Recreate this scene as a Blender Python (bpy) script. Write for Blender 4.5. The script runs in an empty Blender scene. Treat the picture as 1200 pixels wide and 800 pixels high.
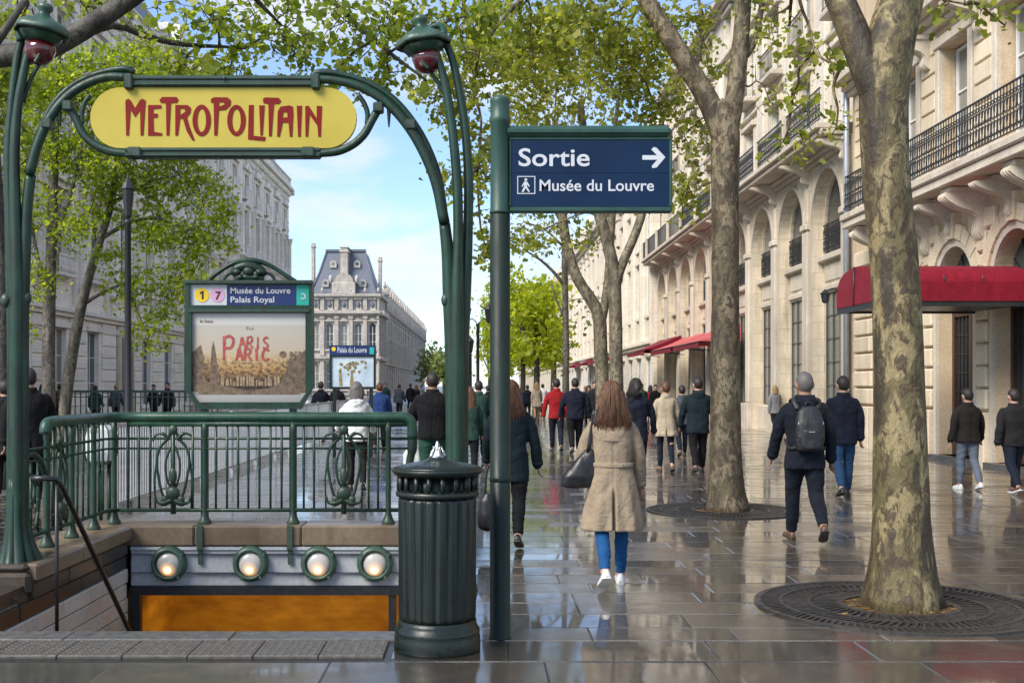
import bpy, math, random
import numpy as np
from mathutils import Vector, Matrix, Euler, noise as mnoise
from mathutils.geometry import tessellate_polygon

random.seed(7)
rng = np.random.default_rng(7)
SC = bpy.context.scene
COL = SC.collection
PI = math.pi
R = math.radians

# ---------------------------------------------------------------- camera
F, VX, HY, EYE = 1350.0, 565.0, 452.0, 1.65      # photo geometry: focal length in pixels, vanishing point, eye height
cam_data = bpy.data.cameras.new('camera')
cam = bpy.data.objects.new('camera', cam_data)
COL.objects.link(cam)
cam.location = (0, 0, EYE)
cam.rotation_euler = (PI / 2, 0, 0)
cam_data.sensor_width = 36
cam_data.lens = 36 * F / 1200
cam_data.shift_x = (600 - VX) / 1200
cam_data.shift_y = (HY - 400) / 1200
cam_data.clip_start = 0.1
cam_data.clip_end = 6000
SC.camera = cam

# ---------------------------------------------------------------- light, sky, exposure
SUN_EL, SUN_AZ = R(42), R(228)                     # azimuth clockwise from +Y: behind the camera on its left
world = bpy.data.worlds.new('World')
SC.world = world
world.use_nodes = True
wn, wl = world.node_tree.nodes, world.node_tree.links
wn.clear()
w_out = wn.new('ShaderNodeOutputWorld')
w_bg = wn.new('ShaderNodeBackground')
w_bg.inputs['Strength'].default_value = 0.10
sky = wn.new('ShaderNodeTexSky')
sky.sky_type = 'NISHITA'
sky.sun_disc = False
sky.sun_elevation = SUN_EL
sky.sun_rotation = SUN_AZ
sky.air_density = 1.0
sky.dust_density = 0.25
sky.ozone_density = 1.6
# broken white cloud over the blue, the same all round the dome
tc = wn.new('ShaderNodeTexCoord')
sep = wn.new('ShaderNodeSeparateXYZ')
wl.new(tc.outputs['Generated'], sep.inputs[0])
zc = wn.new('ShaderNodeMath'); zc.operation = 'MAXIMUM'; zc.inputs[1].default_value = 0.0
wl.new(sep.outputs['Z'], zc.inputs[0])
za = wn.new('ShaderNodeMath'); za.operation = 'ADD'; za.inputs[1].default_value = 0.22
wl.new(zc.outputs[0], za.inputs[0])
dx = wn.new('ShaderNodeMath'); dx.operation = 'DIVIDE'
dy = wn.new('ShaderNodeMath'); dy.operation = 'DIVIDE'
wl.new(sep.outputs['X'], dx.inputs[0]); wl.new(za.outputs[0], dx.inputs[1])
wl.new(sep.outputs['Y'], dy.inputs[0]); wl.new(za.outputs[0], dy.inputs[1])
cmb = wn.new('ShaderNodeCombineXYZ')
wl.new(dx.outputs[0], cmb.inputs[0]); wl.new(dy.outputs[0], cmb.inputs[1])
cn = wn.new('ShaderNodeTexNoise')
cn.inputs['Scale'].default_value = 2.3
cn.inputs['Detail'].default_value = 7
cn.inputs['Roughness'].default_value = 0.52
cn.inputs['Distortion'].default_value = 0.4
wl.new(cmb.outputs[0], cn.inputs['Vector'])
cr = wn.new('ShaderNodeValToRGB')
cr.color_ramp.interpolation = 'EASE'
cr.color_ramp.elements[0].position = 0.42; cr.color_ramp.elements[0].color = (0.12, 0.12, 0.12, 1)
cr.color_ramp.elements[1].position = 0.66; cr.color_ramp.elements[1].color = (0.92, 0.92, 0.92, 1)
wl.new(cn.outputs['Fac'], cr.inputs[0])
mixc = wn.new('ShaderNodeMix'); mixc.data_type = 'RGBA'
wl.new(cr.outputs['Color'], mixc.inputs['Factor'])
tint = wn.new('ShaderNodeMix'); tint.data_type = 'RGBA'; tint.blend_type = 'MULTIPLY'
tint.inputs['Factor'].default_value = 1.0
tint.inputs['B'].default_value = (.64, .75, .93, 1)
wl.new(sky.outputs['Color'], tint.inputs['A'])
wl.new(tint.outputs['Result'], mixc.inputs['A'])
mixc.inputs['B'].default_value = (3.5, 3.6, 3.72, 1)
wl.new(mixc.outputs['Result'], w_bg.inputs['Color'])
wl.new(w_bg.outputs[0], w_out.inputs[0])

sun_data = bpy.data.lights.new('sun', 'SUN')
sun_data.energy = 1.9
sun_data.angle = R(30)
sun_data.color = (1.0, 0.93, 0.82)
sun = bpy.data.objects.new('sun', sun_data)
COL.objects.link(sun)
sdir = Vector((math.sin(SUN_AZ) * math.cos(SUN_EL), math.cos(SUN_AZ) * math.cos(SUN_EL), math.sin(SUN_EL)))
sun.rotation_euler = sdir.to_track_quat('Z', 'Y').to_euler()
sun.location = sdir * 60

SC.view_settings.view_transform = 'Standard'
SC.view_settings.look = 'None'
SC.view_settings.exposure = 1.45
SC.view_settings.gamma = 1.0
SC.cycles.max_bounces = 7
SC.cycles.diffuse_bounces = 3
SC.cycles.glossy_bounces = 3
SC.cycles.transmission_bounces = 4
SC.cycles.transparent_max_bounces = 6
SC.cycles.sample_clamp_indirect = 6.0

# ---------------------------------------------------------------- helpers
def at(px, py, d):
    """A point d metres down the avenue that the photograph shows at pixel (px, py)."""
    return ((px - VX) * d / F, d, EYE - (py - HY) * d / F)


def hsh(*a):
    return random.Random(hash(a) & 0xffffffff)


class MB:
    """Collects simple shapes and links them as one mesh object. T maps local (u, n, z) to scene axes."""
    def __init__(self, T=None):
        self.v, self.f, self.s, self.m = [], [], [], []
        self.T = T

    def add(self, verts, faces, smooth=False, mi=0):
        b = len(self.v)
        if self.T:
            verts = [self.T(*p) for p in verts]
        self.v.extend([tuple(p) for p in verts])
        for f in faces:
            self.f.append([i + b for i in f]); self.s.append(smooth); self.m.append(mi)
        return self

    def box(self, x0, y0, z0, x1, y1, z1, mi=0):
        self.add([(x0, y0, z0), (x1, y0, z0), (x1, y1, z0), (x0, y1, z0), (x0, y0, z1), (x1, y0, z1), (x1, y1, z1), (x0, y1, z1)],
                 [(0, 3, 2, 1), (4, 5, 6, 7), (0, 1, 5, 4), (1, 2, 6, 5), (2, 3, 7, 6), (3, 0, 4, 7)], False, mi)
        return self

    def cbox(self, x0, y0, z0, x1, y1, z1, c, mi=0):
        """box with chamfered edges"""
        cx, cy, cz = (x0 + x1) / 2, (y0 + y1) / 2, (z0 + z1) / 2
        hx, hy, hz = abs(x1 - x0) / 2, abs(y1 - y0) / 2, abs(z1 - z0) / 2
        c = min(c, hx * .9, hy * .9, hz * .9)
        V, idx = [], {}
        for sx in (-1, 1):
            for sy in (-1, 1):
                for sz in (-1, 1):
                    for k in range(3):
                        p = [hx - c, hy - c, hz - c]
                        p[k] += c
                        idx[(sx, sy, sz, k)] = len(V)
                        V.append((cx + sx * p[0], cy + sy * p[1], cz + sz * p[2]))
        Fc = []
        for k in range(3):
            a, b = [(1, 2), (2, 0), (0, 1)][k]
            for s in (-1, 1):
                q = []
                for (sa, sb) in ((-1, -1), (1, -1), (1, 1), (-1, 1)):
                    t = [0, 0, 0]; t[k] = s; t[a] = sa; t[b] = sb
                    q.append(idx[(t[0], t[1], t[2], k)])
                Fc.append(q if s > 0 else q[::-1])
        for k in range(3):
            a, b = [(1, 2), (2, 0), (0, 1)][k]
            for sa in (-1, 1):
                for sb in (-1, 1):
                    def key(sk, kk):
                        t = [0, 0, 0]; t[k] = sk; t[a] = sa; t[b] = sb
                        return idx[(t[0], t[1], t[2], kk)]
                    Fc.append([key(-1, a), key(1, a), key(1, b), key(-1, b)])
        for sx in (-1, 1):
            for sy in (-1, 1):
                for sz in (-1, 1):
                    Fc.append([idx[(sx, sy, sz, k)] for k in range(3)])
        self.add(V, Fc, False, mi)
        return self

    def tube(self, pts, rad, n=8, caps=True, mi=0, smooth=True, flat=None):
        """a tube along pts with a radius (or one per point); flat = (a, b) scales the two cross axes"""
        P = [Vector(p) for p in pts]
        if not hasattr(rad, '__len__'):
            rad = [rad] * len(P)
        V, Fc = [], []
        up = None
        for i, p in enumerate(P):
            t = (P[min(i + 1, len(P) - 1)] - P[max(i - 1, 0)])
            t = t.normalized() if t.length > 1e-9 else Vector((0, 0, 1))
            if up is None:
                up = Vector((0, 1, 0)) if abs(t.y) < .9 else Vector((1, 0, 0))
            side = t.cross(up)
            side = side.normalized() if side.length > 1e-6 else t.orthogonal().normalized()
            up = side.cross(t).normalized()
            fa, fb = flat if flat else (1, 1)
            for k in range(n):
                a = 2 * PI * k / n
                V.append(p + side * math.cos(a) * rad[i] * fa + up * math.sin(a) * rad[i] * fb)
        for i in range(len(P) - 1):
            for k in range(n):
                k2 = (k + 1) % n
                Fc.append((i * n + k, i * n + k2, (i + 1) * n + k2, (i + 1) * n + k))
        if caps:
            Fc.append(tuple(range(n))[::-1])
            Fc.append(tuple((len(P) - 1) * n + k for k in range(n)))
        self.add(V, Fc, smooth, mi)
        return self

    def lathe(self, prof, c=(0, 0, 0), n=24, mi=0, smooth=True, rfun=None):
        V, Fc = [], []
        for (r, z) in prof:
            for k in range(n):
                a = 2 * PI * k / n
                rr = r * (rfun(a, z) if rfun else 1)
                V.append((c[0] + rr * math.cos(a), c[1] + rr * math.sin(a), c[2] + z))
        for i in range(len(prof) - 1):
            for k in range(n):
                k2 = (k + 1) % n
                Fc.append((i * n + k, i * n + k2, (i + 1) * n + k2, (i + 1) * n + k))
        Fc.append(tuple(range(n))[::-1])
        Fc.append(tuple((len(prof) - 1) * n + k for k in range(n)))
        self.add(V, Fc, smooth, mi)
        return self

    def loft(self, rings, caps=True, mi=0, smooth=True):
        n = len(rings[0])
        V = [p for r in rings for p in r]
        Fc = []
        for i in range(len(rings) - 1):
            for k in range(n):
                k2 = (k + 1) % n
                Fc.append((i * n + k, i * n + k2, (i + 1) * n + k2, (i + 1) * n + k))
        if caps:
            Fc.append(tuple(range(n))[::-1])
            Fc.append(tuple((len(rings) - 1) * n + k for k in range(n)))
        self.add(V, Fc, smooth, mi)
        return self

    def sphere(self, c, r, n=16, m=10, mi=0, M=None):
        rx, ry, rz = r if hasattr(r, '__len__') else (r, r, r)
        V = []
        for i in range(m + 1):
            th = PI * i / m
            st = max(math.sin(th), 1e-3)
            for k in range(n):
                a = 2 * PI * k / n
                p = Vector((rx * st * math.cos(a), ry * st * math.sin(a), -rz * math.cos(th)))
                if M is not None:
                    p = M @ p
                V.append((c[0] + p.x, c[1] + p.y, c[2] + p.z))
        Fc = []
        for i in range(m):
            for k in range(n):
                k2 = (k + 1) % n
                Fc.append((i * n + k, i * n + k2, (i + 1) * n + k2, (i + 1) * n + k))
        Fc.append(tuple(range(n))[::-1])
        Fc.append(tuple(m * n + k for k in range(n)))
        self.add(V, Fc, True, mi)
        return self

    def prism(self, poly, n0, n1, holes=(), mi=0, back=True):
        """2-D outline (u, z) with holes, extruded between depth n0 (face) and n1"""
        loops = [list(poly)] + [list(h) for h in holes]
        flat = [p for l in loops for p in l]
        tris = tessellate_polygon([[Vector((p[0], p[1], 0)) for p in l] for l in loops])
        N = len(flat)
        V = [(p[0], n0, p[1]) for p in flat] + [(p[0], n1, p[1]) for p in flat]
        Fc = [tuple(t) for t in tris]
        if back:
            Fc += [tuple(i + N for i in t)[::-1] for t in tris]
        b = 0
        for l in loops:
            for k in range(len(l)):
                k2 = (k + 1) % len(l)
                Fc.append((b + k, b + k2, N + b + k2, N + b + k))
            b += len(l)
        self.add(V, Fc, False, mi)
        return self

    def build(self, name, mats, parent=None, loc=None, kind=None):
        me = bpy.data.meshes.new(name)
        me.from_pydata(self.v, [], self.f)
        if not isinstance(mats, (list, tuple)):
            mats = [mats]
        for m in mats:
            me.materials.append(m)
        me.polygons.foreach_set('use_smooth', self.s)
        if len(mats) > 1:
            me.polygons.foreach_set('material_index', self.m)
        me.update()
        o = bpy.data.objects.new(name, me)
        COL.objects.link(o)
        if parent is not None:
            o.parent = parent
        if loc is not None:
            o.location = loc
        if kind:
            o['kind'] = kind
        return o


def tag(o, label=None, cat=None, group=None, kind=None):
    if label: o['label'] = label
    if cat: o['category'] = cat
    if group: o['group'] = group
    if kind: o['kind'] = kind
    return o


def thing(name, label, cat, loc=(0, 0, 0), rz=0, group=None):
    o = bpy.data.objects.new(name, None)
    COL.objects.link(o)
    o.location = loc
    o.rotation_euler = (0, 0, rz)
    o.empty_display_size = .2
    return tag(o, label, cat, group)


def link_copy(o, parent=None):
    c = o.copy()
    COL.objects.link(c)
    if parent is not None:
        c.parent = parent
    return c


KIDS = {}


def copy_tree(o, parent=None):
    c = link_copy(o, parent)
    for ch in [x for x in bpy.data.objects if x.parent == o]:
        copy_tree(ch, c)
    return c


def place_mesh(name, me, parent, loc=(0, 0, 0), rot=(0, 0, 0), scale=None):
    o = bpy.data.objects.new(name, me)
    COL.objects.link(o)
    o.parent = parent
    o.location = loc
    o.rotation_euler = rot
    if scale: o.scale = scale
    return o


def mesh_only(mb, name, mats):
    """mesh data without an object, to be shared by many"""
    o = mb.build(name, mats)
    me = o.data
    bpy.data.objects.remove(o)
    return me


def arc_pts(cx, cz, r, a0, a1, n, rz=None):
    rz = r if rz is None else rz
    return [(cx + r * math.cos(a0 + (a1 - a0) * k / n), cz + rz * math.sin(a0 + (a1 - a0) * k / n)) for k in range(n + 1)]


def arch_outline(c, hw, z0, zs, n=14, rise=None):
    """opening outline: straight sides from z0 to the springing zs, then a round head"""
    return [(c - hw, z0), (c + hw, z0)] + arc_pts(c, zs, hw, 0, PI, n, rise)


def rect(u0, z0, u1, z1):
    return [(u0, z0), (u1, z0), (u1, z1), (u0, z1)]


def spline(pts, n=6):
    """Catmull-Rom through points (any dimension)"""
    P = [np.array(p, float) for p in pts]
    P = [2 * P[0] - P[1]] + P + [2 * P[-1] - P[-2]]
    out = []
    for i in range(1, len(P) - 2):
        for k in range(n):
            t = k / n
            out.append(.5 * ((2 * P[i]) + (-P[i - 1] + P[i + 1]) * t + (2 * P[i - 1] - 5 * P[i] + 4 * P[i + 1] - P[i + 2]) * t * t
                             + (-P[i - 1] + 3 * P[i] - 3 * P[i + 1] + P[i + 2]) * t ** 3))
    out.append(P[-2])
    return [tuple(p) for p in out]


def text_obj(s, size, mat, parent, origin, name='lettering', offset=0.0, extrude=.002, width=None, rot=(PI / 2, 0, 0)):
    """words cut as flat raised letters, facing -Y, left baseline at origin"""
    cu = bpy.data.curves.new(name, 'FONT')
    cu.body = s
    cu.size = size
    cu.offset = offset
    cu.extrude = extrude
    cu.resolution_u = 4
    t = bpy.data.objects.new(name, cu)
    COL.objects.link(t)
    bpy.context.view_layer.update()
    dg = bpy.context.evaluated_depsgraph_get()
    me = bpy.data.meshes.new_from_object(t.evaluated_get(dg))
    bpy.data.objects.remove(t)
    me.materials.clear()
    me.materials.append(mat)
    o = bpy.data.objects.new(name, me)
    COL.objects.link(o)
    o.parent = parent
    o.location = origin
    o.rotation_euler = rot
    if width:
        xs = [v.co.x for v in me.vertices]
        w = max(xs) - min(xs)
        k = width / w
        for v in me.vertices:
            v.co.x = (v.co.x - min(xs)) * k
    return o


# ---------------------------------------------------------------- materials
def new_mat(name):
    m = bpy.data.materials.new(name)
    m.use_nodes = True
    n = m.node_tree.nodes
    n.clear()
    out = n.new('ShaderNodeOutputMaterial')
    b = n.new('ShaderNodeBsdfPrincipled')
    m.node_tree.links.new(b.outputs[0], out.inputs[0])
    return m, m.node_tree.nodes, m.node_tree.links, b


def ramp(n, stops, interp='LINEAR'):
    r = n.new('ShaderNodeValToRGB')
    e = r.color_ramp.elements
    while len(e) < len(stops):
        e.new(.5)
    for k, (p, c) in enumerate(stops):
        e[k].position = p
        e[k].color = (*c, 1) if len(c) == 3 else c
    r.color_ramp.interpolation = interp
    return r


def nz(n, l, vec, scale, detail=4, rough=.55, dist=0.0):
    t = n.new('ShaderNodeTexNoise')
    t.inputs['Scale'].default_value = scale
    t.inputs['Detail'].default_value = detail
    t.inputs['Roughness'].default_value = rough
    t.inputs['Distortion'].default_value = dist
    if vec is not None:
        l.new(vec, t.inputs['Vector'])
    return t


def mapping(n, l, scale=(1, 1, 1), src='Object'):
    tcn = n.new('ShaderNodeTexCoord')
    mp = n.new('ShaderNodeMapping')
    mp.inputs['Scale'].default_value = scale
    l.new(tcn.outputs[src], mp.inputs['Vector'])
    return mp.outputs['Vector']


def bump(n, l, b, height, strength=.3, dist=.01):
    bp = n.new('ShaderNodeBump')
    bp.inputs['Strength'].default_value = strength
    bp.inputs['Distance'].default_value = dist
    l.new(height, bp.inputs['Height'])
    l.new(bp.outputs[0], b.inputs['Normal'])
    return bp


def mixrgb(n, l, fac, a, b, mode='MIX'):
    m = n.new('ShaderNodeMix')
    m.data_type = 'RGBA'
    m.blend_type = mode
    for key, val in (('Factor', fac), ('A', a), ('B', b)):
        s = m.inputs[key]
        if hasattr(val, 'links') or hasattr(val, 'is_linked'):
            l.new(val, s)
        elif key == 'Factor':
            s.default_value = val
        else:
            s.default_value = (*val, 1) if len(val) == 3 else val
    return m.outputs['Result']


def rand_val(n, l):
    """one random number per object and per loose piece of a joined mesh"""
    oi = n.new('ShaderNodeObjectInfo')
    ge = n.new('ShaderNodeNewGeometry')
    a = n.new('ShaderNodeMath'); a.operation = 'ADD'
    l.new(oi.outputs['Random'], a.inputs[0]); l.new(ge.outputs['Random Per Island'], a.inputs[1])
    f = n.new('ShaderNodeMath'); f.operation = 'FRACT'
    l.new(a.outputs[0], f.inputs[0])
    return f.outputs[0]


def plain(name, c0, c1, rough=.5, scale=6, vscale=(1, 1, 1), metal=0.0, bs=.15, detail=5, coat=0.0, spec=.5, var=0.0, rough2=None):
    m, n, l, b = new_mat(name)
    v = mapping(n, l, vscale)
    t = nz(n, l, v, scale, detail)
    r = ramp(n, [(.3, c0), (.7, c1)])
    l.new(t.outputs['Fac'], r.inputs[0])
    col = r.outputs['Color']
    if var:
        rv = rand_val(n, l)
        rr = ramp(n, [(0, (1 - var,) * 3), (1, (1 + var,) * 3)])
        l.new(rv, rr.inputs[0])
        col = mixrgb(n, l, 1.0, col, rr.outputs['Color'], 'MULTIPLY')
    l.new(col, b.inputs['Base Color'])
    b.inputs['Metallic'].default_value = metal
    b.inputs['Specular IOR Level'].default_value = spec
    b.inputs['Coat Weight'].default_value = coat
    b.inputs['Coat Roughness'].default_value = .12
    if rough2 is None:
        b.inputs['Roughness'].default_value = rough
    else:
        t3 = nz(n, l, v, scale * .7, 4)
        r3 = ramp(n, [(.35, (rough,) * 3), (.65, (rough2,) * 3)])
        l.new(t3.outputs['Fac'], r3.inputs[0])
        l.new(r3.outputs['Color'], b.inputs['Roughness'])
    if bs:
        t2 = nz(n, l, v, scale * 6, 4)
        bump(n, l, b, t2.outputs['Fac'], bs, .01)
    return m


def stone_mat(name, c0, c1, dirt=(.12, .10, .08), rough=.75, dirt_amt=.5, var=.10, joints=None, streak=True):
    """limestone: two tones, blotches of soot and rain streaks; joints = (course height, block width) draws fine masonry joints"""
    m, n, l, b = new_mat(name)
    v = mapping(n, l)
    t = nz(n, l, v, 1.1, 7, .6)
    r = ramp(n, [(.3, c0), (.7, c1)])
    l.new(t.outputs['Fac'], r.inputs[0])
    col = r.outputs['Color']
    rv = rand_val(n, l)
    rr = ramp(n, [(0, (1 - var, 1 - var, 1 - var * 1.1)), (1, (1 + var, 1 + var * .9, 1 + var * .7))])
    l.new(rv, rr.inputs[0])
    col = mixrgb(n, l, 1.0, col, rr.outputs['Color'], 'MULTIPLY')
    if streak:
        v2 = mapping(n, l, (2.2, 2.2, .22))
        t2 = nz(n, l, v2, 1.6, 6, .62)
        r2 = ramp(n, [(.52, (0, 0, 0)), (.78, (dirt_amt,) * 3)])
        l.new(t2.outputs['Fac'], r2.inputs[0])
        col = mixrgb(n, l, r2.outputs['Color'], col, dirt)
    t4 = nz(n, l, v, 22, 5, .6)
    r4 = ramp(n, [(.35, (.86, .86, .86)), (.65, (1.06, 1.06, 1.06))])
    l.new(t4.outputs['Fac'], r4.inputs[0])
    col = mixrgb(n, l, 1.0, col, r4.outputs['Color'], 'MULTIPLY')
    h = t4.outputs['Fac']
    if joints:
        tcn = n.new('ShaderNodeTexCoord')
        sp = n.new('ShaderNodeSeparateXYZ')
        l.new(tcn.outputs['Object'], sp.inputs[0])
        ad = n.new('ShaderNodeMath'); ad.operation = 'ADD'
        l.new(sp.outputs['X'], ad.inputs[0]); l.new(sp.outputs['Y'], ad.inputs[1])
        cb = n.new('ShaderNodeCombineXYZ')
        l.new(ad.outputs[0], cb.inputs[0]); l.new(sp.outputs['Z'], cb.inputs[1])
        br = n.new('ShaderNodeTexBrick')
        br.inputs['Scale'].default_value = 1
        br.inputs['Brick Width'].default_value = joints[1]
        br.inputs['Row Height'].default_value = joints[0]
        br.inputs['Mortar Size'].default_value = .008
        br.inputs['Mortar Smooth'].default_value = .4
        br.inputs['Color1'].default_value = (.93, .93, .93, 1)
        br.inputs['Color2'].default_value = (1.05, 1.03, 1.0, 1)
        br.inputs['Mortar'].default_value = (.60, .57, .53, 1)
        l.new(cb.outputs[0], br.inputs['Vector'])
        col = mixrgb(n, l, 1.0, col, br.outputs['Color'], 'MULTIPLY')
    l.new(col, b.inputs['Base Color'])
    b.inputs['Roughness'].default_value = rough
    b.inputs['Specular IOR Level'].default_value = .3
    bump(n, l, b, h, .25, .012)
    return m


def cloth_mat(name, c, c2=None, rough=.8, weave=260, fold=.5, sheen=.03):
    c2 = c2 or tuple(min(1, x * 1.35 + .004) for x in c)
    m, n, l, b = new_mat(name)
    v = mapping(n, l)
    t = nz(n, l, v, 7, 5, .6)
    r = ramp(n, [(.3, c), (.7, c2)])
    l.new(t.outputs['Fac'], r.inputs[0])
    l.new(r.outputs['Color'], b.inputs['Base Color'])
    b.inputs['Roughness'].default_value = rough
    b.inputs['Sheen Weight'].default_value = sheen
    b.inputs['Specular IOR Level'].default_value = .15
    t2 = nz(n, l, v, 16, 3, .5, .8)
    bump(n, l, b, t2.outputs['Fac'], fold, .03)
    return m


def glass_mat(name, tint, rough=.06):
    """window pane seen from outside by day: a dark room behind a reflecting surface, uneven like old glass"""
    m, n, l, b = new_mat(name)
    v = mapping(n, l, (1, 1, 1))
    t = nz(n, l, v, .9, 3)
    r = ramp(n, [(.35, tuple(x * .45 for x in tint)), (.7, tint)])
    l.new(t.outputs['Fac'], r.inputs[0])
    rv = rand_val(n, l)
    cv = ramp(n, [(.45, (0, 0, 0)), (.55, (.55, .55, .55)), (.85, (.8, .8, .8))], 'CONSTANT')
    l.new(rv, cv.inputs[0])
    l.new(mixrgb(n, l, cv.outputs['Color'], r.outputs['Color'], (.24, .235, .21)), b.inputs['Base Color'])
    b.inputs['Roughness'].default_value = rough
    b.inputs['Specular IOR Level'].default_value = .9
    t2 = nz(n, l, v, 1.7, 2)
    bump(n, l, b, t2.outputs['Fac'], .08, .05)
    return m


M = {}
# wet paving: dark granite under a thin, uneven film of water
def paving_mat(name, c0, c1, r0=.06, r1=.30):
    m, n, l, b = new_mat(name)
    tcn = n.new('ShaderNodeTexCoord')
    ge = n.new('ShaderNodeNewGeometry')
    pos = ge.outputs['Position']
    t = nz(n, l, pos, 5.0, 8, .65)
    r = ramp(n, [(.3, c0), (.7, c1)])
    l.new(t.outputs['Fac'], r.inputs[0])
    rv = rand_val(n, l)
    rr = ramp(n, [(0, (.55, .55, .56)), (.5, (1, .98, .94)), (1, (1.55, 1.5, 1.4))])
    l.new(rv, rr.inputs[0])
    col = mixrgb(n, l, 1.0, r.outputs['Color'], rr.outputs['Color'], 'MULTIPLY')
    sp = nz(n, l, pos, 90, 3, .7)
    sr = ramp(n, [(.3, (.75, .75, .75)), (.75, (1.3, 1.28, 1.25))])
    l.new(sp.outputs['Fac'], sr.inputs[0])
    col = mixrgb(n, l, 1.0, col, sr.outputs['Color'], 'MULTIPLY')
    l.new(col, b.inputs['Base Color'])
    # puddled and merely damp patches
    pd = nz(n, l, pos, 1.1, 6, .6, .3)
    pr = ramp(n, [(.36, (r0,) * 3), (.66, (r1,) * 3)])
    l.new(pd.outputs['Fac'], pr.inputs[0])
    l.new(pr.outputs['Color'], b.inputs['Roughness'])
    pr2 = ramp(n, [(.36, (.45,) * 3), (.62, (2.4,) * 3)])
    l.new(pd.outputs['Fac'], pr2.inputs[0])
    b.inputs['Specular IOR Level'].default_value = 1.0
    # stretches where the film has drained off: paler, rougher stone
    dn = nz(n, l, pos, .8, 7, .68, .5)
    dr = ramp(n, [(.50, (0, 0, 0)), (.66, (1, 1, 1))])
    l.new(dn.outputs['Fac'], dr.inputs[0])
    cw = ramp(n, [(0, (.95,) * 3), (1, (.25,) * 3)])
    l.new(dr.outputs['Color'], cw.inputs[0])
    l.new(cw.outputs['Color'], b.inputs['Coat Weight'])
    pale = mixrgb(n, l, 1.0, col, (1.75, 1.7, 1.6), 'MULTIPLY')
    l.new(mixrgb(n, l, dr.outputs['Color'], col, pale), b.inputs['Base Color'])
    rs = ramp(n, [(0, (.45,) * 3), (.5, (1.0,) * 3), (1, (2.1,) * 3)])
    l.new(rv, rs.inputs[0])
    wet = mixrgb(n, l, 1.0, pr.outputs['Color'], rs.outputs['Color'], 'MULTIPLY')
    l.new(mixrgb(n, l, dr.outputs['Color'], wet, (.30, .30, .30)), b.inputs['Roughness'])
    l.new(wet, b.inputs['Coat Roughness'])
    b.inputs['Coat IOR'].default_value = 1.6
    # grit that stands out of the film where the stone is only damp, ripples where it is flooded
    b1 = nz(n, l, pos, 48, 6, .75)
    gm = n.new('ShaderNodeMath'); gm.operation = 'MULTIPLY'
    l.new(b1.outputs['Fac'], gm.inputs[0]); l.new(pr2.outputs['Color'], gm.inputs[1])
    b2 = nz(n, l, pos, 6.5, 3, .5)
    ad = n.new('ShaderNodeMath'); ad.operation = 'MULTIPLY_ADD'
    l.new(b2.outputs['Fac'], ad.inputs[0]); ad.inputs[1].default_value = .9
    l.new(gm.outputs[0], ad.inputs[2])
    bump(n, l, b, ad.outputs[0], .55, .010)
    return m


M['paving'] = paving_mat('wet_paving', (.030, .025, .018), (.078, .063, .045), .03, .16)
M['joint'] = plain('wet_joint', (.012, .011, .010), (.03, .027, .024), .25, 20, bs=.3)
M['asphalt'] = plain('wet_asphalt', (.03, .03, .032), (.055, .055, .058), .22, 3, bs=.3, rough2=.4)
M['curb'] = plain('wet_granite_kerb', (.065, .063, .060), (.135, .13, .122), .18, 14, bs=.3, rough2=.5, var=.1)
M['tactile'] = plain('tactile_concrete', (.060, .054, .046), (.125, .112, .095), .25, 25, bs=.3, rough2=.6)
M['coping'] = stone_mat('wet_coping_stone', (.12, .085, .055), (.26, .20, .14), (.045, .035, .025), .35, .75)
M['dark_stone'] = stone_mat('dark_wet_stone', (.028, .022, .018), (.075, .058, .044), (.015, .012, .01), .3, .6)
M['stair_tile'] = stone_mat('pale_wall_tile', (.46, .45, .42), (.60, .58, .55), (.14, .125, .11), .3, .6)
M['fascia'] = stone_mat('grey_painted_fascia', (.38, .40, .42), (.52, .54, .56), (.16, .12, .10), .5, .5, streak=True)
M['ochre'] = plain('ochre_tiled_wall', (.40, .17, .012), (.80, .42, .04), .35, 2.2, (1, 1, 3), bs=.1, detail=8)
M['lime_warm'] = stone_mat('warm_limestone', (.62, .51, .36), (.80, .68, .51), (.24, .17, .11), .75, .45)
M['lime_wall'] = stone_mat('warm_limestone_wall', (.48, .37, .24), (.64, .51, .36), (.2, .14, .09), .75, .5)
M['lime_pale'] = stone_mat('pale_limestone', (.58, .50, .375), (.75, .665, .525), (.20, .16, .12), .75, .75, joints=(.52, 1.25))
M['lime_trim'] = stone_mat('limestone_trim', (.52, .45, .36), (.68, .61, .51), (.2, .16, .12), .75, .5)
M['lime_white'] = stone_mat('white_limestone', (.70, .63, .53), (.82, .76, .67), (.3, .25, .2), .75, .45, joints=(.6, 1.6))
M['lime_grey'] = stone_mat('weathered_limestone', (.40, .37, .33), (.58, .54, .49), (.11, .10, .095), .8, .75, joints=(.6, 1.5))
M['lime_left'] = stone_mat('sooty_pale_limestone', (.82, .77, .69), (.90, .86, .79), (.45, .41, .36), .8, .2, joints=(.55, 1.5))
M['slate'] = plain('slate_roof', (.085, .10, .135), (.15, .17, .21), .5, 3, (1, 1, 6), bs=.3)
M['zinc'] = plain('zinc_pipe', (.30, .33, .37), (.44, .47, .50), .4, 5, (1, 1, .4), metal=.4, bs=.05)
M['iron'] = plain('black_wrought_iron', (.012, .014, .016), (.03, .032, .035), .4, 20, bs=.1)
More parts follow.
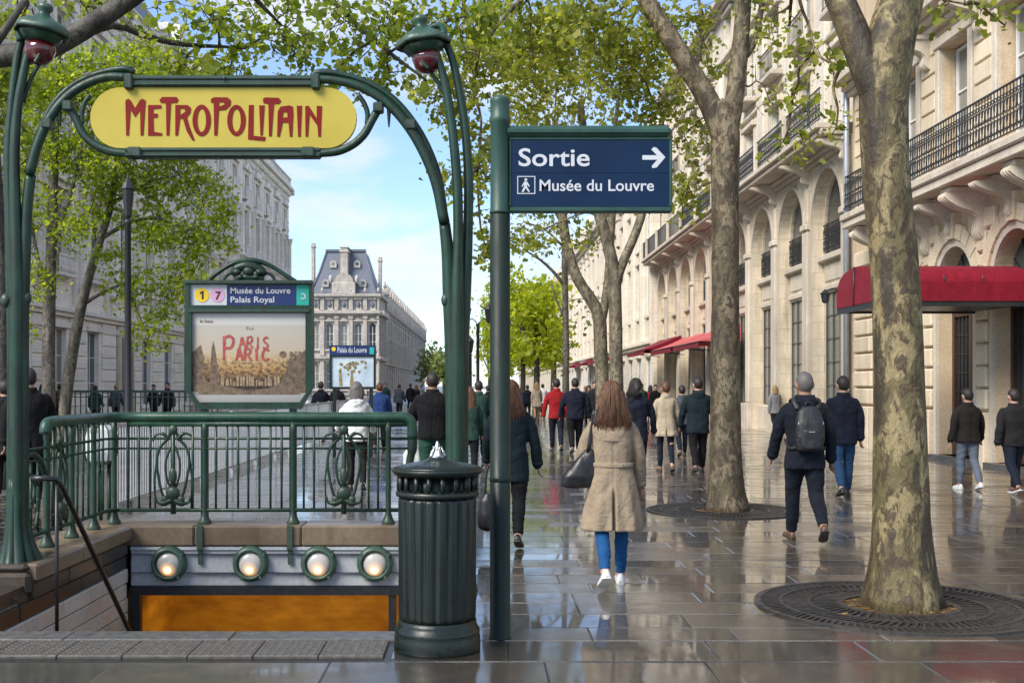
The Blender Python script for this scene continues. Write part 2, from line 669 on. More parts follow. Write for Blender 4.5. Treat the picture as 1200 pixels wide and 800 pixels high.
def paint_mat(name, c0, c1, rough=.38, wear=.6, grime=.85, edge=(.12, .15, .12)):
    '''old gloss paint on cast iron: uneven coats, dirt run down by rain, chips to rust, rubbed edges'''
    m, n, l, b = new_mat(name)
    v = mapping(n, l)
    t = nz(n, l, v, 5, 6, .65)
    r = ramp(n, [(.3, c0), (.7, c1)])
    l.new(t.outputs['Fac'], r.inputs[0])
    col = r.outputs['Color']
    v2 = mapping(n, l, (9, 9, .8))
    t2 = nz(n, l, v2, 2.2, 6, .65)
    r2 = ramp(n, [(.46, (0, 0, 0)), (.68, (grime,) * 3)])
    l.new(t2.outputs['Fac'], r2.inputs[0])
    col = mixrgb(n, l, r2.outputs['Color'], col, (.006, .009, .006))
    ge = n.new('ShaderNodeNewGeometry')
    r3 = ramp(n, [(.52, (0, 0, 0)), (.60, (wear,) * 3)])
    l.new(ge.outputs['Pointiness'], r3.inputs[0])
    t4 = nz(n, l, v, 34, 5, .7)
    mm = mixrgb(n, l, 1.0, r3.outputs['Color'], t4.outputs['Color'], 'MULTIPLY')
    col = mixrgb(n, l, mm, col, edge)
    t5 = nz(n, l, v, 21, 5, .7)
    r5 = ramp(n, [(.635, (0, 0, 0)), (.665, (.85, .85, .85))])
    l.new(t5.outputs['Fac'], r5.inputs[0])
    col = mixrgb(n, l, r5.outputs['Color'], col, (.045, .022, .010))
    l.new(col, b.inputs['Base Color'])
    r6 = ramp(n, [(.3, (rough * .7,) * 3), (.7, (rough * 1.6,) * 3)])
    l.new(t2.outputs['Fac'], r6.inputs[0])
    l.new(r6.outputs['Color'], b.inputs['Roughness'])
    bump(n, l, b, t4.outputs['Fac'], .35, .006)
    return m


M['green'] = paint_mat('green_cast_iron', (.004, .023, .011), (.012, .056, .029))
M['green_light'] = paint_mat('weathered_green_iron', (.010, .042, .024), (.032, .102, .063), .32, .6, .5, (.2, .26, .22))
M['green_dark'] = paint_mat('dark_green_paint', (.0015, .0045, .003), (.004, .012, .008), .30, .35, .5, (.03, .05, .04))
M['pole_dark'] = plain('dark_pole_paint', (.005, .013, .010), (.011, .024, .018), .34, 5, (1, 1, .4), bs=.15, rough2=.6, spec=.3)
M['pole_green'] = plain('pole_green_paint', (.012, .045, .032), (.030, .085, .062), .35, 6, (1, 1, .4), bs=.15, rough2=.5)
M['yellow'] = plain('yellow_enamel', (.46, .36, .050), (.54, .44, .08), .4, 1.3, bs=.02, spec=.25)
M['red_letter'] = plain('dark_red_enamel', (.17, .006, .005), (.22, .010, .007), .5, 8, bs=.02, spec=.2)
M['ruby'] = plain('ruby_glass', (.05, .004, .005), (.12, .008, .010), .08, 6, bs=.03, coat=.8)
M['navy_sign'] = plain('navy_sign_enamel', (.002, .014, .045), (.004, .021, .062), .4, 3, bs=.02, spec=.25)
M['navy_strip'] = plain('blue_header_enamel', (.006, .020, .11), (.010, .030, .14), .35, 3, bs=.02)
M['white_print'] = plain('white_print', (.52, .54, .57), (.60, .62, .64), .45, 8, bs=.02)
M['black_print'] = plain('black_print', (.012, .012, .014), (.02, .02, .022), .45, 8, bs=.02)
M['line_yellow'] = plain('yellow_disc_print', (.80, .52, .015), (.86, .60, .025), .45, 8, bs=.02)
M['line_pink'] = plain('pink_disc_print', (.62, .33, .48), (.70, .39, .55), .45, 8, bs=.02)
M['teal'] = plain('teal_print', (.015, .34, .27), (.02, .42, .33), .45, 8, bs=.02)
M['blackrail'] = plain('black_handrail', (.008, .008, .009), (.02, .019, .018), .3, 10, bs=.08)
M['pane'] = glass_mat('window_glass', (.055, .065, .07))
M['pane_green'] = glass_mat('green_window_glass', (.07, .095, .085))
M['pane_pale'] = glass_mat('curtained_glass', (.26, .29, .28), .1)
M['wframe'] = plain('white_window_paint', (.62, .62, .60), (.74, .74, .72), .5, 10, bs=.05)
M['dframe'] = plain('dark_window_paint', (.05, .055, .055), (.09, .095, .095), .5, 10, bs=.05)
M['door_wood'] = plain('dark_brown_wood', (.035, .014, .010), (.075, .032, .022), .4, 8, (6, 6, .6), bs=.2)
M['awning'] = cloth_mat('crimson_canvas', (.16, .006, .016), (.23, .012, .026), .6, fold=.15)
M['awning_pale'] = cloth_mat('faded_red_canvas', (.50, .10, .10), (.60, .15, .14), .7, fold=.15)
M['soil'] = plain('damp_soil_with_litter', (.025, .016, .008), (.17, .095, .02), .7, 40, bs=.5)
M['grate'] = plain('cast_iron_grate', (.016, .015, .014), (.05, .045, .04), .28, 16, bs=.3, rough2=.55)
M['steel'] = plain('galvanised_steel', (.42, .43, .44), (.56, .57, .58), .35, 10, bs=.08, metal=.5)
M['white_glass'] = plain('milky_glass', (.70, .72, .70), (.82, .83, .82), .25, 5, bs=.04)
M['wetmetal'] = plain('wet_bare_metal', (.30, .31, .30), (.6, .61, .6), .18, 12, metal=.8, bs=.3)


def lamp_glass():
    m, n, l, b = new_mat('lit_bulkhead_glass')
    lw = n.new('ShaderNodeTexCoord')
    g = n.new('ShaderNodeTexGradient'); g.gradient_type = 'SPHERICAL'
    mp = n.new('ShaderNodeMapping'); mp.inputs['Scale'].default_value = (11, 11, 11)
    mp.inputs['Location'].default_value = (0, .55, .5)
    l.new(lw.outputs['Object'], mp.inputs['Vector']); l.new(mp.outputs[0], g.inputs[0])
    r = ramp(n, [(0, (0, 0, 0)), (.35, (.25, .12, .04)), (1, (6, 3.4, 1.2))])
    l.new(g.outputs['Fac'], r.inputs[0])
    b.inputs['Base Color'].default_value = (.55, .52, .47, 1)
    b.inputs['Roughness'].default_value = .2
    b.inputs['Coat Weight'].default_value = .5
    l.new(r.outputs['Color'], b.inputs['Emission Color'])
    b.inputs['Emission Strength'].default_value = 1.0
    return m


M['lamp_glass'] = lamp_glass()


def bark_mat(name, tones, patch=5.0, dark=.45, rough=.65):
    """plane-tree bark: flaking plates in olive, cream and grey-brown with dark wet runs"""
    m, n, l, b = new_mat(name)
    v = mapping(n, l, (1, 1, .55))
    w = nz(n, l, v, 4, 4, .6)
    vv = mixrgb(n, l, .16, v, w.outputs['Color'])
    t1 = nz(n, l, vv, patch, 5, .55, .5)
    r1 = ramp(n, [(.36, tones[2]), (.42, tones[0]), (.50, tones[0]), (.54, tones[1]), (.64, tones[1]), (.67, tones[2])])
    l.new(t1.outputs['Fac'], r1.inputs[0])
    t2 = nz(n, l, vv, patch * 2.7, 5, .65, .4)
    r2 = ramp(n, [(.51, (0, 0, 0)), (.56, (.9, .9, .9))])
    l.new(t2.outputs['Fac'], r2.inputs[0])
    col = mixrgb(n, l, r2.outputs['Color'], r1.outputs['Color'], tones[2])
    v3 = mapping(n, l, (2.4, 2.4, .42))
    t3 = nz(n, l, v3, 1.9, 6, .6)
    r3 = ramp(n, [(.53, (0, 0, 0)), (.59, (dark,) * 3)])
    l.new(t3.outputs['Fac'], r3.inputs[0])
    col = mixrgb(n, l, r3.outputs['Color'], col, (.036, .026, .016))
    t4 = nz(n, l, v, 60, 4, .7)
    r4 = ramp(n, [(.3, (.7, .7, .7)), (.7, (1.2, 1.2, 1.2))])
    l.new(t4.outputs['Fac'], r4.inputs[0])
    col = mixrgb(n, l, 1.0, col, r4.outputs['Color'], 'MULTIPLY')
    l.new(col, b.inputs['Base Color'])
    b.inputs['Roughness'].default_value = rough
    ad = n.new('ShaderNodeMath'); ad.operation = 'ADD'
    l.new(t2.outputs['Fac'], ad.inputs[0]); l.new(t1.outputs['Fac'], ad.inputs[1])
    bump(n, l, b, ad.outputs[0], .6, .04)
    return m


M['bark_green'] = bark_mat('olive_plane_bark', [(.125, .100, .040), (.265, .210, .100), (.062, .040, .020)], 5.2, .85)
M['bark_brown'] = bark_mat('brown_plane_bark', [(.125, .098, .052), (.225, .180, .105), (.060, .040, .024)], 6.5, .6)
M['bark_pale'] = bark_mat('pale_plane_bark', [(.17, .145, .09), (.26, .225, .145), (.08, .06, .04)], 6.0, .4)
M['bark_grey'] = bark_mat('grey_bark', [(.12, .105, .08), (.19, .17, .13), (.06, .05, .038)], 6.0, .4)
M['bark_dark'] = bark_mat('dark_bark', [(.055, .048, .036), (.09, .08, .06), (.03, .025, .02)], 6.0, .4)


def leaf_mat(name, stops, trans=.45):
    m = bpy.data.materials.new(name)
    m.use_nodes = True
    n, l = m.node_tree.nodes, m.node_tree.links
    n.clear()
    out = n.new('ShaderNodeOutputMaterial')
    ge = n.new('ShaderNodeNewGeometry')
    r = ramp(n, stops)
    l.new(ge.outputs['Random Per Island'], r.inputs[0])
    b = n.new('ShaderNodeBsdfPrincipled')
    b.inputs['Roughness'].default_value = .42
    b.inputs['Specular IOR Level'].default_value = .35
    l.new(r.outputs['Color'], b.inputs['Base Color'])
    tr = n.new('ShaderNodeBsdfTranslucent')
    g = mixrgb(n, l, 1.0, r.outputs['Color'], (1.5, 1.5, .55), 'MULTIPLY')
    l.new(g, tr.inputs['Color'])
    mx = n.new('ShaderNodeMixShader')
    mx.inputs[0].default_value = trans
    l.new(b.outputs[0], mx.inputs[1]); l.new(tr.outputs[0], mx.inputs[2])
    l.new(mx.outputs[0], out.inputs[0])
    return m


M['leaf_near'] = leaf_mat('plane_leaves', [(0, (.13, .18, .03)), (.4, (.24, .31, .05)), (.8, (.35, .41, .08)), (1, (.47, .47, .13))], .62)
M['leaf_dull'] = leaf_mat('olive_plane_leaves', [(0, (.13, .16, .035)), (.4, (.25, .29, .055)), (.8, (.37, .39, .09)), (1, (.47, .44, .14))], .62)
M['leaf_bright'] = leaf_mat('spring_green_leaves', [(0, (.17, .24, .02)), (.4, (.29, .38, .03)), (.8, (.41, .49, .05)), (1, (.54, .55, .10))], .6)
M['leaf_lime'] = leaf_mat('lime_green_leaves', [(0, (.24, .30, .02)), (.4, (.36, .43, .03)), (.8, (.46, .52, .05)), (1, (.55, .55, .1))], .6)
M['leaf_far'] = leaf_mat('grey_green_leaves', [(0, (.11, .15, .05)), (.5, (.19, .24, .09)), (1, (.28, .32, .13))], .45)

# ---------------------------------------------------------------- ground, paving, stairwell
HX0, HX1, HY0, HY1 = -3.5, -0.6, 7.75, 11.4          # stairwell opening
PX0, PX1 = -7.2, 10.75                               # pavement between kerb and house fronts


def sheet(x0, x1, y0, y1, z, hole=None):
    b = MB()
    if hole is None:
        b.add([(x0, y0, z), (x1, y0, z), (x1, y1, z), (x0, y1, z)], [(0, 1, 2, 3)])
    else:
        a0, a1, b0, b1 = hole
        for (p, q, r_, s) in ((x0, a0, y0, y1), (a1, x1, y0, y1), (a0, a1, y0, b0), (a0, a1, b1, y1)):
            b.add([(p, r_, z), (q, r_, z), (q, s, z), (p, s, z)], [(0, 1, 2, 3)])
    return b


HOLE = (HX0 - .02, HX1 + .02, HY0 - .02, HY1 + .02)
sheet(-3000, 3000, -60, 4000, -.20, HOLE).build('ground', M['asphalt'], kind='structure')
sheet(-17.0, PX0 - .3, -30, 600, -.13).build('road', M['asphalt'], kind='structure')
pv = sheet(PX0, PX1 + .6, -12, 600, -.014, HOLE)
pv.box(PX0, -12, -.19, PX0 + .02, 600, -.014)
pavement = pv.build('pavement', M['joint'], kind='structure')
kb = MB()
y = -4.0
while y < 60:
    kb.cbox(PX0 - .30, y, -.19, PX0 - .004, y + 1.19, .004, .02)
    y += 1.2
kb.box(PX0 - .30, 60, -.19, PX0 - .004, 600, .002)
kb.build('kerb', M['curb'], kind='structure')
fp = sheet(-20.0, -17.0, -20, 400, -.004)
fp.box(-17.0, -20, -.19, -16.8, 400, .0)
fp.build('far_pavement', M['paving'], kind='structure')

# paving slabs: the 300 that show largest are objects of their own, the rest one joined part
edges = [4.4, 5.0, 5.6, 6.25, 6.9, 7.47, 7.87, 8.34]
while edges[-1] < 60:
    edges.append(edges[-1] + .43)
LEN = (.72, .96, 1.28)


def slab_mesh(L, Dp=.43):
    b = MB()
    g, c = .0065, .007
    x0, x1, y0, y1 = -L / 2 + .0015, L / 2 - .0015, -Dp / 2 + g, Dp / 2 - g
    V = [(x0, y0, -.03), (x1, y0, -.03), (x1, y1, -.03), (x0, y1, -.03),
         (x0, y0, -c), (x1, y0, -c), (x1, y1, -c), (x0, y1, -c),
         (x0 + c, y0 + c, 0), (x1 - c, y0 + c, 0), (x1 - c, y1 - c, 0), (x0 + c, y1 - c, 0)]
    Fc = [(8, 9, 10, 11)]
    for k in range(4):
        k2 = (k + 1) % 4
        Fc += [(k, k2, 4 + k2, 4 + k), (4 + k, 4 + k2, 8 + k2, 8 + k)]
    b.add(V, Fc)
    return b


slabs = []
rr_ = random.Random(3)
for i in range(len(edges) - 1):
    ya, yb = edges[i], edges[i + 1]
    ym = (ya + yb) / 2
    if 6.9 <= ya < 7.8: segs = [(-.56, PX1)]
    elif 7.8 <= ya < 9.0: segs = [(PX0, HX0 - .03), (HX1 + .03, PX1)]
    elif 9.0 <= ym < 12.0: segs = [(PX0, -4.06), (-.07, PX1)]
    else: segs = [(PX0, PX1)]
    for (xa, xb) in segs:
        x = xa - (rr_.random() * .5 if xa == PX0 else 0)
        while x < xb - .05:
            L = rr_.choice(LEN)
            if xb - (x + L) < .3: L = xb - x
            slabs.append((x + L / 2, ym, L, yb - ya))
            x += L


def shown(s):
    x, yy, L, D = s
    px, py = VX + x * F / yy, HY + EYE * F / yy
    if px < -40 or px > 1240 or py > 830: return 0
    return L * D / yy ** 3


slabs.sort(key=shown, reverse=True)
slab_me = {L: mesh_only(slab_mesh(L), 'paving_slab', M['paving']) for L in LEN}
for s in slabs[:300]:
    x, yy, L, D = s
    Lq = min(LEN, key=lambda q: abs(q - L))
    place_mesh('paving_slab', slab_me[Lq], pavement, (x, yy, rr_.uniform(-.0015, .0015)),
               (rr_.gauss(0, .0016), rr_.gauss(0, .0013), 0), (L / Lq, D / .43, 1))
sb = MB()
for s in slabs[300:]:
    x, yy, L, D = s
    b = slab_mesh(L, D)
    tz, tx, ty = rr_.uniform(-.0015, .0015), rr_.gauss(0, .0014), rr_.gauss(0, .0014)
    sb.add([(vx + x, vy + yy, vz + tz + vx * tx + vy * ty) for vx, vy, vz in b.v], b.f)
sb.build('paving_slabs', M['paving'], pavement, kind='stuff')
sheet(PX0, PX1, 60, 600, -.002).build('far_paving', M['paving'], pavement)

# stair nosing and tactile strip
nb = MB()
x = -4.9
while x < -.7:
    nb.cbox(x, 7.50, -.25, x + 1.08, 7.748, .004, .008)
    x += 1.085
nb.build('stair_nosing', M['curb'], kind='structure')
tac = thing('tactile_strip', 'grey strip of small raised studs along the head of the metro stairs', 'tactile strip', (-2.7, 7.25, 0))
tb = MB()
for k in range(11):
    xa = -2.3 + k * .4
    tb.cbox(xa + .002, -.215, -.03, xa + .398, .205, .006, .006)
tb.build('strip_base', M['tactile'], tac)
st = MB()
for i in range(88):
    for j in range(8):
        cx, cy = -2.28 + i * .05, -.19 + j * .053
        st.lathe([(.014, 0), (.011, .003), (.005, .004)], (cx, cy, .005), 6)
st.build('studs', M['tactile'], tac, kind='stuff')

# the stairwell
well = thing('metro_stairwell', 'stone walled stairwell going down to the metro with grey lintel and ochre passage', 'stairwell', (0, 0, 0))
sw = MB()
for k in range(15):
    ya = HY0 + k * .30
    sw.box(HX0 + .02, ya, -3.2, HX1 - .02, ya + .298, -.17 * (k + 1))
sw.build('steps', M['dark_stone'], well)
wb = MB()
wb.box(HX0 - .5, HY0, -3.2, HX0 - .06, 11.9, .10)           # left retaining wall core
wb.build('retaining_wall', M['dark_stone'], well)
MB().box(HX1 + .03, HY0, -3.2, HX1 + .5, 11.9, -.02).build('retaining_wall', M['dark_stone'], well)


def courses_x(z0, z1, ya, yb, L, mat, face, proud=.0, r=rr_, jit=.006):
    y_ = ya - r.random() * L * .4
    while y_ < yb:
        Lk = L * r.uniform(.85, 1.15)
        a, b_ = max(y_, ya), min(y_ + Lk, yb)
        if b_ - a > .05:
            MB().cbox(HX0 - .06, a + .004, z0 + .004, HX0 + proud + r.uniform(-jit, 0), b_ - .004, z1 - .004, .008).build('stone', mat, well)
        y_ += Lk


courses_x(-.02, .115, HY0 + 1.25, HY1, .8, M['dark_stone'], 0)
courses_x(-.15, -.02, HY0, HY1, 1.4, M['joint'], 0, -.012)
for k in range(7):
    courses_x(-.15 - .145 * (k + 1), -.15 - .145 * k, HY0, HY1, .62, M['stair_tile'], 0, jit=.004)
wt = MB()
wt.box(HX0 - .06, HY0, -3.2, HX0 - .004, HY1, -1.17)
wt.build('lower_wall', M['stair_tile'], well)
rt = MB()
rt.box(HX1 + .002, HY0, -3.2, HX1 + .028, HY1, -.03)
rt.build('right_wall', M['stair_tile'], well)
# copings: left, back and right parapet
y_ = 9.0
while y_ < 11.35:
    L = min(rr_.uniform(.9, 1.2), 11.42 - y_)
    if 11.42 - (y_ + L) < .3: L = 11.42 - y_
    MB().cbox(HX0 - .52, y_ + .004, .118, HX0 + .03, y_ + L - .004, .262 + rr_.uniform(-.003, .003), .018).build('coping_stone', M['coping'], well)
    MB().cbox(HX1 - .02, y_ + .004, -.01, HX1 + .52, y_ + L - .004, .258, .018).build('coping_stone', M['coping'], well)
    y_ += L
x_ = HX0 - .52
while x_ < HX1 + .5:
    L = min(rr_.uniform(1.0, 1.35), HX1 + .52 - x_)
    MB().cbox(x_ + .003, 11.424, .06, x_ + L - .003, 11.92, .262 + rr_.uniform(-.002, .002), .016).build('coping_stone', M['coping'], well)
    x_ += L
MB().box(HX0 - .5, 11.64, -.2, HX1 + .5, 11.9, .058).build('parapet', M['dark_stone'], well)
fb = MB()
fb.cbox(HX0 + .002, 11.46, -.34, HX1 - .002, 11.62, .056, .01)
fb.cbox(HX0 + .003, 11.44, .018, HX1 - .003, 11.47, .054, .006)
fb.build('fascia_panel', M['fascia'], well)
lb = MB()
lb.box(HX0 + .001, 11.43, -.425, HX1 - .001, 11.6, -.342)
lb.box(-.93, 11.45, -2.6, -.86, 11.55, -.426)
lb.box(HX0 + .004, 11.44, -2.6, HX0 + .10, 11.53, -.426)
lb.build('lintel_beam', M['iron'], well)
tn = MB()
tn.box(HX0 - .1, 13.2, -3.2, HX1 + .1, 13.3, -.3)
x_ = HX0
ow = tn.build('passage_wall', M['ochre'], well)
tw = MB()
tw.box(HX0 - .1, 11.6, -3.2, HX0, 13.2, -.3)
tw.build('passage_side', M['ochre'], well)
MB().box(HX1, 11.6, -3.2, HX1 + .1, 13.2, -.3).build('passage_side', M['ochre'], well)
MB().box(HX0 - .1, 11.6, -.40, HX1 + .1, 13.3, -.30).build('passage_ceiling', M['ochre'], well)
pl = bpy.data.lights.new('passage_lamp', 'AREA')
pl.shape = 'RECTANGLE'; pl.size = 2.4; pl.size_y = .25
pl.energy = 4.2; pl.color = (1, .72, .38)
plo = bpy.data.objects.new('passage_lamp', pl)
COL.objects.link(plo)
plo.location = (-2.05, 12.1, -.45)
plo.rotation_euler = (R(28), 0, 0)

# black handrail inside the stairwell
hr = thing('handrail', 'thin black handrail running down the left wall of the metro stairs', 'handrail', (-3.33, 9.0, 0))
h1 = MB()
h1.tube([(-.19, -.02, .93), (-.1, 0, .93), (0, 0, .92), (.01, .1, .86), (.02, 1.87, -.70), (.02, 3.0, -1.7)], .022, 8)
h1.build('rail', M['blackrail'], hr)
h2 = MB()
h2.tube([(.0, .02, .91), (-.0, .02, .2), (0, .02, -.9)], .016, 8)
h2.tube([(.02, 1.87, -.70), (.02, 1.87, -1.75)], .016, 8)
h2.build('bracket', M['blackrail'], hr)

# bulkhead lamps on the fascia
bl_root = None
for k, (px, word) in enumerate(((197, 'leftmost'), (293, 'second from the left'), (373, 'third from the left'), (439, 'rightmost'))):
    X, _, Z = at(px, 660.5, 11.4)
    if bl_root is None:
        bl_root = thing('bulkhead_lamp', '', 'lamp', (X, 11.455, Z), 0, 'round green lamps over the metro stairs')
        prof = []
        ring = MB()
        V = []
        nseg = 28
        for a in range(nseg + 1):
            pass
        for i, (r, yy) in enumerate(((.178, 0), (.180, -.03), (.165, -.075), (.140, -.095), (.126, -.085), (.124, -.03))):
            for a in range(nseg):
                t = 2 * PI * a / nseg
                V.append((r * math.cos(t), yy, r * math.sin(t)))
        Fc = []
        for i in range(5):
            for a in range(nseg):
                a2 = (a + 1) % nseg
                Fc.append((i * nseg + a, i * nseg + a2, (i + 1) * nseg + a2, (i + 1) * nseg + a))
        ring.add(V, Fc, True)
        for a in (.6, 2.5, 4.2, 5.4):
            ring.box(.165 * math.cos(a) - .012, -.09, .165 * math.sin(a) - .012, .165 * math.cos(a) + .012, -.05, .165 * math.sin(a) + .012)
        ring.build('ring', M['green_light'], bl_root)
        gl = MB()
        gl.sphere((0, -.03, 0), (.126, .07, .126), 24, 14)
        gl.build('lamp_glass', M['lamp_glass'], bl_root)
        o = bl_root
    else:
        o = copy_tree(bl_root)
        o.location = (X, 11.455, Z)
    o['label'] = 'round green lamp on the lintel above the stairs, %s of the four' % word

# ---------------------------------------------------------------- house fronts
def front(x0, s):
    """axes of a front along the avenue: u = distance down the avenue, n = outwards, z = up; s = -1 faces left"""
    return lambda u, n, z: (x0 + s * n, u, z)


def make_window(T, parent, outline, u0, u1, z0, z1, n, frame_mat, pane_mat, cols=2, rows=3, fw=.06, arch=False):
    """a window: frame with glazing bars (part) and its pane (sub-part)"""
    f = MB(T)
    w, h = u1 - u0, z1 - z0
    def bar(a, b, c, d, dn=.0):
        f.box(a, n - .05 + dn, b, c, n + .012 + dn, d)
    top = z1 if not arch else z1
    bar(u0, z0, u0 + fw, top); bar(u1 - fw, z0, u1, top); bar(u0 + fw, z0, u1 - fw, z0 + fw)
    if not arch:
        bar(u0 + fw, z1 - fw, u1 - fw, z1)
    for c in range(1, cols):
        uc = u0 + w * c / cols
        bar(uc - fw * .5, z0 + fw, uc + fw * .5, z1 - fw, -.003)
    for r_ in range(1, rows):
        zc_ = z0 + h * r_ / rows
        bar(u0 + fw, zc_ - fw * .3, u1 - fw, zc_ + fw * .3, -.006)
    fo = f.build('window', frame_mat, parent)
    g = MB(T)
    g.prism(outline if outline else rect(u0, z0, u1, z1), n - .03, n - .045, back=False)
    g.build('pane', pane_mat, fo)
    return fo


def wall_face(T, u0, u1, z0, z1, holes, n, depth, name, mat, parent):
    b = MB(T)
    b.prism(rect(u0, z0, u1, z1), n, n - depth, holes, back=False)
    return b.build(name, mat, parent)


def railing_run(T, parent, u0, u1, z, n, h=1.0, step=.125, pattern=True, mat=None, ends=None):
    """wrought iron balcony rail: bars, scrolls and two rails joined as one part"""
    b = MB(T)
    b.cbox(u0, n - .025, z + h - .035, u1, n + .025, z + h, .008)
    b.box(u0, n - .012, z + .09, u1, n + .012, z + .115)
    b.box(u0, n - .010, z + h - .17, u1, n + .010, z + h - .15)
    k = 0
    u = u0 + .03
    while u < u1:
        b.box(u - .008, n - .008, z + .1, u + .008, n + .008, z + h - .03)
        if pattern:
            for sgn, zc_ in ((1, z + .32), (-1, z + .62)):
                pts = [(u + step / 2 + .045 * math.cos(t) * (1 if k % 2 else -1), n, zc_ + .13 * math.sin(t)) for t in np.linspace(0, 1.75 * PI, 9)]
                b.tube(pts, .009, 4, False)
            b.tube([(u, n, z + .14), (u + step * .5, n, z + .22), (u + step, n, z + .14)], .008, 4, False)
            b.tube([(u, n, z + h - .16), (u + step * .5, n, z + h - .24), (u + step, n, z + h - .16)], .008, 4, False)
        u += step
        k += 1
    if ends is not None:
        for ue in ends:
            nn = n - .1
            while nn > n - .85:
                b.box(ue - .008, nn - .008, z + .1, ue + .008, nn + .008, z + h - .03)
                nn -= .12
            b.box(ue - .02, n - .85, z + h - .035, ue + .02, n - .026, z + h - .002)
    return b.build('balcony_rail', mat or M['iron'], parent, kind='stuff')


def cornice(T, parent, u0, u1, steps, mat, name='cornice', n_in=-.02):
    """moulding run: steps = [(z0, z1, projection)]"""
    b = MB(T)
    for (a, c, n) in steps:
        b.cbox(u0, n_in, a + .001, u1, n, c, .025)
    return b.build(name, mat, parent)


def corbel(T, parent, u, z_top, h, w, n, mat):
    b = MB(T)
    prof = spline([(0, -h), (.10, -h * .96), (.22, -h * .82), (.20, -h * .6), (.34, -h * .45), (.62, -h * .36), (.92, -h * .18), (n, -.08), (n, 0), (0, 0)], 4)
    P0 = [(u - w / 2, p[0] + .0, z_top + p[1]) for p in prof]
    P1 = [(u + w / 2, p[0] + .0, z_top + p[1]) for p in prof]
    N = len(prof)
    tri = tessellate_polygon([[Vector((p[0], p[1], 0)) for p in prof]])
    Fc = [tuple(t) for t in tri] + [tuple(i + N for i in t) for t in tri] + [(k, (k + 1) % N, N + (k + 1) % N, N + k) for k in range(N)]
    b.add(P0 + P1, Fc)
    b.box(u - w / 2 - .05, 0, z_top - .09, u + w / 2 + .05, n + .04, z_top - .002)
    for dv in (-.28, 0, .28):
        b.tube([(u + dv * w, p[0] + .012, z_top + p[1]) for p in prof[4:-6]], .022, 5)
    return b.build('corbel', mat, parent)


# ---- nearer house on the right: warm rusticated stone, arched doors, iron balcony
XA = 10.4
TA = front(XA, -1)
A0, A1 = 12.0, 32.3
hA = thing('corner_house', 'warm cream rusticated stone house with arched doors, iron balcony and crimson canopy', 'house', (0, 0, 0))
bays = [13.5, 16.4, 19.4, 22.35, 25.25, 28.15]
arch_hw, arch_z = 0.98, 3.72
holes = [arch_outline(c, arch_hw, .10, arch_z, 16) for c in bays]
wins1 = [(c - .76, 6.25, c + .76, 9.25) for c in bays]
wins2 = [(c - .62, 10.9, c + .62, 13.4) for c in bays]
holes += [rect(*w) for w in wins1] + [rect(*w) for w in wins2]
wall_face(TA, A0, A1, -.1, 15.2, holes, 0, .62, 'wall', M['lime_wall'], hA)
hb = MB(TA)
hb.box(A0, -8, -.1, A1, -.75, 15.2)
hb.build('house_body', M['lime_wall'], hA)
rA = random.Random(11)


def free_spans(z0, z1, u0, u1, extra=0.0):
    """stretches of a course not taken up by openings"""
    cuts = []
    for c in bays:
        zm = max(z0, arch_z)
        if z0 < arch_z + arch_hw + .32 and z1 > .1:
            if z0 < arch_z:
                hw = arch_hw + .20
            else:
                q = (arch_hw + .42) ** 2 - (z0 - arch_z) ** 2
                hw = math.sqrt(q) if q > 0 else 0
            if hw > 0: cuts.append((c - hw, c + hw))
    for w in wins1 + wins2:
        if z0 < w[3] + .22 and z1 > w[1] - .1:
            cuts.append((w[0] - .26, w[2] + .26))
    cuts.sort()
    out, u = [], u0
    for a, b in cuts:
        if a - u > .12: out.append((u, a))
        u = max(u, b)
    if u1 - u > .12: out.append((u, u1))
    return out


stone_count = 0
def lay(z0, z1, L, proud, ch, u0, u1, mat):
    for (a, b) in free_spans(z0, z1, u0, u1):
        n = max(1, round((b - a) / L))
        off = rA.uniform(-.15, .15) if n > 1 else 0
        cutp = [a + (b - a) * k / n + (off * L if 0 < k < n else 0) for k in range(n + 1)]
        for k in range(n):
            MB(TA).cbox(cutp[k] + .012, -.02, z0 + .02, cutp[k + 1] - .012, proud + rA.uniform(-.006, .006), z1 - .02, ch).build('stone', mat, hA)


lay(-.05, 1.12, 1.5, .16, .02, 20.3, 31.95, M['lime_warm'])
zc_ = 1.14
while zc_ < 5.0:
    lay(zc_, zc_ + .46, 1.35, .115, .035, 20.3, 31.95, M['lime_warm'])
    zc_ += .465
zc_ = 6.2
while zc_ < 9.6:
    lay(zc_, zc_ + .43, 1.6, .075, .02, 20.3, 31.95, M['lime_warm'])
    zc_ += .432
cornice(TA, hA, A0, A1, [(9.72, 9.86, .18), (9.86, 10.0, .34), (10.0, 10.22, .62)], M['lime_trim'])
cornice(TA, hA, A0, A1, [(14.3, 14.5, .2), (14.5, 14.8, .5)], M['lime_trim'])
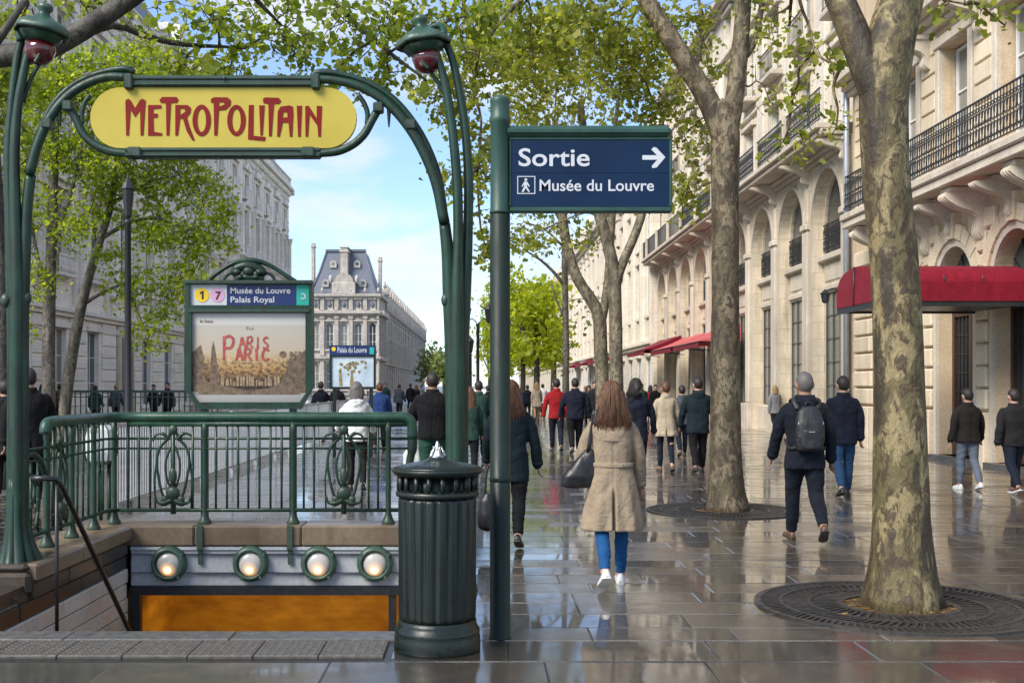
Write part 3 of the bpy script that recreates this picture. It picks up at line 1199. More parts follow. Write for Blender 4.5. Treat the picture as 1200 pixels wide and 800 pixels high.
# voussoirs and frames round the arches
for c in bays[2:]:
    nv = 11
    for k in range(nv):
        t0, t1 = PI * k / nv, PI * (k + 1) / nv
        r0, r1 = arch_hw + .17, arch_hw + (.72 if k == nv // 2 else .50)
        g = .012
        poly = [(c + r0 * math.cos(t0 + g), arch_z + r0 * math.sin(t0 + g)), (c + r1 * math.cos(t0 + g), arch_z + r1 * math.sin(t0 + g)),
                (c + r1 * math.cos(t1 - g), arch_z + r1 * math.sin(t1 - g)), (c + r0 * math.cos(t1 - g), arch_z + r0 * math.sin(t1 - g))]
        MB(TA).prism(poly, .125 + (.05 if k == nv // 2 else 0), -.01, back=False).build('voussoir', M['lime_warm'], hA)
    fr = MB(TA)
    ring_o = arch_outline(c, arch_hw + .16, .0, arch_z, 18)
    ring_i = arch_outline(c, arch_hw + .002, .0, arch_z, 18)
    N = len(ring_o)
    for (na, inn, ou) in ((.07, ring_i, ring_o),):
        V = [(p[0], na, p[1]) for p in inn] + [(p[0], na, p[1]) for p in ou] + [(p[0], -.03, p[1]) for p in inn] + [(p[0], -.03, p[1]) for p in ou]
        Fc = []
        for k in range(1, N):
            k2 = (k + 1) % N
            Fc += [(k, k2, N + k2, N + k), (k, k2, 2 * N + k2, 2 * N + k), (N + k, N + k2, 3 * N + k2, 3 * N + k)]
        fr.add(V, Fc)
    fr.build('arch_frame', M['lime_trim'], hA)
    # recessed door with fanlight
    d = MB(TA)
    d.prism(rect(c - arch_hw, .10, c + arch_hw, 3.35), -.30, -.40, [rect(c - arch_hw + .12, .9 + .2, c - .08, 3.2), rect(c + .08, 1.1, c + arch_hw - .12, 3.2)])
    do = d.build('door', M['door_wood'], hA)
    g = MB(TA)
    for sgn in (-1, 1):
        ua, ub = sorted((c + sgn * .08, c + sgn * (arch_hw - .12)))
        g.box(ua, -.38, 1.1, ub, -.36, 3.2)
        for kk in range(1, 4):
            g.box(ua + (ub - ua) * kk / 4 - .012, -.355, 1.1, ua + (ub - ua) * kk / 4 + .012, -.33, 3.2)
        for kk in range(1, 5):
            g.box(ua, -.355, 1.1 + 2.1 * kk / 5 - .012, ub, -.335, 1.1 + 2.1 * kk / 5 + .012)
    g.build('door_grille', M['iron'], do)
    MB(TA).box(c - arch_hw - .1, -.3, -.04, c + arch_hw + .1, .22, .10).build('doorstep', M['curb'], hA)
    g = MB(TA)
    g.prism(arch_outline(c, arch_hw, 3.36, arch_z, 16), -.32, -.35, back=False)
    fo = g.build('fanlight', M['pane_green'], hA)
    g = MB(TA)
    for t in np.linspace(0, PI, 7)[1:-1]:
        g.tube([(c, -.31, arch_z - .2), (c + arch_hw * math.cos(t), -.31, arch_z + arch_hw * math.sin(t))], .018, 5)
    g.box(c - arch_hw, -.33, 3.34, c + arch_hw, -.26, 3.42)
    g.build('fanlight_bars', M['iron'], fo)
    corbel(TA, hA, c, 5.72, .85, .26, .5, M['lime_trim'])
for c in (20.9, 23.8, 26.7, 29.6):
    corbel(TA, hA, c, 5.72, 1.1, .38, .80, M['lime_trim'])
bs = MB(TA)
bs.cbox(12.3, -.02, 5.74, 30.2, .98, 5.92, .02)
bs.cbox(12.34, -.02, 5.925, 30.16, 1.05, 6.10, .03)
bs.build('balcony_slab', M['lime_trim'], hA)
railing_run(TA, hA, 20.0, 30.05, 6.10, .92, 1.0, .13, ends=(30.05,))
for w in wins1 + wins2:
    if w[0] < 18: continue
    make_window(TA, hA, None, *(w[0] + .04, w[2] - .04, w[1], w[3] - .04), -.30, M['wframe'], M['pane_pale'], 2, 3, .07)
    b = MB(TA)
    b.cbox(w[0] - .22, -.02, w[1] - .05, w[0] - .002, .10, w[3] + .0, .02)
    b.cbox(w[2] + .002, -.02, w[1] - .05, w[2] + .22, .10, w[3] + .0, .02)
    b.cbox(w[0] - .26, -.02, w[3] + .002, w[2] + .26, .14, w[3] + .24, .02)
    b.build('window_surround', M['lime_trim'], hA)
for c in (23.8, 26.7):
    corbel(TA, hA, c, 9.72, .8, .3, .4, M['lime_trim'])
rb = MB(TA)
rb.add([(A0, .4, 15.2), (A1, .4, 15.2), (A1, -4, 20), (A0, -4, 20)], [(0, 1, 2, 3)])
rb.build('roof', M['slate'], hA)

# crimson vaulted canopy over the pavement
cn0 = thing('door_canopy', 'big crimson canvas canopy vaulted over the house door', 'canopy', (XA, 23.0, 0))
cw, cx0 = 1.15, -2.95                    # half width along the avenue, reach
zb, zt, zv = 3.26, 3.62, 4.02
def vault(x):
    return [(x, -cw, zb)] + [(x, -cw * math.cos(t), zt + (zv - zt) * math.sin(t) ** .8) for t in np.linspace(0, PI, 13)] + [(x, cw, zb)]
vb = MB()
ringsv = [vault(x) for x in np.linspace(-.03, cx0, 7)]
n = len(ringsv[0])
V = [p for r_ in ringsv for p in r_]
vb.add(V, [(i * n + k, i * n + k + 1, (i + 1) * n + k + 1, (i + 1) * n + k) for i in range(6) for k in range(1, n - 2)], True)
hipx = cx0
vb.add([(cx0, p[1], p[2]) for p in ringsv[-1][1:-1]] + [(cx0 - .02, 0, zt)], [(k, k + 1, n - 2) for k in range(n - 3)])
vb.build('canopy_top', M['awning'], cn0)
vb = MB()
vb.box(cx0 - .012, -cw - .012, zb, -.03, -cw, zt + .002)
vb.box(cx0 - .012, cw, zb, -.03, cw + .012, zt + .002)
vb.box(cx0 - .024, -cw, zb, cx0 - .012, cw, zt + .002)
vb.build('valance', M['awning'], cn0)
vb = MB()
for yy in (-cw + .03, cw - .03):
    vb.box(cx0, yy - .02, zb - .10, -.02, yy + .02, zb + .02)
vb.box(cx0 - .01, -cw, zb - .12, cx0 + .04, cw, zb - .001)
vb.box(cx0 + .05, -cw + .06, zb - .06, -.02, cw - .06, zb - .03)
vb.tube([(cx0 - .03, 0, zb), (cx0 - .03, 0, zv)], .02, 6)
for t in (.3, .55, .8):
    vb.tube([(cx0 * t, y_, z_ - .02) for (_, y_, z_) in vault(0)[1:-1]], .018, 5)
vb.build('canopy_frame', M['iron'], cn0)

# drainpipe between the two houses
dp = thing('drainpipe', 'grey zinc drainpipe running down between the two stone houses', 'drainpipe', (XA - .16, 32.38, 0))
b = MB()
b.tube([(0, 0, .1), (0, 0, 15.5)], .085, 10)
b.build('pipe', M['zinc'], dp)
b = MB()
for zz in (1.5, 4.0, 6.6, 9.2, 11.8):
    b.lathe([(.10, 0), (.105, .03), (.10, .06)], (0, 0, zz), 10)
b.build('pipe_collar', M['zinc'], dp)

# ---- arcaded house: tall round arches, balcony on a cornice, set-back upper storeys
XB = 10.4
TB = front(XB, -1)
B0, B1 = 32.45, 68.4
hB = thing('arcaded_house', 'pale stone house with tall round arches and long iron balcony', 'house', (0, 0, 0))
cB = [34.75 + 4.0 * k for k in range(8)] + [66.6]
wall_face(TB, B0, B1, -.1, 8.75, [arch_outline(c, 1.52, .02, 6.68, 20) for c in cB], 0, .46, 'wall', M['lime_pale'], hB)
inner = []
for c in cB:
    inner += [rect(c - 1.38, .95, c + 1.38, 4.55), arch_outline(c, 1.40, 5.72, 6.68, 16)]
wall_face(TB, B0, B1, -.1, 8.74, inner, -.34, .3, 'recess_wall', M['lime_pale'], hB)
MB(TB).box(B0, -8, -.1, B1, -1.1, 18.5).build('house_body', M['lime_pale'], hB)
for k, c in enumerate(cB):
    make_window(TB, hB, None, c - 1.38, c + 1.38, .95, 4.55, -.40, M['dframe'], M['pane_green'], 4, 5, .05)
    make_window(TB, hB, arch_outline(c, 1.40, 5.72, 6.68, 16), c - 1.40, c + 1.40, 5.72, 6.75, -.40, M['dframe'], M['pane'], 2, 2, .06, True)
    for nm_, q_ in (('window_sill', (1.51, 5.50, -.14, 5.70)), ('lintel', (1.45, 4.60, -.27, 4.78)), ('apron_panel', (1.25, 4.88, -.305, 5.42)), ('plinth', (1.51, .02, -.16, .92))):
        MB(TB).cbox(c - q_[0], -.36, q_[1], c + q_[0], q_[2], q_[3], .03).build(nm_, M['lime_trim'], hB)
    if k < 5:
        railing_run(TB, hB, c - 1.38, c + 1.38, 5.72, -.30, .95, .12, pattern=True)
    # moulded arch ring
    fr = MB(TB)
    ro, ri = arch_outline(c, 1.66, .0, 6.68, 20), arch_outline(c, 1.522, .0, 6.68, 20)
    N = len(ro)
    V = [(p[0], .05, p[1]) for p in ri] + [(p[0], .05, p[1]) for p in ro] + [(p[0], -.02, p[1]) for p in ri] + [(p[0], -.02, p[1]) for p in ro]
    Fc = []
    for q in range(1, N):
        q2 = (q + 1) % N
        Fc += [(q, q2, N + q2, N + q), (q, q2, 2 * N + q2, 2 * N + q), (N + q, N + q2, 3 * N + q2, 3 * N + q)]
    fr.add(V, Fc)
    fr.build('arch_frame', M['lime_trim'], hB)
for k in range(10):
    c = cB[0] - 2.0 + 4.0 * k
    if c > B1: continue
    b = MB(TB)
    hw = .28
    b.cbox(max(c - hw, B0), -.02, 1.0, min(c + hw, B1), .13, 6.55, .03)
    b.cbox(max(c - hw - .06, B0), -.02, -.05, min(c + hw + .06, B1), .19, .99, .03)
    b.cbox(max(c - hw - .05, B0), -.02, 6.56, min(c + hw + .05, B1), .19, 6.78, .04)
    b.cbox(max(c - .16, B0), -.02, 6.80, min(c + .16, B1), .09, 7.9, .03)
    b.build('pilaster', M['lime_trim'], hB)
    corbel(TB, hB, min(max(c, B0 + .2), B1 - .2), 8.74, .7, .20, .55, M['lime_trim'])
cornice(TB, hB, B0 + .1, B1, [(8.45, 8.60, .14), (8.60, 8.745, .24)], M['lime_trim'])
cornice(TB, hB, B0 + .05, B1, [(8.75, 8.92, .86), (8.92, 9.10, .98)], M['lime_trim'], 'balcony_slab', -.3)
u = B0 + .15
while u < B1 - .5:
    u2 = min(u + 3.6, B1)
    railing_run(TB, hB, u, u2, 9.10, .84, 1.0, .14, pattern=u < 52)
    MB(TB).cbox(u2 + .01, .70, 9.10, u2 + .18, .95, 10.16, .02).build('rail_post', M['lime_trim'], hB)
    u = u2 + .2
up1 = [(c - .70, 9.15, c + .70, 12.0) for c in cB]
up2 = [(c - .66, 13.3, c + .66, 15.6) for c in cB]
up3 = [(c - .60, 16.4, c + .60, 18.0) for c in cB]
wall_face(TB, B0, B1, 9.09, 18.6, [rect(*w) for w in up1 + up2 + up3], -.5, .5, 'upper_wall', M['lime_white'], hB)
for w in up1 + up2 + up3:
    make_window(TB, hB, None, w[0] + .03, w[2] - .03, w[1], w[3] - .03, -.66, M['wframe'], M['pane_green'], 2, 3, .06)
    b = MB(TB)
    b.cbox(w[0] - .2, -.52, w[1], w[0] - .003, -.42, w[3], .02)
    b.cbox(w[2] + .003, -.52, w[1], w[2] + .2, -.42, w[3], .02)
    b.cbox(w[0] - .28, -.52, w[3] + .003, w[2] + .28, -.30, w[3] + .22, .03)
    b.build('window_surround', M['lime_trim'], hB)
for w in up2:
    b = MB(TB)
    b.cbox(w[0] - .35, -.52, 12.95, w[2] + .35, -.05, 13.14, .03)
    b.build('balcony_ledge', M['lime_trim'], hB)
    railing_run(TB, hB, w[0] - .3, w[2] + .3, 13.14, -.12, .9, .14, pattern=False)
for k in range(10):
    c = cB[0] - 2.0 + 4.0 * k
    if c > B1: continue
    MB(TB).cbox(max(c - .45, B0), -.52, 9.1, min(c + .45, B1), -.38, 16.1, .03).build('upper_pilaster', M['lime_white'], hB)
cornice(TB, hB, B0, B1, [(12.45, 12.6, -.36), (16.1, 16.25, -.3), (18.3, 18.5, -.2), (18.5, 18.75, .1)], M['lime_trim'], 'upper_cornice', -.52)
b = MB(TB)
b.add([(B0, -.6, 18.7), (B1, -.6, 18.7), (B1, -3.5, 22.5), (B0, -3.5, 22.5)], [(0, 1, 2, 3)])
b.build('roof', M['slate'], hB)
# small grey lantern bracket on the pier beside the canopy
wl_ = thing('wall_lantern', 'small dark lantern bracketed on the pale pier beside the drainpipe', 'lantern', (XB - .15, 32.9, 4.25))
b = MB()
b.tube([(0, 0, .1), (-.25, 0, .18), (-.45, 0, .1)], .02, 6)
b.build('bracket', M['iron'], wl_)
b = MB()
b.lathe([(.05, -.22), (.10, -.18), (.13, .02), (.16, .05), (.05, .14), (.01, .18)], (-.45, 0, -.02), 8, smooth=False)
b.build('lantern_case', M['iron'], wl_)

# awnings of the shops in the arcade
def slope_awning(name, label, u0, u1, mat, reach=1.7, z_in=4.12, z_out=3.45):
    t = thing(name, label, 'awning', (XB, (u0 + u1) / 2, 0), 0, 'red shop awnings in the arcade')
    hu = (u1 - u0) / 2
    b = MB()
    N = 6
    rings = []
    for k in range(N + 1):
        s = k / N
        rings.append([(-.02 - reach * s, -hu, z_in + (z_out - z_in) * s - .05 * math.sin(PI * s)), (-.02 - reach * s, hu, z_in + (z_out - z_in) * s - .05 * math.sin(PI * s))])
    V = [p for r_ in rings for p in r_]
    V2 = [(p[0], p[1], p[2] - .02) for p in V]
    n_ = len(V)
    b.add(V + V2, [(2 * k, 2 * k + 1, 2 * k + 3, 2 * k + 2) for k in range(N)] + [(n_ + 2 * k, n_ + 2 * k + 2, n_ + 2 * k + 3, n_ + 2 * k + 1) for k in range(N)])
    for e in (0, 1):
        b.add([V[2 * k + e] for k in range(N + 1)] + [(-.02, V[e][1], z_out)], [(k, k + 1, N + 1) for k in range(N)])
    b.build('canvas', mat, t)
    b = MB()
    m_ = max(6, int(hu * 2 / .35))
    for k in range(m_):
        ya, yb = -hu + 2 * hu * k / m_, -hu + 2 * hu * (k + 1) / m_
        b.prism([(ya, z_out - .22), (ya + (yb - ya) * .25, z_out - .26), (ya + (yb - ya) * .75, z_out - .26), (yb, z_out - .22), (yb, z_out - .03), (ya, z_out - .03)], 0, .012)
    vv = [( -.02 - reach - p[1], p[0], p[2]) for p in b.v]
    b.v = vv
    b.build('valance', M['awning'], t)
    b = MB()
    b.tube([(-.03 - reach, -hu, z_out - .03), (-.03 - reach, hu, z_out - .03)], .025, 6)
    for yy in (-hu + .1, hu - .1):
        b.tube([(-.02, yy, z_out - .2), (-.03 - reach, yy, z_out - .03)], .02, 6)
    b.build('awning_frame', M['iron'], t)
    return t


slope_awning('shop_awning', 'faded red sloping awning, nearest of those in the arcade', 46.2, 52.3, M['awning_pale'])
slope_awning('shop_awning', 'faded red sloping awning, middle one of those in the arcade', 53.0, 59.3, M['awning_pale'])
slope_awning('shop_awning', 'crimson sloping awning, farthest of those in the arcade', 60.2, 67.2, M['awning'], 1.9, 4.3, 3.55)

# ---- pilastered houses further down on the right
def plain_house(name, label, x0, s, u0, u1, H, bay, floors, mat, roof_h, trim, win_w, pil=True, pane='pane', shop=False, roof=True, setback=2.4, gd=.2, ornate=False):
    T = front(x0, s)
    h = thing(name, label, 'building', (0, 0, 0))
    nb_ = int((u1 - u0) / bay)
    cs = [u0 + (k + .5) * (u1 - u0) / nb_ for k in range(nb_)]
    holes, wl2 = [], []
    for (z0, z1) in floors:
        for c in cs:
            holes.append(rect(c - win_w / 2, z0, c + win_w / 2, z1))
            wl2.append((c - win_w / 2, z0, c + win_w / 2, z1))
    wall_face(T, u0, u1, -.1, H, holes, 0, .4, 'wall', mat, h)
    MB(T).box(u0, -12, -.1, u1, -.45, H - .01).build('house_body', mat, h)
    for w in wl2:
        make_window(T, h, None, *(w[0], w[2], w[1], w[3]), -gd, M['wframe'], M[pane], 2, 3, .07)
        b = MB(T)
        b.cbox(w[0] - .25, -.02, w[3] + .003, w[2] + .25, .16, w[3] + .3, .03)
        b.cbox(w[0] - .2, -.02, w[1] - .2, w[2] + .2, .14, w[1] - .003, .03)
        b.build('window_surround', trim, h)
        if ornate and w[1] > 5:
            c = (w[0] + w[2]) / 2
            b = MB(T)
            hw = (w[2] - w[0]) / 2
            b.cbox(w[0] - .42, -.02, w[1] - .15, w[0] - .08, .24, w[3] + .02, .03)
            b.cbox(w[2] + .08, -.02, w[1] - .15, w[2] + .42, .24, w[3] + .02, .03)
            if int(c / bay) % 2:
                b.prism([(c - hw - .6, w[3] + .32), (c + hw + .6, w[3] + .32), (c, w[3] + 1.05)], .40, -.02)
            else:
                b.prism([(c - hw - .6, w[3] + .32), (c + hw + .6, w[3] + .32)] + arc_pts(c, w[3] + .32, hw + .55, .12, PI - .12, 10, .72), .40, -.02)
            b.sphere((c, .32, w[3] + .55), (.28, .2, .24), 8, 6)
            b.build('pediment', trim, h)
            b = MB(T)
            b.cbox(w[0] - .3, -.02, w[1] - .18, w[2] + .3, .45, w[1] - .02, .03)
            b.cbox(w[0] - .2, .30, w[1] + .72, w[2] + .2, .44, w[1] + .84, .02)
            q = w[0] - .12
            while q < w[2] + .2:
                b.lathe([(.05, 0), (.085, .18), (.045, .42), (.06, .74)], (q, .37, w[1] - .02), 6)
                q += .24
            b.build('window_balustrade', trim, h)
    if ornate:
        b = MB(T)
        u = u0 + .4
        while u < u1 - .4:
            b.cbox(u - .12, -.02, H - 1.28, u + .12, .34, H - 1.0, .03)
            b.sphere((u + .45, .06, H - 1.7), (.26, .12, .30), 8, 6)
            u += .9
        b.build('frieze_carving', trim, h, kind='stuff')
        b = MB(T)
        b.cbox(u0, .25, H + .86, u1, .5, H + 1.0, .03)
        u = u0 + .2
        while u < u1:
            b.lathe([(.07, 0), (.12, .25), (.06, .55), (.08, .86)], (u, .37, H), 6)
            u += .42
        b.build('roof_balustrade', trim, h, kind='stuff')
        for k in range(nb_ + 1):
            c = min(max(u0 + k * (u1 - u0) / nb_, u0 + .4), u1 - .4)
            for (za, zb) in ((6.3, 11.4), (12.3, 16.6)):
                b = MB(T)
                b.lathe([(.36, 0), (.36, .2), (.29, .3), (.27, zb - za - .6), (.30, zb - za - .55), (.40, zb - za - .1), (.44, zb - za)], (c, .26, za), 12)
                b.build('half_column', trim, h)
    if pil:
        for k in range(nb_ + 1):
            c = u0 + k * (u1 - u0) / nb_
            for dv in ((-.42, .42) if 0 < k < nb_ else ((.35,) if k == 0 else (-.35,))):
                b = MB(T)
                b.cbox(c + dv - .28, -.02, floors[0][1] + 1.0, c + dv + .28, .20, H - 1.4, .04)
                b.cbox(c + dv - .36, -.02, H - 1.39, c + dv + .36, .28, H - 1.0, .04)
                b.build('pilaster', trim, h)
    cornice(T, h, u0, u1, [(floors[0][1] + .55, floors[0][1] + .75, .2), (floors[0][1] + .75, floors[0][1] + .98, .34), (H - .98, H - .6, .22), (H - .6, H - .3, .45), (H - .3, H, .75)], trim)
    if roof:
        b = MB(T)
        b.add([(u0, .1, H), (u1, .1, H), (u1, -setback, H + roof_h), (u0, -setback, H + roof_h), (u0, -12, H + roof_h + .5), (u1, -12, H + roof_h + .5), (u0, -12, H), (u1, -12, H)],
              [(0, 1, 2, 3), (3, 2, 5, 4), (0, 3, 4, 6), (1, 7, 5, 2)])
        ro = b.build('roof', M['slate'], h)
        for c in cs[::2]:
            b = MB(T)
            b.cbox(c - .6, -1.6, H + .4, c + .6, .0, H + 2.3, .04)
            b.prism([(c - .75, H + 2.3), (c + .75, H + 2.3), (c, H + 3.0)], .06, -1.7)
            d_ = b.build('dormer', trim, ro)
            b2 = MB(T)
            b2.box(c - .38, .0, H + .7, c + .38, .012, H + 2.1)
            b2.build('dormer_pane', M['pane'], ro)
        for c in cs[1::4]:
            b = MB(T)
            b.cbox(c - .8, -setback - 1.2, H + roof_h - 1.0, c + .8, -setback - .3, H + roof_h + 2.0, .04)
            for q in (-.5, -.15, .2, .55):
                b.lathe([(.12, 0), (.10, .5), (.13, .55)], (c + q, -setback - .75, H + roof_h + 2.0), 8)
            b.build('chimney', trim, ro)
    return h


hC = plain_house('pilastered_house', 'tall pale house with paired pilasters beyond the arcade', 10.2, -1, 68.5, 136.0, 15.2, 4.2,
                 [(.3, 3.4), (6.0, 9.4), (10.4, 13.0)], M['lime_white'], 4.0, M['lime_white'], 1.6, gd=.08)
for k, (u0, u1, w_) in enumerate(((84, 89, 'nearest'), (92, 97, 'second'), (104, 110, 'third'), (118, 125, 'farthest'))):
    t = slope_awning('shop_awning', 'small red awning on the pilastered house, %s of its four' % w_, u0, u1, M['awning'], 1.5, 4.3, 3.6)
    t['group'] = 'red awnings on the pilastered house'
hD = plain_house('distant_house', 'far pale house front closing the right side of the avenue', 10.6, -1, 136.2, 330.0, 15.5, 6.5,
                 [(.3, 3.8), (6.0, 9.0), (10.2, 13.0)], M['lime_pale'], 4.5, M['lime_trim'], 2.2, pil=False, gd=.08)

# ---- long palace front across the road on the left
hE = plain_house('palace', 'long sooty pale palace front with tall windows across the road behind the trees', -20.0, 1, 24.0, 118.0, 21.8, 4.6,
                 [(.5, 4.4), (7.0, 11.0), (12.6, 16.4), (17.4, 19.4)], M['lime_left'], 5.0, M['lime_left'], 1.7, pil=True, ornate=True)
TE = front(-20.0, 1)
for (u, w_) in ((64.3, 0), (80.5, 0)):
    b = MB(TE)
    b.cbox(u - 1.35, -.02, -.05, u + 1.35, .22, 4.9, .05)
    d_ = b.build('doorcase', M['lime_trim'], hE)
    b = MB(TE)
    b.box(u - 1.0, .2, 0, u + 1.0, .235, 4.3)
    b.build('door', M['iron'], d_)
zc_ = .0
rE = random.Random(5)
for k in range(9):
    z0 = .0 + k * .62
    b = MB(TE)
    b.box(24.0, -.02, z0 + .04, 24.2, .06, z0 + .58)
cs_b = MB(TE)
for k in range(9):
    z0 = k * .62
    nbv = int((118 - 24) / 4.6)
    for q in range(nbv + 1):
        c = 24 + q * 94.0 / nbv
        a, b_ = max(24, c - 1.1), min(118, c + 1.1)
        cs_b.cbox(a, -.02, z0 + .03, b_, .09, z0 + .60, .03)
cs_b.build('rustic_courses', M['lime_left'], hE, kind='stuff')
# end wall towards the gap with its own cornice return
b = MB()
b.box(-32, 118.0, -.1, -20.02, 118.12, 21.78)
b.cbox(-32, 118.1, 21.2, -19.3, 118.6, 21.79, .03)
b.build('end_wall', M['lime_left'], hE)
# carved frieze swags and brackets under the palace cornice
b = MB(TE)
u = 24.4
while u < 117.8:
    b.cbox(u - .14, -.02, 20.9, u + .14, .5, 21.18, .03)
    u += .75
b.build('cornice_brackets', M['lime_left'], hE, kind='stuff')

# ---- the palace pavilion closing the view, and its long wing
PY = 220.0
hF = thing('palace_pavilion', 'grey stone palace pavilion with steep slate mansard roof far down the avenue', 'palace', (0, 0, 0))
TF = lambda u, n, z: (u, PY - n, z)
f0, f1 = -33.2, -19.6
fc = (f0 + f1) / 2
bw = (f1 - f0) / 5
fcs = [f0 + (k + .5) * bw for k in range(5)]
fl = [(1.0, 6.0), (8.6, 13.6)]
holesF = [arch_outline(c, .72, a, b_ - .7, 10) for c in fcs for (a, b_) in fl]
wall_face(TF, f0, f1, -.1, 19.0, holesF, 0, .6, 'wall', M['lime_grey'], hF)
MB().box(f0, PY + .7, -.1, f1, PY + 13, 19.0).build('pavilion_body', M['lime_grey'], hF)
for c in fcs:
    for (a, b_) in fl:
        make_window(TF, hF, arch_outline(c, .72, a, b_ - .7, 10), c - .72, c + .72, a, b_ - .5, -.4, M['wframe'], M['pane'], 2, 3, .12, True)
        b = MB(TF)
        b.prism([(c - 1.05, b_ + .35), (c + 1.05, b_ + .35), (c, b_ + 1.05)], .45, -.02)
        b.cbox(c - 1.0, -.02, a - .35, c + 1.0, .35, a - .02, .05)
        b.build('window_surround', M['lime_grey'], hF)
    b = MB(TF)
    b.sphere((c, .05, 17.1), (.42, .18, .55), 10, 6)
    b.cbox(c - .75, -.02, 16.3, c - .6, .25, 18.0, .03); b.cbox(c + .6, -.02, 16.3, c + .75, .25, 18.0, .03)
    b.build('oculus', M['slate'], hF)
    b = MB(TF)
    b.prism([(c - 1.0, 18.1), (c + 1.0, 18.1)] + arc_pts(c, 18.1, .85, .1, PI - .1, 8, .5), .42, -.02)
    b.build('attic_pediment', M['lime_grey'], hF)
for k in range(6):
    c = f0 + k * bw
    a, b_ = max(f0, c - .4), min(f1, c + .4)
    b = MB(TF)
    b.cbox(a, -.02, 7.4, b_, .45, 15.0, .06)
    b.cbox(a - (.1 if k else 0), -.02, 14.4, b_ + (.1 if k < 5 else 0), .6, 15.0, .06)
    b.cbox(a, -.02, 0, b_, .45, 6.4, .06)
    b.cbox(a, -.02, 16.1, b_, .35, 18.4, .06)
    b.sphere(((a + b_) / 2, .2, 19.9), (.3, .3, .55), 8, 6)
    b.build('pilaster', M['lime_grey'], hF)
cornice(TF, hF, f0 - .3, f1 + .3, [(6.5, 6.8, .5), (6.8, 7.3, .8), (15.05, 15.4, .6), (15.4, 16.0, 1.1), (18.4, 18.7, .5), (18.7, 19.2, .9)], M['lime_grey'])
rb = MB()
ra, rz0, rz1 = 2.6, 19.2, 27.6
q0 = [(f0 + .3, PY + .5), (f1 - .3, PY + .5), (f1 - .3, PY + 13), (f0 + .3, PY + 13)]
q1 = [(f0 + 3.1, PY + 3.2), (f1 - 3.1, PY + 3.2), (f1 - 3.1, PY + 11), (f0 + 3.1, PY + 11)]
qm = [(f0 + 1.9, PY + 2.0), (f1 - 1.9, PY + 2.0), (f1 - 1.9, PY + 12), (f0 + 1.9, PY + 12)]
V = [(x, y_, rz0) for x, y_ in q0] + [(x, y_, 23.6) for x, y_ in qm] + [(x, y_, rz1) for x, y_ in q1]
Fc = [(4 * i + k, 4 * i + (k + 1) % 4, 4 * i + 4 + (k + 1) % 4, 4 * i + 4 + k) for i in range(2) for k in range(4)] + [(8, 9, 10, 11)]
rb.add(V, Fc)
ro = rb.build('roof', M['slate'], hF)
b = MB()
b.box(f0 + 2.9, PY + 2.9, rz1, f1 - 2.9, PY + 3.4, rz1 + .45)
b.tube([(f0 + .3, PY + .5, rz0), (f0 + 1.9, PY + 2, 23.6), (f0 + 3.1, PY + 3.2, rz1)], .22, 6)
b.tube([(f1 - .3, PY + .5, rz0), (f1 - 1.9, PY + 2, 23.6), (f1 - 3.1, PY + 3.2, rz1)], .22, 6)
b.build('roof_ridge', M['slate'], ro)
b = MB()
b.cbox(fc - .72, PY + .6, 20.4, fc + .72, PY + 3.6, 28.0, .12)
b.cbox(fc - .95, PY + .4, 27.2, fc + .95, PY + 3.9, 27.6, .1)
b.cbox(fc - .85, PY + .5, 28.0, fc + .85, PY + 3.8, 28.3, .1)
b.build('chimney', M['lime_grey'], ro)
b = MB(TF)
b.cbox(fc - 2.2, -1.4, 19.2, fc + 2.2, .4, 21.4, .1)
b.prism([(fc - 2.4, 21.4), (fc + 2.4, 21.4)] + arc_pts(fc, 21.4, 1.8, 0, PI, 10), .3, -2.5)
b.sphere((fc - 2.5, .2, 22.0), (.4, .4, .8), 8, 6); b.sphere((fc + 2.5, .2, 22.0), (.4, .4, .8), 8, 6)
b.build('pediment', M['lime_grey'], hF)
for (xx, yy, zt_) in ((f0 + .6, 2, 29.2), (f1 - .2, 3.0, 26.6), (f0 + 2.6, 12, 29.0)):
    b = MB()
    b.cbox(xx - .33, PY + yy, 19.2, xx + .33, PY + yy + 1.2, zt_, .08)
    b.cbox(xx - .45, PY + yy - .15, zt_ - .9, xx + .45, PY + yy + 1.35, zt_ - .5, .08)
    b.build('chimney', M['lime_grey'], ro)
for (dx_, zz) in ((-3.6, 21.4), (3.6, 21.4), (-2.3, 25.2), (2.3, 25.2)):
    b = MB(TF)
    nn = -.6 if zz < 23 else -1.9
    b.prism([(fc + dx_ - .62, zz - .8), (fc + dx_ + .62, zz - .8)] + arc_pts(fc + dx_, zz, .62, 0, PI, 10), nn, nn - 2.0)
    d_ = b.build('roof_dormer', M['lime_grey'], ro)
    b = MB(TF)
    b.prism(arc_pts(fc + dx_, zz - .05, .36, 0, 2 * PI, 12)[:-1], nn + .03, nn - .1)
    b.build('dormer_pane', M['pane'], ro)

wing = plain_house('palace_wing', 'long grey palace wing receding behind the pavilion', -19.9, 1, 233.2, 400.0, 17.2, 6.4,
                   [(1.0, 5.2), (7.6, 11.4), (12.6, 15.0)], M['lime_grey'], 4.6, M['lime_grey'], 2.2, pil=True, setback=4)
hF2 = MB(front(-19.6, 1))
hF2.box(220, -.02, 6.5, 233, .6, 7.2)
hF2.box(220, -.02, 15.05, 233, .9, 16.0)
hF2.box(220, -.02, 18.4, 233, .7, 19.15)
for q in range(4):
    hF2.box(221 + q * 3.6, -.02, 7.4, 222 + q * 3.6, .35, 15.0)
    hF2.box(222.4 + q * 3.6, -.02, 8.6, 223.6 + q * 3.6, .03, 13.0, 1)
hF2.build('side_front', [M['lime_grey'], M['pane']], hF)
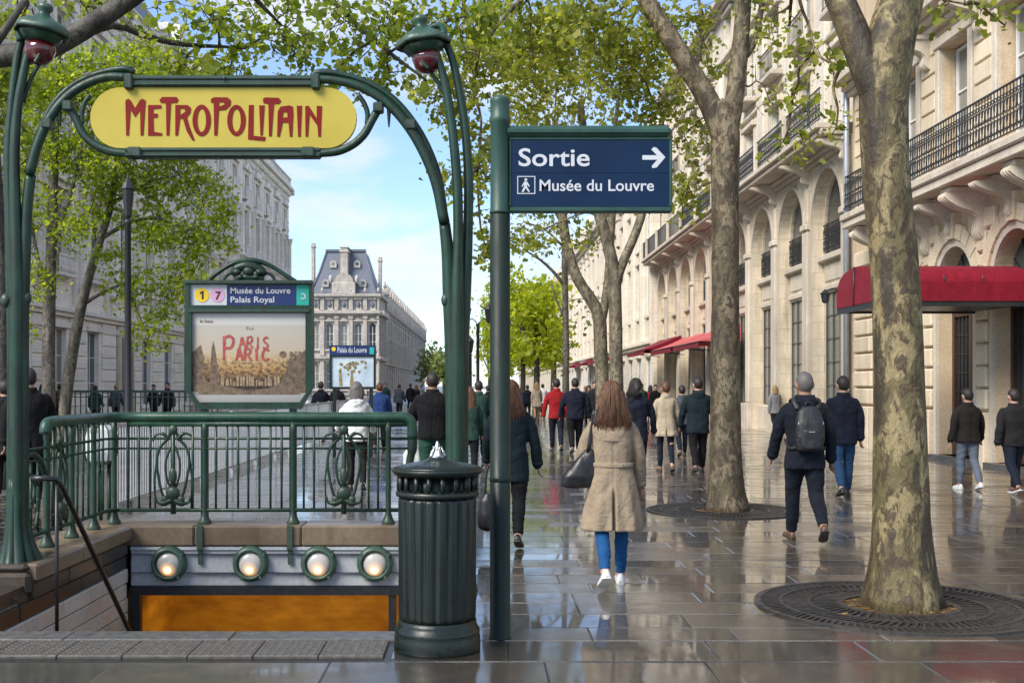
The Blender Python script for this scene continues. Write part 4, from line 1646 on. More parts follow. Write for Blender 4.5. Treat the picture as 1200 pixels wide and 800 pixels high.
# statues and urns along the wing's parapet
b = MB(front(-19.6, 1))
u = 234.0
while u < 398:
    b.lathe([(.35, 0), (.5, .3), (.3, .7), (.42, 1.2), (.25, 1.9), (.22, 2.3), (.05, 2.7)], (u, .1, 17.2), 8)
    b.cbox(u + 1.6, -1.4, 17.2, u + 4.8, .3, 20.2, .1)
    b.prism([(u + 1.3, 20.2), (u + 5.1, 20.2)] + arc_pts(u + 3.2, 20.2, 1.5, 0, PI, 8), .45, -1.6)
    b.lathe([(.2, 0), (.45, .3), (.25, .7), (.1, 1.5)], (u + 3.2, -.4, 21.7), 8)
    u += 6.4
b.build('parapet_statues', M['lime_grey'], wing, kind='stuff')

# ---------------------------------------------------------------- trees
def local(loc):
    return lambda x, y, z: (x - loc[0], y - loc[1], z - loc[2])


LEAF8 = np.array([(0, -.5), (.42, -.24), (.26, .04), (.36, .34), (0, .55), (-.36, .34), (-.26, .04), (-.42, -.24)])
LEAF4 = np.array([(0, -.5), (.36, .02), (0, .5), (-.36, .02)])


def leaf_cloud(name, centers, size, mat, parent, loc, shape, r):
    """many small separate leaf blades as one crown mesh"""
    N = len(centers)
    if N == 0: return None
    K = len(shape)
    sz = size * np.clip(r.lognormal(0, .36, N), .4, 1.9)
    a = r.normal(size=(N, 3)); a[:, 2] *= .8; a[:, 2] -= .35
    a /= np.linalg.norm(a, axis=1)[:, None]
    nrm = r.normal(size=(N, 3)); nrm[:, 2] += .9
    b = np.cross(nrm, a)
    b /= (np.linalg.norm(b, axis=1)[:, None] + 1e-9)
    nn = np.cross(a, b)
    V = centers[:, None, :] + sz[:, None, None] * (shape[None, :, 0, None] * b[:, None, :] + shape[None, :, 1, None] * a[:, None, :]
                                                  + (np.abs(shape[None, :, 0, None]) * .35 - shape[None, :, 1, None] ** 2 * .25) * nn[:, None, :])
    V = V.reshape(-1, 3) - np.array(loc)
    me = bpy.data.meshes.new(name)
    me.vertices.add(N * K)
    me.vertices.foreach_set('co', V.astype(np.float32).ravel())
    me.loops.add(N * K)
    me.loops.foreach_set('vertex_index', np.arange(N * K, dtype=np.int32))
    me.polygons.add(N)
    me.polygons.foreach_set('loop_start', np.arange(0, N * K, K, dtype=np.int32))
    me.update(calc_edges=True)
    me.materials.append(mat)
    o = bpy.data.objects.new(name, me)
    COL.objects.link(o)
    o.parent = parent
    return o


def bark_tube(b, pts, radii, n=20, step=.14, lump=.05, flare=0.0, seed=0):
    P = spline([(*p, r_) for p, r_ in zip(pts, radii)], 8)
    P = [np.array(p) for p in P]
    out = [P[0]]
    for p in P[1:]:
        if np.linalg.norm(p[:3] - out[-1][:3]) >= step: out.append(p)
    if np.linalg.norm(P[-1][:3] - out[-1][:3]) > step * .3: out.append(P[-1])
    rings = []
    up = Vector((0, 1, 0))
    for i, p in enumerate(out):
        c = Vector(p[:3])
        t = (Vector(out[min(i + 1, len(out) - 1)][:3]) - Vector(out[max(i - 1, 0)][:3])).normalized()
        side = t.cross(up)
        side = side.normalized() if side.length > 1e-5 else Vector((1, 0, 0))
        fw = side.cross(t).normalized()
        ring = []
        for k in range(n):
            a = 2 * PI * k / n
            d = side * math.cos(a) + fw * math.sin(a)
            q = c + d * p[3]
            nv = mnoise.noise(Vector((q.x * 3.1 + seed, q.y * 3.1, q.z * 1.1))) * .9 + mnoise.noise(Vector((q.x * 9 + seed, q.y * 9, q.z * 4))) * .45
            rr = p[3] * (1 + lump * nv)
            if flare:
                hgt = max(0.0, q.z)
                rr *= 1 + flare * math.exp(-hgt / .22) * (1 + .35 * math.sin(5 * a + seed) + .2 * math.sin(8 * a))
            ring.append(tuple(c + d * rr))
        rings.append(ring)
    b.loft(rings)
    return [tuple(p[:3]) for p in out]


def tree(name, label, loc, trunk, limbs, clumps, leaf, size, bark, group=None, cat='tree', near=False, flare=.22, seed=1, tip_leaves=13, spread=None, twig_r=.012):
    """trunk / limbs = (points, radii) in scene coordinates; clumps = (centre, (rx, ry, rz), leaves)"""
    r = np.random.default_rng(seed)
    t = thing(name, label, cat, loc, 0, group)
    T = local(loc)
    nodes = []
    b = MB(T)
    nodes += bark_tube(b, trunk[0], trunk[1], 28 if near else 12, .10 if near else .3, .055, flare, seed)[3:]
    b.build('trunk', bark, t)
    for (pts, rad) in limbs:
        b = MB(T)
        nodes += bark_tube(b, pts, rad, 18 if near else 8, .12 if near else .3, .05, 0, seed + 1)
        b.build('limb', bark, t)
    nodes = np.array(nodes)
    tw = MB(T)
    cen = []
    spread = spread or size * 1.5
    for (c, rad, count) in clumps:
        c, rad = np.array(c, float), np.array(rad, float)
        nt = max(2, int(count / tip_leaves))
        dirs = r.normal(size=(nt, 3)); dirs /= np.linalg.norm(dirs, axis=1)[:, None]
        tips = c + dirs * rad * (r.uniform(0, 1, nt) ** .45)[:, None]
        # a bough into the clump first
        dist = np.linalg.norm(nodes - c, axis=1)
        k = int(dist.argmin())
        p0 = nodes[k]
        if dist[k] > max(rad) * .5:
            L = dist[k]
            m1 = p0 + (c - p0) * .35 + r.normal(size=3) * L * .08 + np.array((0, 0, L * .07))
            m2 = p0 + (c - p0) * .7 + r.normal(size=3) * L * .06 + np.array((0, 0, L * .05))
            pts = spline([p0, m1, m2, c], 3)
            r0 = min(.05, .012 + .010 * L)
            tw.tube(pts, list(np.linspace(r0, r0 * .4, len(pts))), 5, False)
            nodes = np.vstack([nodes, np.array(pts[2:])])
        local_nodes = nodes[np.linalg.norm(nodes - c, axis=1) < max(rad) * 1.6]
        if len(local_nodes) == 0: local_nodes = nodes
        added = []
        for q in range(nt):
            tip = tips[q]
            pool = local_nodes if not added else np.vstack([local_nodes, np.array(added)])
            dd = np.linalg.norm(pool - tip, axis=1)
            p0 = pool[int(dd.argmin())]
            L = dd.min()
            mid = (p0 + tip) / 2 + r.normal(size=3) * L * .12 + np.array((0, 0, .04 * L))
            tw.tube([tuple(p0), tuple(mid), tuple(tip)], [twig_r, twig_r * .7, twig_r * .35], 3, False)
            added += [tuple(mid), tuple(tip)]
            nl = max(3, int(count / nt * r.uniform(.5, 1.5)))
            s = r.uniform(.2, 1, nl) ** .5
            base = mid[None, :] * (1 - s[:, None]) + tip[None, :] * s[:, None]
            cen.append(base + r.normal(size=(nl, 3)) * spread * np.array((1, 1, .8)))
    if tw.v:
        tw.build('twigs', bark, t, kind='stuff')
    if cen:
        leaf_cloud('crown', np.vstack(cen), size, leaf, t, loc, LEAF8 if near else LEAF4, r)
    return t


def A(px, py, d): return at(px, py, d)


def clp(px, py, d, wx, wy, n, dep=None):
    """a leaf clump whose middle stands where the photograph shows it; half-widths in photo pixels turned into metres"""
    k = d / F
    return (at(px, py, d), (wx * k, dep if dep is not None else max(wx, wy) * k * .9, wy * k), n)


# nearest plane tree on the right
D1 = 8.63
tree('plane_tree', 'thick olive barked plane tree nearest the camera in a round iron grate', (A(1057, 710, D1)[0], D1, 0),
     ([(A(1057, 712, D1)[0], D1, -.03), A(1057, 660, D1), A(1056, 600, D1), A(1054, 500, D1), A(1052, 400, D1), A(1047, 300, D1), A(1038, 200, D1), A(1035, 120, D1), A(1041, 60, D1), A(1056, 0, D1 + .1), A(1075, -90, D1 + .3), A(1100, -230, D1 + .5)],
      [.245, .225, .205, .190, .180, .175, .174, .178, .180, .166, .15, .12]),
     [([A(1036, 130, D1), A(1016, 80, D1), A(1001, 40, D1 + .05), A(984, 0, D1 + .1), A(950, -80, D1 + .3), A(890, -220, D1 + .6)], [.13, .118, .112, .104, .09, .07]),
      ([A(950, -80, D1 + .3), A(930, -20, D1 + 1.2), A(925, 30, D1 + 1.8)], [.04, .02, .012]),
      ([A(1075, -90, D1 + .3), A(1140, -130, D1 + .6), A(1210, -120, D1 + .9)], [.07, .05, .03]),
      ([A(890, -220, D1 + .6), A(800, -260, D1 + .8), A(680, -240, D1 + 1.2)], [.06, .05, .03])],
     [clp(955, 60, 9.6, 50, 34, 82), clp(930, 110, 9.9, 40, 34, 75), clp(985, 78, 9.4, 16, 24, 42), clp(918, 165, 10.2, 34, 26, 67), clp(905, 25, 10.2, 34, 30, 90),
      clp(980, 150, 9.5, 18, 30, 33),
      clp(1130, 5, 8.7, 40, 16, 67), clp(1178, 30, 8.8, 14, 16, 24), clp(1105, 20, 8.6, 14, 12, 24), clp(1160, -90, 9, 90, 60, 330), clp(1020, -150, 9, 110, 70, 390), clp(860, -180, 9.6, 130, 70, 390), clp(720, -170, 10.2, 120, 60, 330)],
     M['leaf_dull'], .052, M['bark_green'], 'plane trees along the pavement', near=True, flare=.28, seed=11, tip_leaves=7, twig_r=.006)

# second plane tree on the right
D2 = 15.25
tree('plane_tree', 'tall brown flaking plane tree rising behind the woman in the trench coat', (A(851, 598, D2)[0], D2, 0),
     ([(A(851, 598, D2)[0], D2, -.03), A(851, 570, D2), A(850, 520, D2), A(850, 450, D2), A(850, 350, D2), A(850, 250, D2), A(850, 190, D2), A(849, 140, D2), A(838, 122, D2)],
      [.245, .225, .205, .195, .180, .176, .186, .175, .12]),
     [([A(848, 165, D2), A(832, 122, D2), A(812, 88, D2), A(790, 52, D2), A(757, 0, D2 + .1), A(720, -60, D2 + .2), A(670, -130, D2 + .4)], [.145, .140, .134, .125, .115, .10, .07]),
      ([A(852, 165, D2), A(860, 120, D2), A(866, 70, D2), A(870, 20, D2), A(874, -40, D2), A(884, -140, D2 + .3)], [.14, .125, .115, .105, .10, .08]),
      ([A(866, 72, D2), A(880, 58, D2), A(889, 30, D2), A(897, -20, D2), A(915, -90, D2)], [.05, .045, .04, .035, .03]),
      ([A(812, 88, D2), A(820, 60, D2 + .3), A(822, 20, D2 + .6), A(812, -30, D2 + .8)], [.04, .03, .025, .02]),
      ([A(720, -60, D2 + .2), A(660, -40, D2 - .5), A(600, 10, D2 - 1), A(560, 60, D2 - 1.2)], [.06, .045, .03, .02])],
     [clp(800, 20, 15.6, 50, 40, 301), clp(880, 10, 15.2, 40, 40, 104), clp(740, 80, 16.2, 60, 55, 812), clp(810, 150, 16, 45, 40, 301), clp(700, 30, 15.6, 70, 50, 1160),
      clp(620, 45, 14.8, 60, 55, 1101), clp(545, 75, 14.2, 45, 50, 696), clp(800, 225, 15.8, 26, 40, 243), clp(895, 100, 15.4, 30, 50, 57), clp(770, 130, 16.5, 40, 30, 301),
      clp(560, 200, 14.0, 32, 60, 382), clp(518, 215, 14.0, 14, 50, 63), clp(570, 290, 14.2, 18, 30, 150), clp(540, 130, 14.1, 30, 40, 301), clp(500, 110, 14.1, 30, 30, 150),
      clp(890, -90, 15.6, 130, 60, 405), clp(700, -80, 15.6, 170, 60, 580), clp(830, 60, 17, 40, 60, 232)],
     M['leaf_dull'], .066, M['bark_brown'], 'plane trees along the pavement', near=True, flare=.25, seed=23, twig_r=.009)

D3 = 27.0
tree('plane_tree', 'slender pale forked plane tree, right one of the close pair past the woman', (A(724, 534, D3)[0], D3, 0),
     ([(A(724, 534, D3)[0], D3, -.05), A(723, 480, D3), A(722, 420, D3), A(721, 360, D3), A(719, 318, D3), A(711, 280, D3), A(702, 250, D3), A(690, 200, D3), A(680, 120, D3)], [.18, .165, .16, .155, .15, .14, .13, .11, .08]),
     [([A(722, 335, D3), A(728, 312, D3), A(740, 285, D3), A(752, 252, D3), A(764, 200, D3), A(780, 120, D3)], [.12, .11, .105, .10, .085, .06]),
      ([A(702, 250, D3), A(712, 200, D3 + .4), A(722, 140, D3 + .6), A(730, 60, D3 + .8)], [.07, .06, .05, .03])],
     [clp(690, 60, 27, 80, 60, 1120), clp(770, 60, 28, 60, 60, 560), clp(640, 110, 26.5, 60, 50, 640), clp(765, 215, 27.5, 28, 45, 160), clp(620, 275, 26.5, 26, 22, 88), clp(680, 275, 27.5, 30, 26, 96), clp(590, 60, 26, 60, 60, 720)],
     M['leaf_dull'], .13, M['bark_pale'], 'plane trees along the pavement', seed=31, flare=.15)
D4 = 31.0
tree('plane_tree', 'slender pale plane tree leaning left, left one of the close pair past the woman', (A(706, 523, D4)[0], D4, 0),
     ([(A(706, 523, D4)[0], D4, -.05), A(706, 470, D4), A(704, 410, D4), A(702, 370, D4), A(690, 347, D4), A(676, 325, D4), A(666, 295, D4), A(660, 262, D4), A(657, 220, D4), A(650, 140, D4)], [.20, .19, .185, .18, .16, .15, .14, .13, .115, .08]),
     [([A(703, 385, D4), A(710, 350, D4), A(713, 320, D4), A(717, 260, D4), A(722, 180, D4)], [.13, .12, .11, .1, .07]),
      ([A(660, 262, D4), A(640, 230, D4), A(610, 200, D4), A(590, 150, D4)], [.07, .06, .045, .03])],
     [clp(650, 60, 31, 80, 60, 800), clp(600, 130, 30.5, 45, 50, 400), clp(640, 270, 31, 30, 20, 80), clp(660, 190, 31, 40, 40, 200), clp(730, 110, 32, 60, 60, 480)],
     M['leaf_dull'], .14, M['bark_pale'], 'plane trees along the pavement', seed=37, flare=.15)
D5 = 44.0
tree('plane_tree', 'thin grey plane tree with left reaching boughs, beyond the close pair', (A(663, 503, D5)[0], D5, 0),
     ([(A(663, 503, D5)[0], D5, -.05), A(663, 440, D5), A(663, 380, D5), A(662, 330, D5), A(661, 280, D5), A(659, 200, D5)], [.16, .13, .12, .115, .10, .07]),
     [([A(662, 335, D5), A(648, 318, D5), A(634, 305, D5), A(618, 295, D5)], [.07, .06, .05, .03]),
      ([A(662, 372, D5), A(652, 352, D5), A(646, 330, D5)], [.05, .04, .03]),
      ([A(661, 290, D5), A(640, 270, D5), A(620, 262, D5)], [.05, .04, .03])],
     [clp(620, 285, 44, 26, 24, 128), clp(640, 250, 44, 40, 20, 176), clp(675, 300, 44.5, 20, 30, 88), clp(640, 160, 44, 70, 60, 640), clp(600, 275, 43.5, 18, 22, 104), clp(690, 355, 45, 16, 24, 48)],
     M['leaf_far'], .17, M['bark_grey'], 'plane trees along the pavement', seed=41, flare=.1)

# far bright green trees of the same row
words = ['nearest of', 'second of', 'third of', 'fourth of', 'fifth of', 'farthest of']
for k, (px, d, hw, y0, y1, n) in enumerate(((628, 70, 30, 330, 428, 2600), (612, 84, 26, 318, 432, 2600), (648, 76, 16, 345, 420, 900), (594, 100, 26, 335, 436, 2400), (584, 125, 22, 350, 440, 1800), (572, 165, 16, 372, 444, 1200))):
    s = d / F
    ym = (y0 + y1) / 2
    gy = HY + EYE / s
    cl = []
    r_ = random.Random(k)
    for q in range(6):
        cl.append(clp(px + r_.uniform(-.6, .6) * hw, ym + (q - 2.5) / 2.6 * (y1 - y0) / 2 * .8, d + r_.uniform(-1, 1), hw * .62, (y1 - y0) * .17, int(n * .62) // 6))
    tree('lime_tree', 'bright spring green tree far down the pavement, %s the far green row' % words[k], (A(px, gy, d)[0], d, 0),
         ([(A(px, gy, d)[0], d, -.1), A(px + 1, y1, d), A(px - 1, ym, d), A(px - 3, y0 + 15, d)], [.22, .17, .13, .05]),
         [([A(px, ym + 20, d), A(px + hw * .5, ym, d), A(px + hw * .7, ym - 25, d)], [.09, .06, .03]), ([A(px, ym + 25, d), A(px - hw * .5, ym + 5, d), A(px - hw * .7, ym - 20, d)], [.09, .06, .03])],
         cl, M['leaf_lime'], .24 + d * .0012, M['bark_dark'], 'far bright green trees', seed=50 + k, flare=.1, spread=.5)
for k, (px, d, hw, y0, n, w_) in enumerate(((506, 250, 15, 404, 1500, 'left'), (520, 225, 12, 412, 1200, 'middle'), (535, 300, 16, 415, 1100, 'right'))):
    s = d / F
    gy = HY + EYE / s
    tree('round_tree', 'grey green rounded tree beside the far palace wing, %s of three' % w_, (A(px, gy, d)[0], d, 0),
         ([(A(px, gy, d)[0], d, -.1), A(px, 445, d), A(px, y0 + 15, d)], [.3, .25, .1]), [],
         [clp(px, (y0 + 448) / 2 - 3, d, hw, (448 - y0) / 2 * .9, n // 2), clp(px - hw * .4, 435, d, hw * .7, 12, n // 4), clp(px + hw * .4, 432, d, hw * .7, 14, n // 4)],
         M['leaf_far'], .62, M['bark_dark'], 'far rounded trees', seed=70 + k, flare=.1, spread=.9)

# near tree whose boughs come in from the left
DL = 11.0
tree('plane_tree', 'dark boughed plane tree at the left reaching over the metro arch', (-6.3, DL, 0),
     ([(-6.3, DL, -.05), (-6.3, DL, 1.5), (-6.25, DL, 3.0), (-6.1, DL, 4.2), (-6.0, DL, 5.4), (-5.9, DL, 7.2)], [.27, .22, .2, .2, .17, .12]),
     [([(-6.2, DL, 3.7), A(-90, 100, 10.8), A(-20, 70, 10.5), A(40, 62, 10.3), A(75, 48, 10.2), A(115, 24, 10.1), A(160, -6, 10), A(240, -60, 9.9), A(340, -110, 9.8)], [.15, .12, .105, .10, .092, .085, .08, .07, .05]),
      ([A(60, 56, 10.3), A(100, 40, 10.5), A(135, 30, 10.8), A(170, 42, 11), A(212, 52, 11.2), A(285, 56, 11.5)], [.045, .04, .034, .03, .025, .012]),
      ([(-6.0, DL, 5.0), A(0, -60, 11.5), A(120, -90, 12), A(300, -100, 12.5), A(440, -80, 13)], [.12, .10, .085, .07, .05]),
      ([A(300, -100, 12.5), A(360, -30, 12.3), A(430, 40, 12), A(500, 95, 12)], [.05, .035, .025, .012]),
      ([A(-20, 70, 10.5), A(-5, 50, 10.4), A(10, 30, 10.4), A(30, 0, 10.6)], [.06, .045, .035, .03]),
      ([A(240, -60, 9.9), A(290, -10, 10.5), A(330, 30, 11)], [.04, .025, .012])],
     [clp(330, 40, 11.5, 70, 40, 481), clp(420, 40, 12, 60, 45, 577), clp(490, 30, 12.2, 55, 40, 481), clp(380, 95, 12, 55, 18, 207), clp(450, 90, 12.2, 40, 24, 191), clp(260, 20, 11, 55, 40, 304),
      clp(185, 30, 11, 50, 30, 127), clp(270, 80, 11.5, 45, 22, 191), clp(100, 8, 11, 40, 18, 127), clp(20, 20, 11, 40, 24, 143), clp(215, 75, 12, 40, 26, 207), clp(560, 20, 12.4, 50, 36, 416),
      clp(300, -80, 11.5, 160, 50, 560), clp(100, -80, 11.5, 140, 50, 400), clp(480, -70, 12.5, 120, 50, 481)],
     M['leaf_near'], .060, M['bark_dark'], 'plane trees over the metro entrance', near=True, seed=83, tip_leaves=9, twig_r=.008)

# bright trees behind the left post
DA = 26.0
tree('plane_tree', 'straight mossy plane tree with bright leaves just right of the left arch post', (A(56, 537, DA)[0], DA, 0),
     ([(A(56, 537, DA)[0], DA, -.05), A(57, 480, DA), A(57, 410, DA), A(58, 350, DA), A(61, 270, DA), A(63, 190, DA), A(66, 110, DA), A(70, 30, DA)], [.17, .155, .145, .135, .12, .10, .08, .05]),
     [([A(58, 352, DA), A(48, 320, DA), A(40, 280, DA), A(34, 230, DA)], [.07, .055, .04, .02]),
      ([A(61, 290, DA), A(76, 250, DA), A(90, 200, DA), A(100, 150, DA)], [.07, .055, .04, .02]),
      ([A(58, 345, DA), A(50, 330, DA), A(38, 312, DA)], [.05, .04, .02])],
     [clp(40, 110, 26, 50, 40, 1890), clp(100, 100, 26.3, 60, 36, 2730), clp(150, 130, 26.5, 50, 40, 2100), clp(60, 170, 26, 55, 36, 1680), clp(110, 190, 26.2, 50, 36, 1470), clp(35, 240, 25.7, 28, 50, 882),
      clp(80, 260, 25.6, 34, 40, 692), clp(190, 110, 27, 50, 32, 1680), clp(240, 130, 27, 34, 40, 1050), clp(45, 320, 25.8, 26, 34, 378), clp(20, 380, 26, 16, 44, 336), clp(150, 70, 26.5, 60, 25, 1260), clp(250, 90, 27, 40, 20, 630)],
     M['leaf_bright'], .088, M['bark_grey'], 'bright trees across the stairwell', seed=91, flare=.12)
DBt = 27.0
tree('plane_tree', 'leaning slim plane tree with bright leaves left of the metro map board', (A(74, 534, DBt)[0], DBt, 0),
     ([(A(74, 534, DBt)[0], DBt, -.05), A(76, 480, DBt), A(84, 420, DBt), A(93, 370, DBt), A(104, 325, DBt), A(118, 280, DBt), A(130, 240, DBt), A(138, 190, DBt), A(142, 130, DBt)], [.15, .14, .13, .12, .105, .09, .08, .065, .04]),
     [([A(97, 357, DBt), A(114, 346, DBt), A(130, 338, DBt), A(150, 330, DBt)], [.05, .045, .035, .02]),
      ([A(118, 280, DBt), A(150, 262, DBt), A(185, 255, DBt), A(220, 270, DBt)], [.055, .045, .035, .02]),
      ([A(108, 315, DBt), A(112, 285, DBt), A(108, 250, DBt)], [.04, .03, .02]),
      ([A(130, 240, DBt), A(170, 215, DBt), A(210, 205, DBt)], [.05, .04, .02])],
     [clp(150, 205, 27, 40, 34, 1008), clp(200, 215, 27.4, 45, 40, 1470), clp(245, 235, 27.6, 30, 36, 798), clp(180, 270, 27, 40, 34, 1092), clp(235, 285, 27.4, 34, 32, 882), clp(130, 300, 26.8, 24, 24, 230), clp(160, 340, 27, 40, 30, 798),
      clp(210, 330, 27.2, 36, 30, 882), clp(262, 275, 27.8, 16, 26, 230), clp(175, 395, 27, 26, 22, 314), clp(195, 370, 27.2, 26, 18, 294), clp(120, 240, 26.8, 30, 30, 420), clp(205, 170, 27.5, 50, 30, 1260)],
     M['leaf_bright'], .088, M['bark_grey'], 'bright trees across the stairwell', seed=97, flare=.12)
DG = 19.0
tree('plane_tree', 'dark trunked tree at the far left edge behind the left arch post', (A(4, 569, DG)[0], DG, 0),
     ([(A(4, 569, DG)[0], DG, -.05), A(4, 500, DG), A(3, 420, DG), A(1, 330, DG), A(-4, 230, DG), A(-12, 100, DG)], [.16, .14, .13, .12, .11, .08]),
     [([A(1, 330, DG), A(16, 290, DG), A(26, 240, DG)], [.06, .045, .02])],
     [clp(-10, 150, 19.5, 50, 60, 800), clp(8, 260, 19.5, 20, 50, 260), clp(15, 90, 20, 40, 40, 400), clp(-60, 60, 19, 80, 60, 900)],
     M['leaf_near'], .12, M['bark_dark'], 'bright trees across the stairwell', seed=101, flare=.12)

# round iron grates at the feet of the two nearest trees
def tree_grate(label, loc, Ro, Ri):
    t = thing('tree_grate', label, 'tree grate', loc, 0, 'round tree grates')
    b = MB()
    nb_ = 72
    for (r0, r1) in ((Ri, Ri + .05), (Ri + (Ro - Ri) * .36, Ri + (Ro - Ri) * .36 + .03), (Ri + (Ro - Ri) * .68, Ri + (Ro - Ri) * .68 + .03), (Ro - .05, Ro)):
        N = 64
        V = []
        for (rr, zz) in ((r0, .0), (r0, .016), (r1, .016), (r1, .0)):
            V += [(rr * math.cos(2 * PI * k / N), rr * math.sin(2 * PI * k / N), zz) for k in range(N)]
        b.add(V, [(i * N + k, i * N + (k + 1) % N, (i + 1) * N + (k + 1) % N, (i + 1) * N + k) for i in range(3) for k in range(N)])
    b.build('ring', M['grate'], t)
    b = MB()
    for (ra, rb, nn, tw_) in ((Ri + .05, Ri + (Ro - Ri) * .36, 56, .10), (Ri + (Ro - Ri) * .36 + .03, Ri + (Ro - Ri) * .68, 84, -.07), (Ri + (Ro - Ri) * .68 + .03, Ro - .05, 112, .05)):
        for k in range(nn):
            a = 2 * PI * k / nn
            w = .42 * PI * ra / nn
            ca, sa, cb, sb_ = math.cos(a), math.sin(a), math.cos(a + tw_), math.sin(a + tw_)
            V = []
            for z in (.0, .013):
                V += [(ra * ca + w * sa, ra * sa - w * ca, z), (ra * ca - w * sa, ra * sa + w * ca, z), (rb * cb - w * sb_, rb * sb_ + w * cb, z), (rb * cb + w * sb_, rb * sb_ - w * cb, z)]
            b.add(V, [(4, 5, 6, 7), (0, 1, 5, 4), (1, 2, 6, 5), (2, 3, 7, 6), (3, 0, 4, 7)])
    b.build('bars', M['grate'], t, kind='stuff')
    b = MB()
    N = 40
    b.add([(0, 0, .004)] + [(Ri * 1.1 * math.cos(2 * PI * k / N), Ri * 1.1 * math.sin(2 * PI * k / N), .004) for k in range(N)], [(0, 1 + k, 1 + (k + 1) % N) for k in range(N)])
    b.add([(0, 0, .003)] + [(Ro * .99 * math.cos(2 * PI * k / N), Ro * .99 * math.sin(2 * PI * k / N), .003) for k in range(N)], [(0, 1 + k, 1 + (k + 1) % N) for k in range(N)], mi=1)
    # fallen leaves caught in the pit
    r = random.Random(int(loc[0] * 100))
    b.build('pit', [M['soil'], M['joint']], t)
    b = MB()
    for k in range(20):
        a, rr = r.uniform(0, 2 * PI), r.uniform(Ri * .75, Ri * 1.05) if k < 17 else r.uniform(Ri, Ro)
        x, y, z, s, q = rr * math.cos(a), rr * math.sin(a), .018 if rr > Ri else .008, r.uniform(.02, .045), r.uniform(0, 6)
        b.add([(x + s * math.cos(q + w), y + s * math.sin(q + w) * .7, z + r.uniform(0, .01)) for w in (0, 1.4, 3.1, 4.6)], [(0, 1, 2, 3)])
    b.build('fallen_leaves', M['dead_leaf'], t, kind='stuff')
    return t


M['dead_leaf'] = plain('wet_dead_leaf', (.16, .08, .02), (.34, .19, .04), .4, 9, bs=.1, var=.3)
gx1 = A(1057, 710, D1)[0]
tree_grate('large round iron grate around the foot of the nearest plane tree', (gx1 - .03, D1, .0), 1.05, .39)
tree_grate('round iron grate around the foot of the brown plane tree', (A(851, 598, D2)[0] - .05, D2, .0), 1.0, .36)

# ---------------------------------------------------------------- metro entrance
DP = 9.2
SP = DP / F
pl_loc = (-1.9, DP, 0.0)
arch = thing('metro_arch', 'green cast iron metro entrance arch with yellow METROPOLITAIN sign and two ruby lamps', 'metro entrance', pl_loc)
TP = local(pl_loc)


def pp(px, py, dy=0.0):
    x, y, z = at(px, py, DP)
    return (x, y + dy, z)


def ptube(b, pts, r, n=10, dy=0.0, k=5):
    """tube through photo pixels in the plane of the arch; r in pixels (number or list)"""
    P = [(*pp(p[0], p[1], dy + (p[2] if len(p) > 2 else 0)), (r[i] if hasattr(r, '__len__') else r) * SP) for i, p in enumerate(pts)]
    S = spline(P, k)
    b.tube([p[:3] for p in S], [p[3] for p in S], n)


# left post
b = MB(TP)
ptube(b, [(12, 668), (14, 600), (15, 500), (15, 400), (14, 330), (11, 250), (9, 180), (13, 120), (19, 70), (24, 45)], [9, 8, 8, 8, 8.5, 7, 6.0, 5.4, 5, 4.5], dy=.02)
ptube(b, [(20, 668), (22, 600), (22, 500), (22, 400), (22, 330), (20, 250), (19, 180), (23, 125), (31, 80), (38, 52)], [9, 8, 8, 8, 8, 6.6, 6, 5.4, 5, 4.5], dy=-.03)
ptube(b, [(26, 668), (27, 600), (27, 500), (27, 400), (28, 335), (30, 280), (32, 240), (36, 205)], [8, 7, 7, 7, 7, 6.8, 6.5, 6.4], dy=.0)
ptube(b, [(27, 120), (34, 98), (42, 82), (46, 76)], [2.6, 2.6, 2.4, 2.2])
# swelling joint like a plant node, and the spreading root
for (px, py, rx, rz) in ((8, 352, 7, 9), (32, 349, 5, 8)):
    c = TP(*pp(px, py))
    b2 = MB(); b2.sphere(c, (rx * SP, rx * SP * 1.2, rz * SP), 10, 7)
    b.v += b2.v; b.f += [[i + len(b.v) - len(b2.v) for i in f] for f in b2.f]; b.s += b2.s; b.m += b2.m
for (off, yy) in ((-14, .02), (-7, -.09), (2, -.13), (11, -.12), (18, -.04), (22, .05), (-4, .12), (10, .12)):
    ptube(b, [(18 + off * .35, 560, yy * .35), (18 + off * .55, 620, yy * .6), (18 + off * .9, 650, yy * .9), (18 + off * 1.35, 672, yy * 1.4)], [4, 5.5, 7, 7.5], 8)
b.build('post', M['green'], arch)
# right post
b = MB(TP)
ptube(b, [(530, 706), (530, 640), (530, 560), (530, 480), (529, 400), (527, 350), (525, 300), (521, 262)], [8, 8, 8, 8, 8.2, 8.2, 7.5, 6.6], dy=.0)
ptube(b, [(536, 706), (536, 640), (536, 560), (536, 480), (536, 400), (536, 340), (537, 280), (536, 220), (531, 160), (523, 105), (515, 75), (508, 55)], [9, 9, 9, 9, 9, 8, 6, 5.8, 5.4, 5, 4.6, 4.2], dy=-.03)
ptube(b, [(541, 706), (541, 640), (541, 560), (541, 480), (542, 400), (545, 340), (548, 280), (549, 210), (545, 150), (537, 100), (529, 65), (518, 42)], [8, 8, 8, 8, 8, 7.2, 6, 5.6, 5.2, 5, 4.6, 4.2], dy=.03)
ptube(b, [(522, 112), (514, 98), (507, 88), (503, 83)], [2.6, 2.6, 2.4, 2.2])
for (px, py, rx, rz) in ((522, 352, 5, 8), (537, 347, 6, 9)):
    c = TP(*pp(px, py, -.02))
    b2 = MB(); b2.sphere(c, (rx * SP, rx * SP * 1.2, rz * SP), 10, 7)
    b.v += b2.v; b.f += [[i + len(b.v) - len(b2.v) for i in f] for f in b2.f]; b.s += b2.s; b.m += b2.m
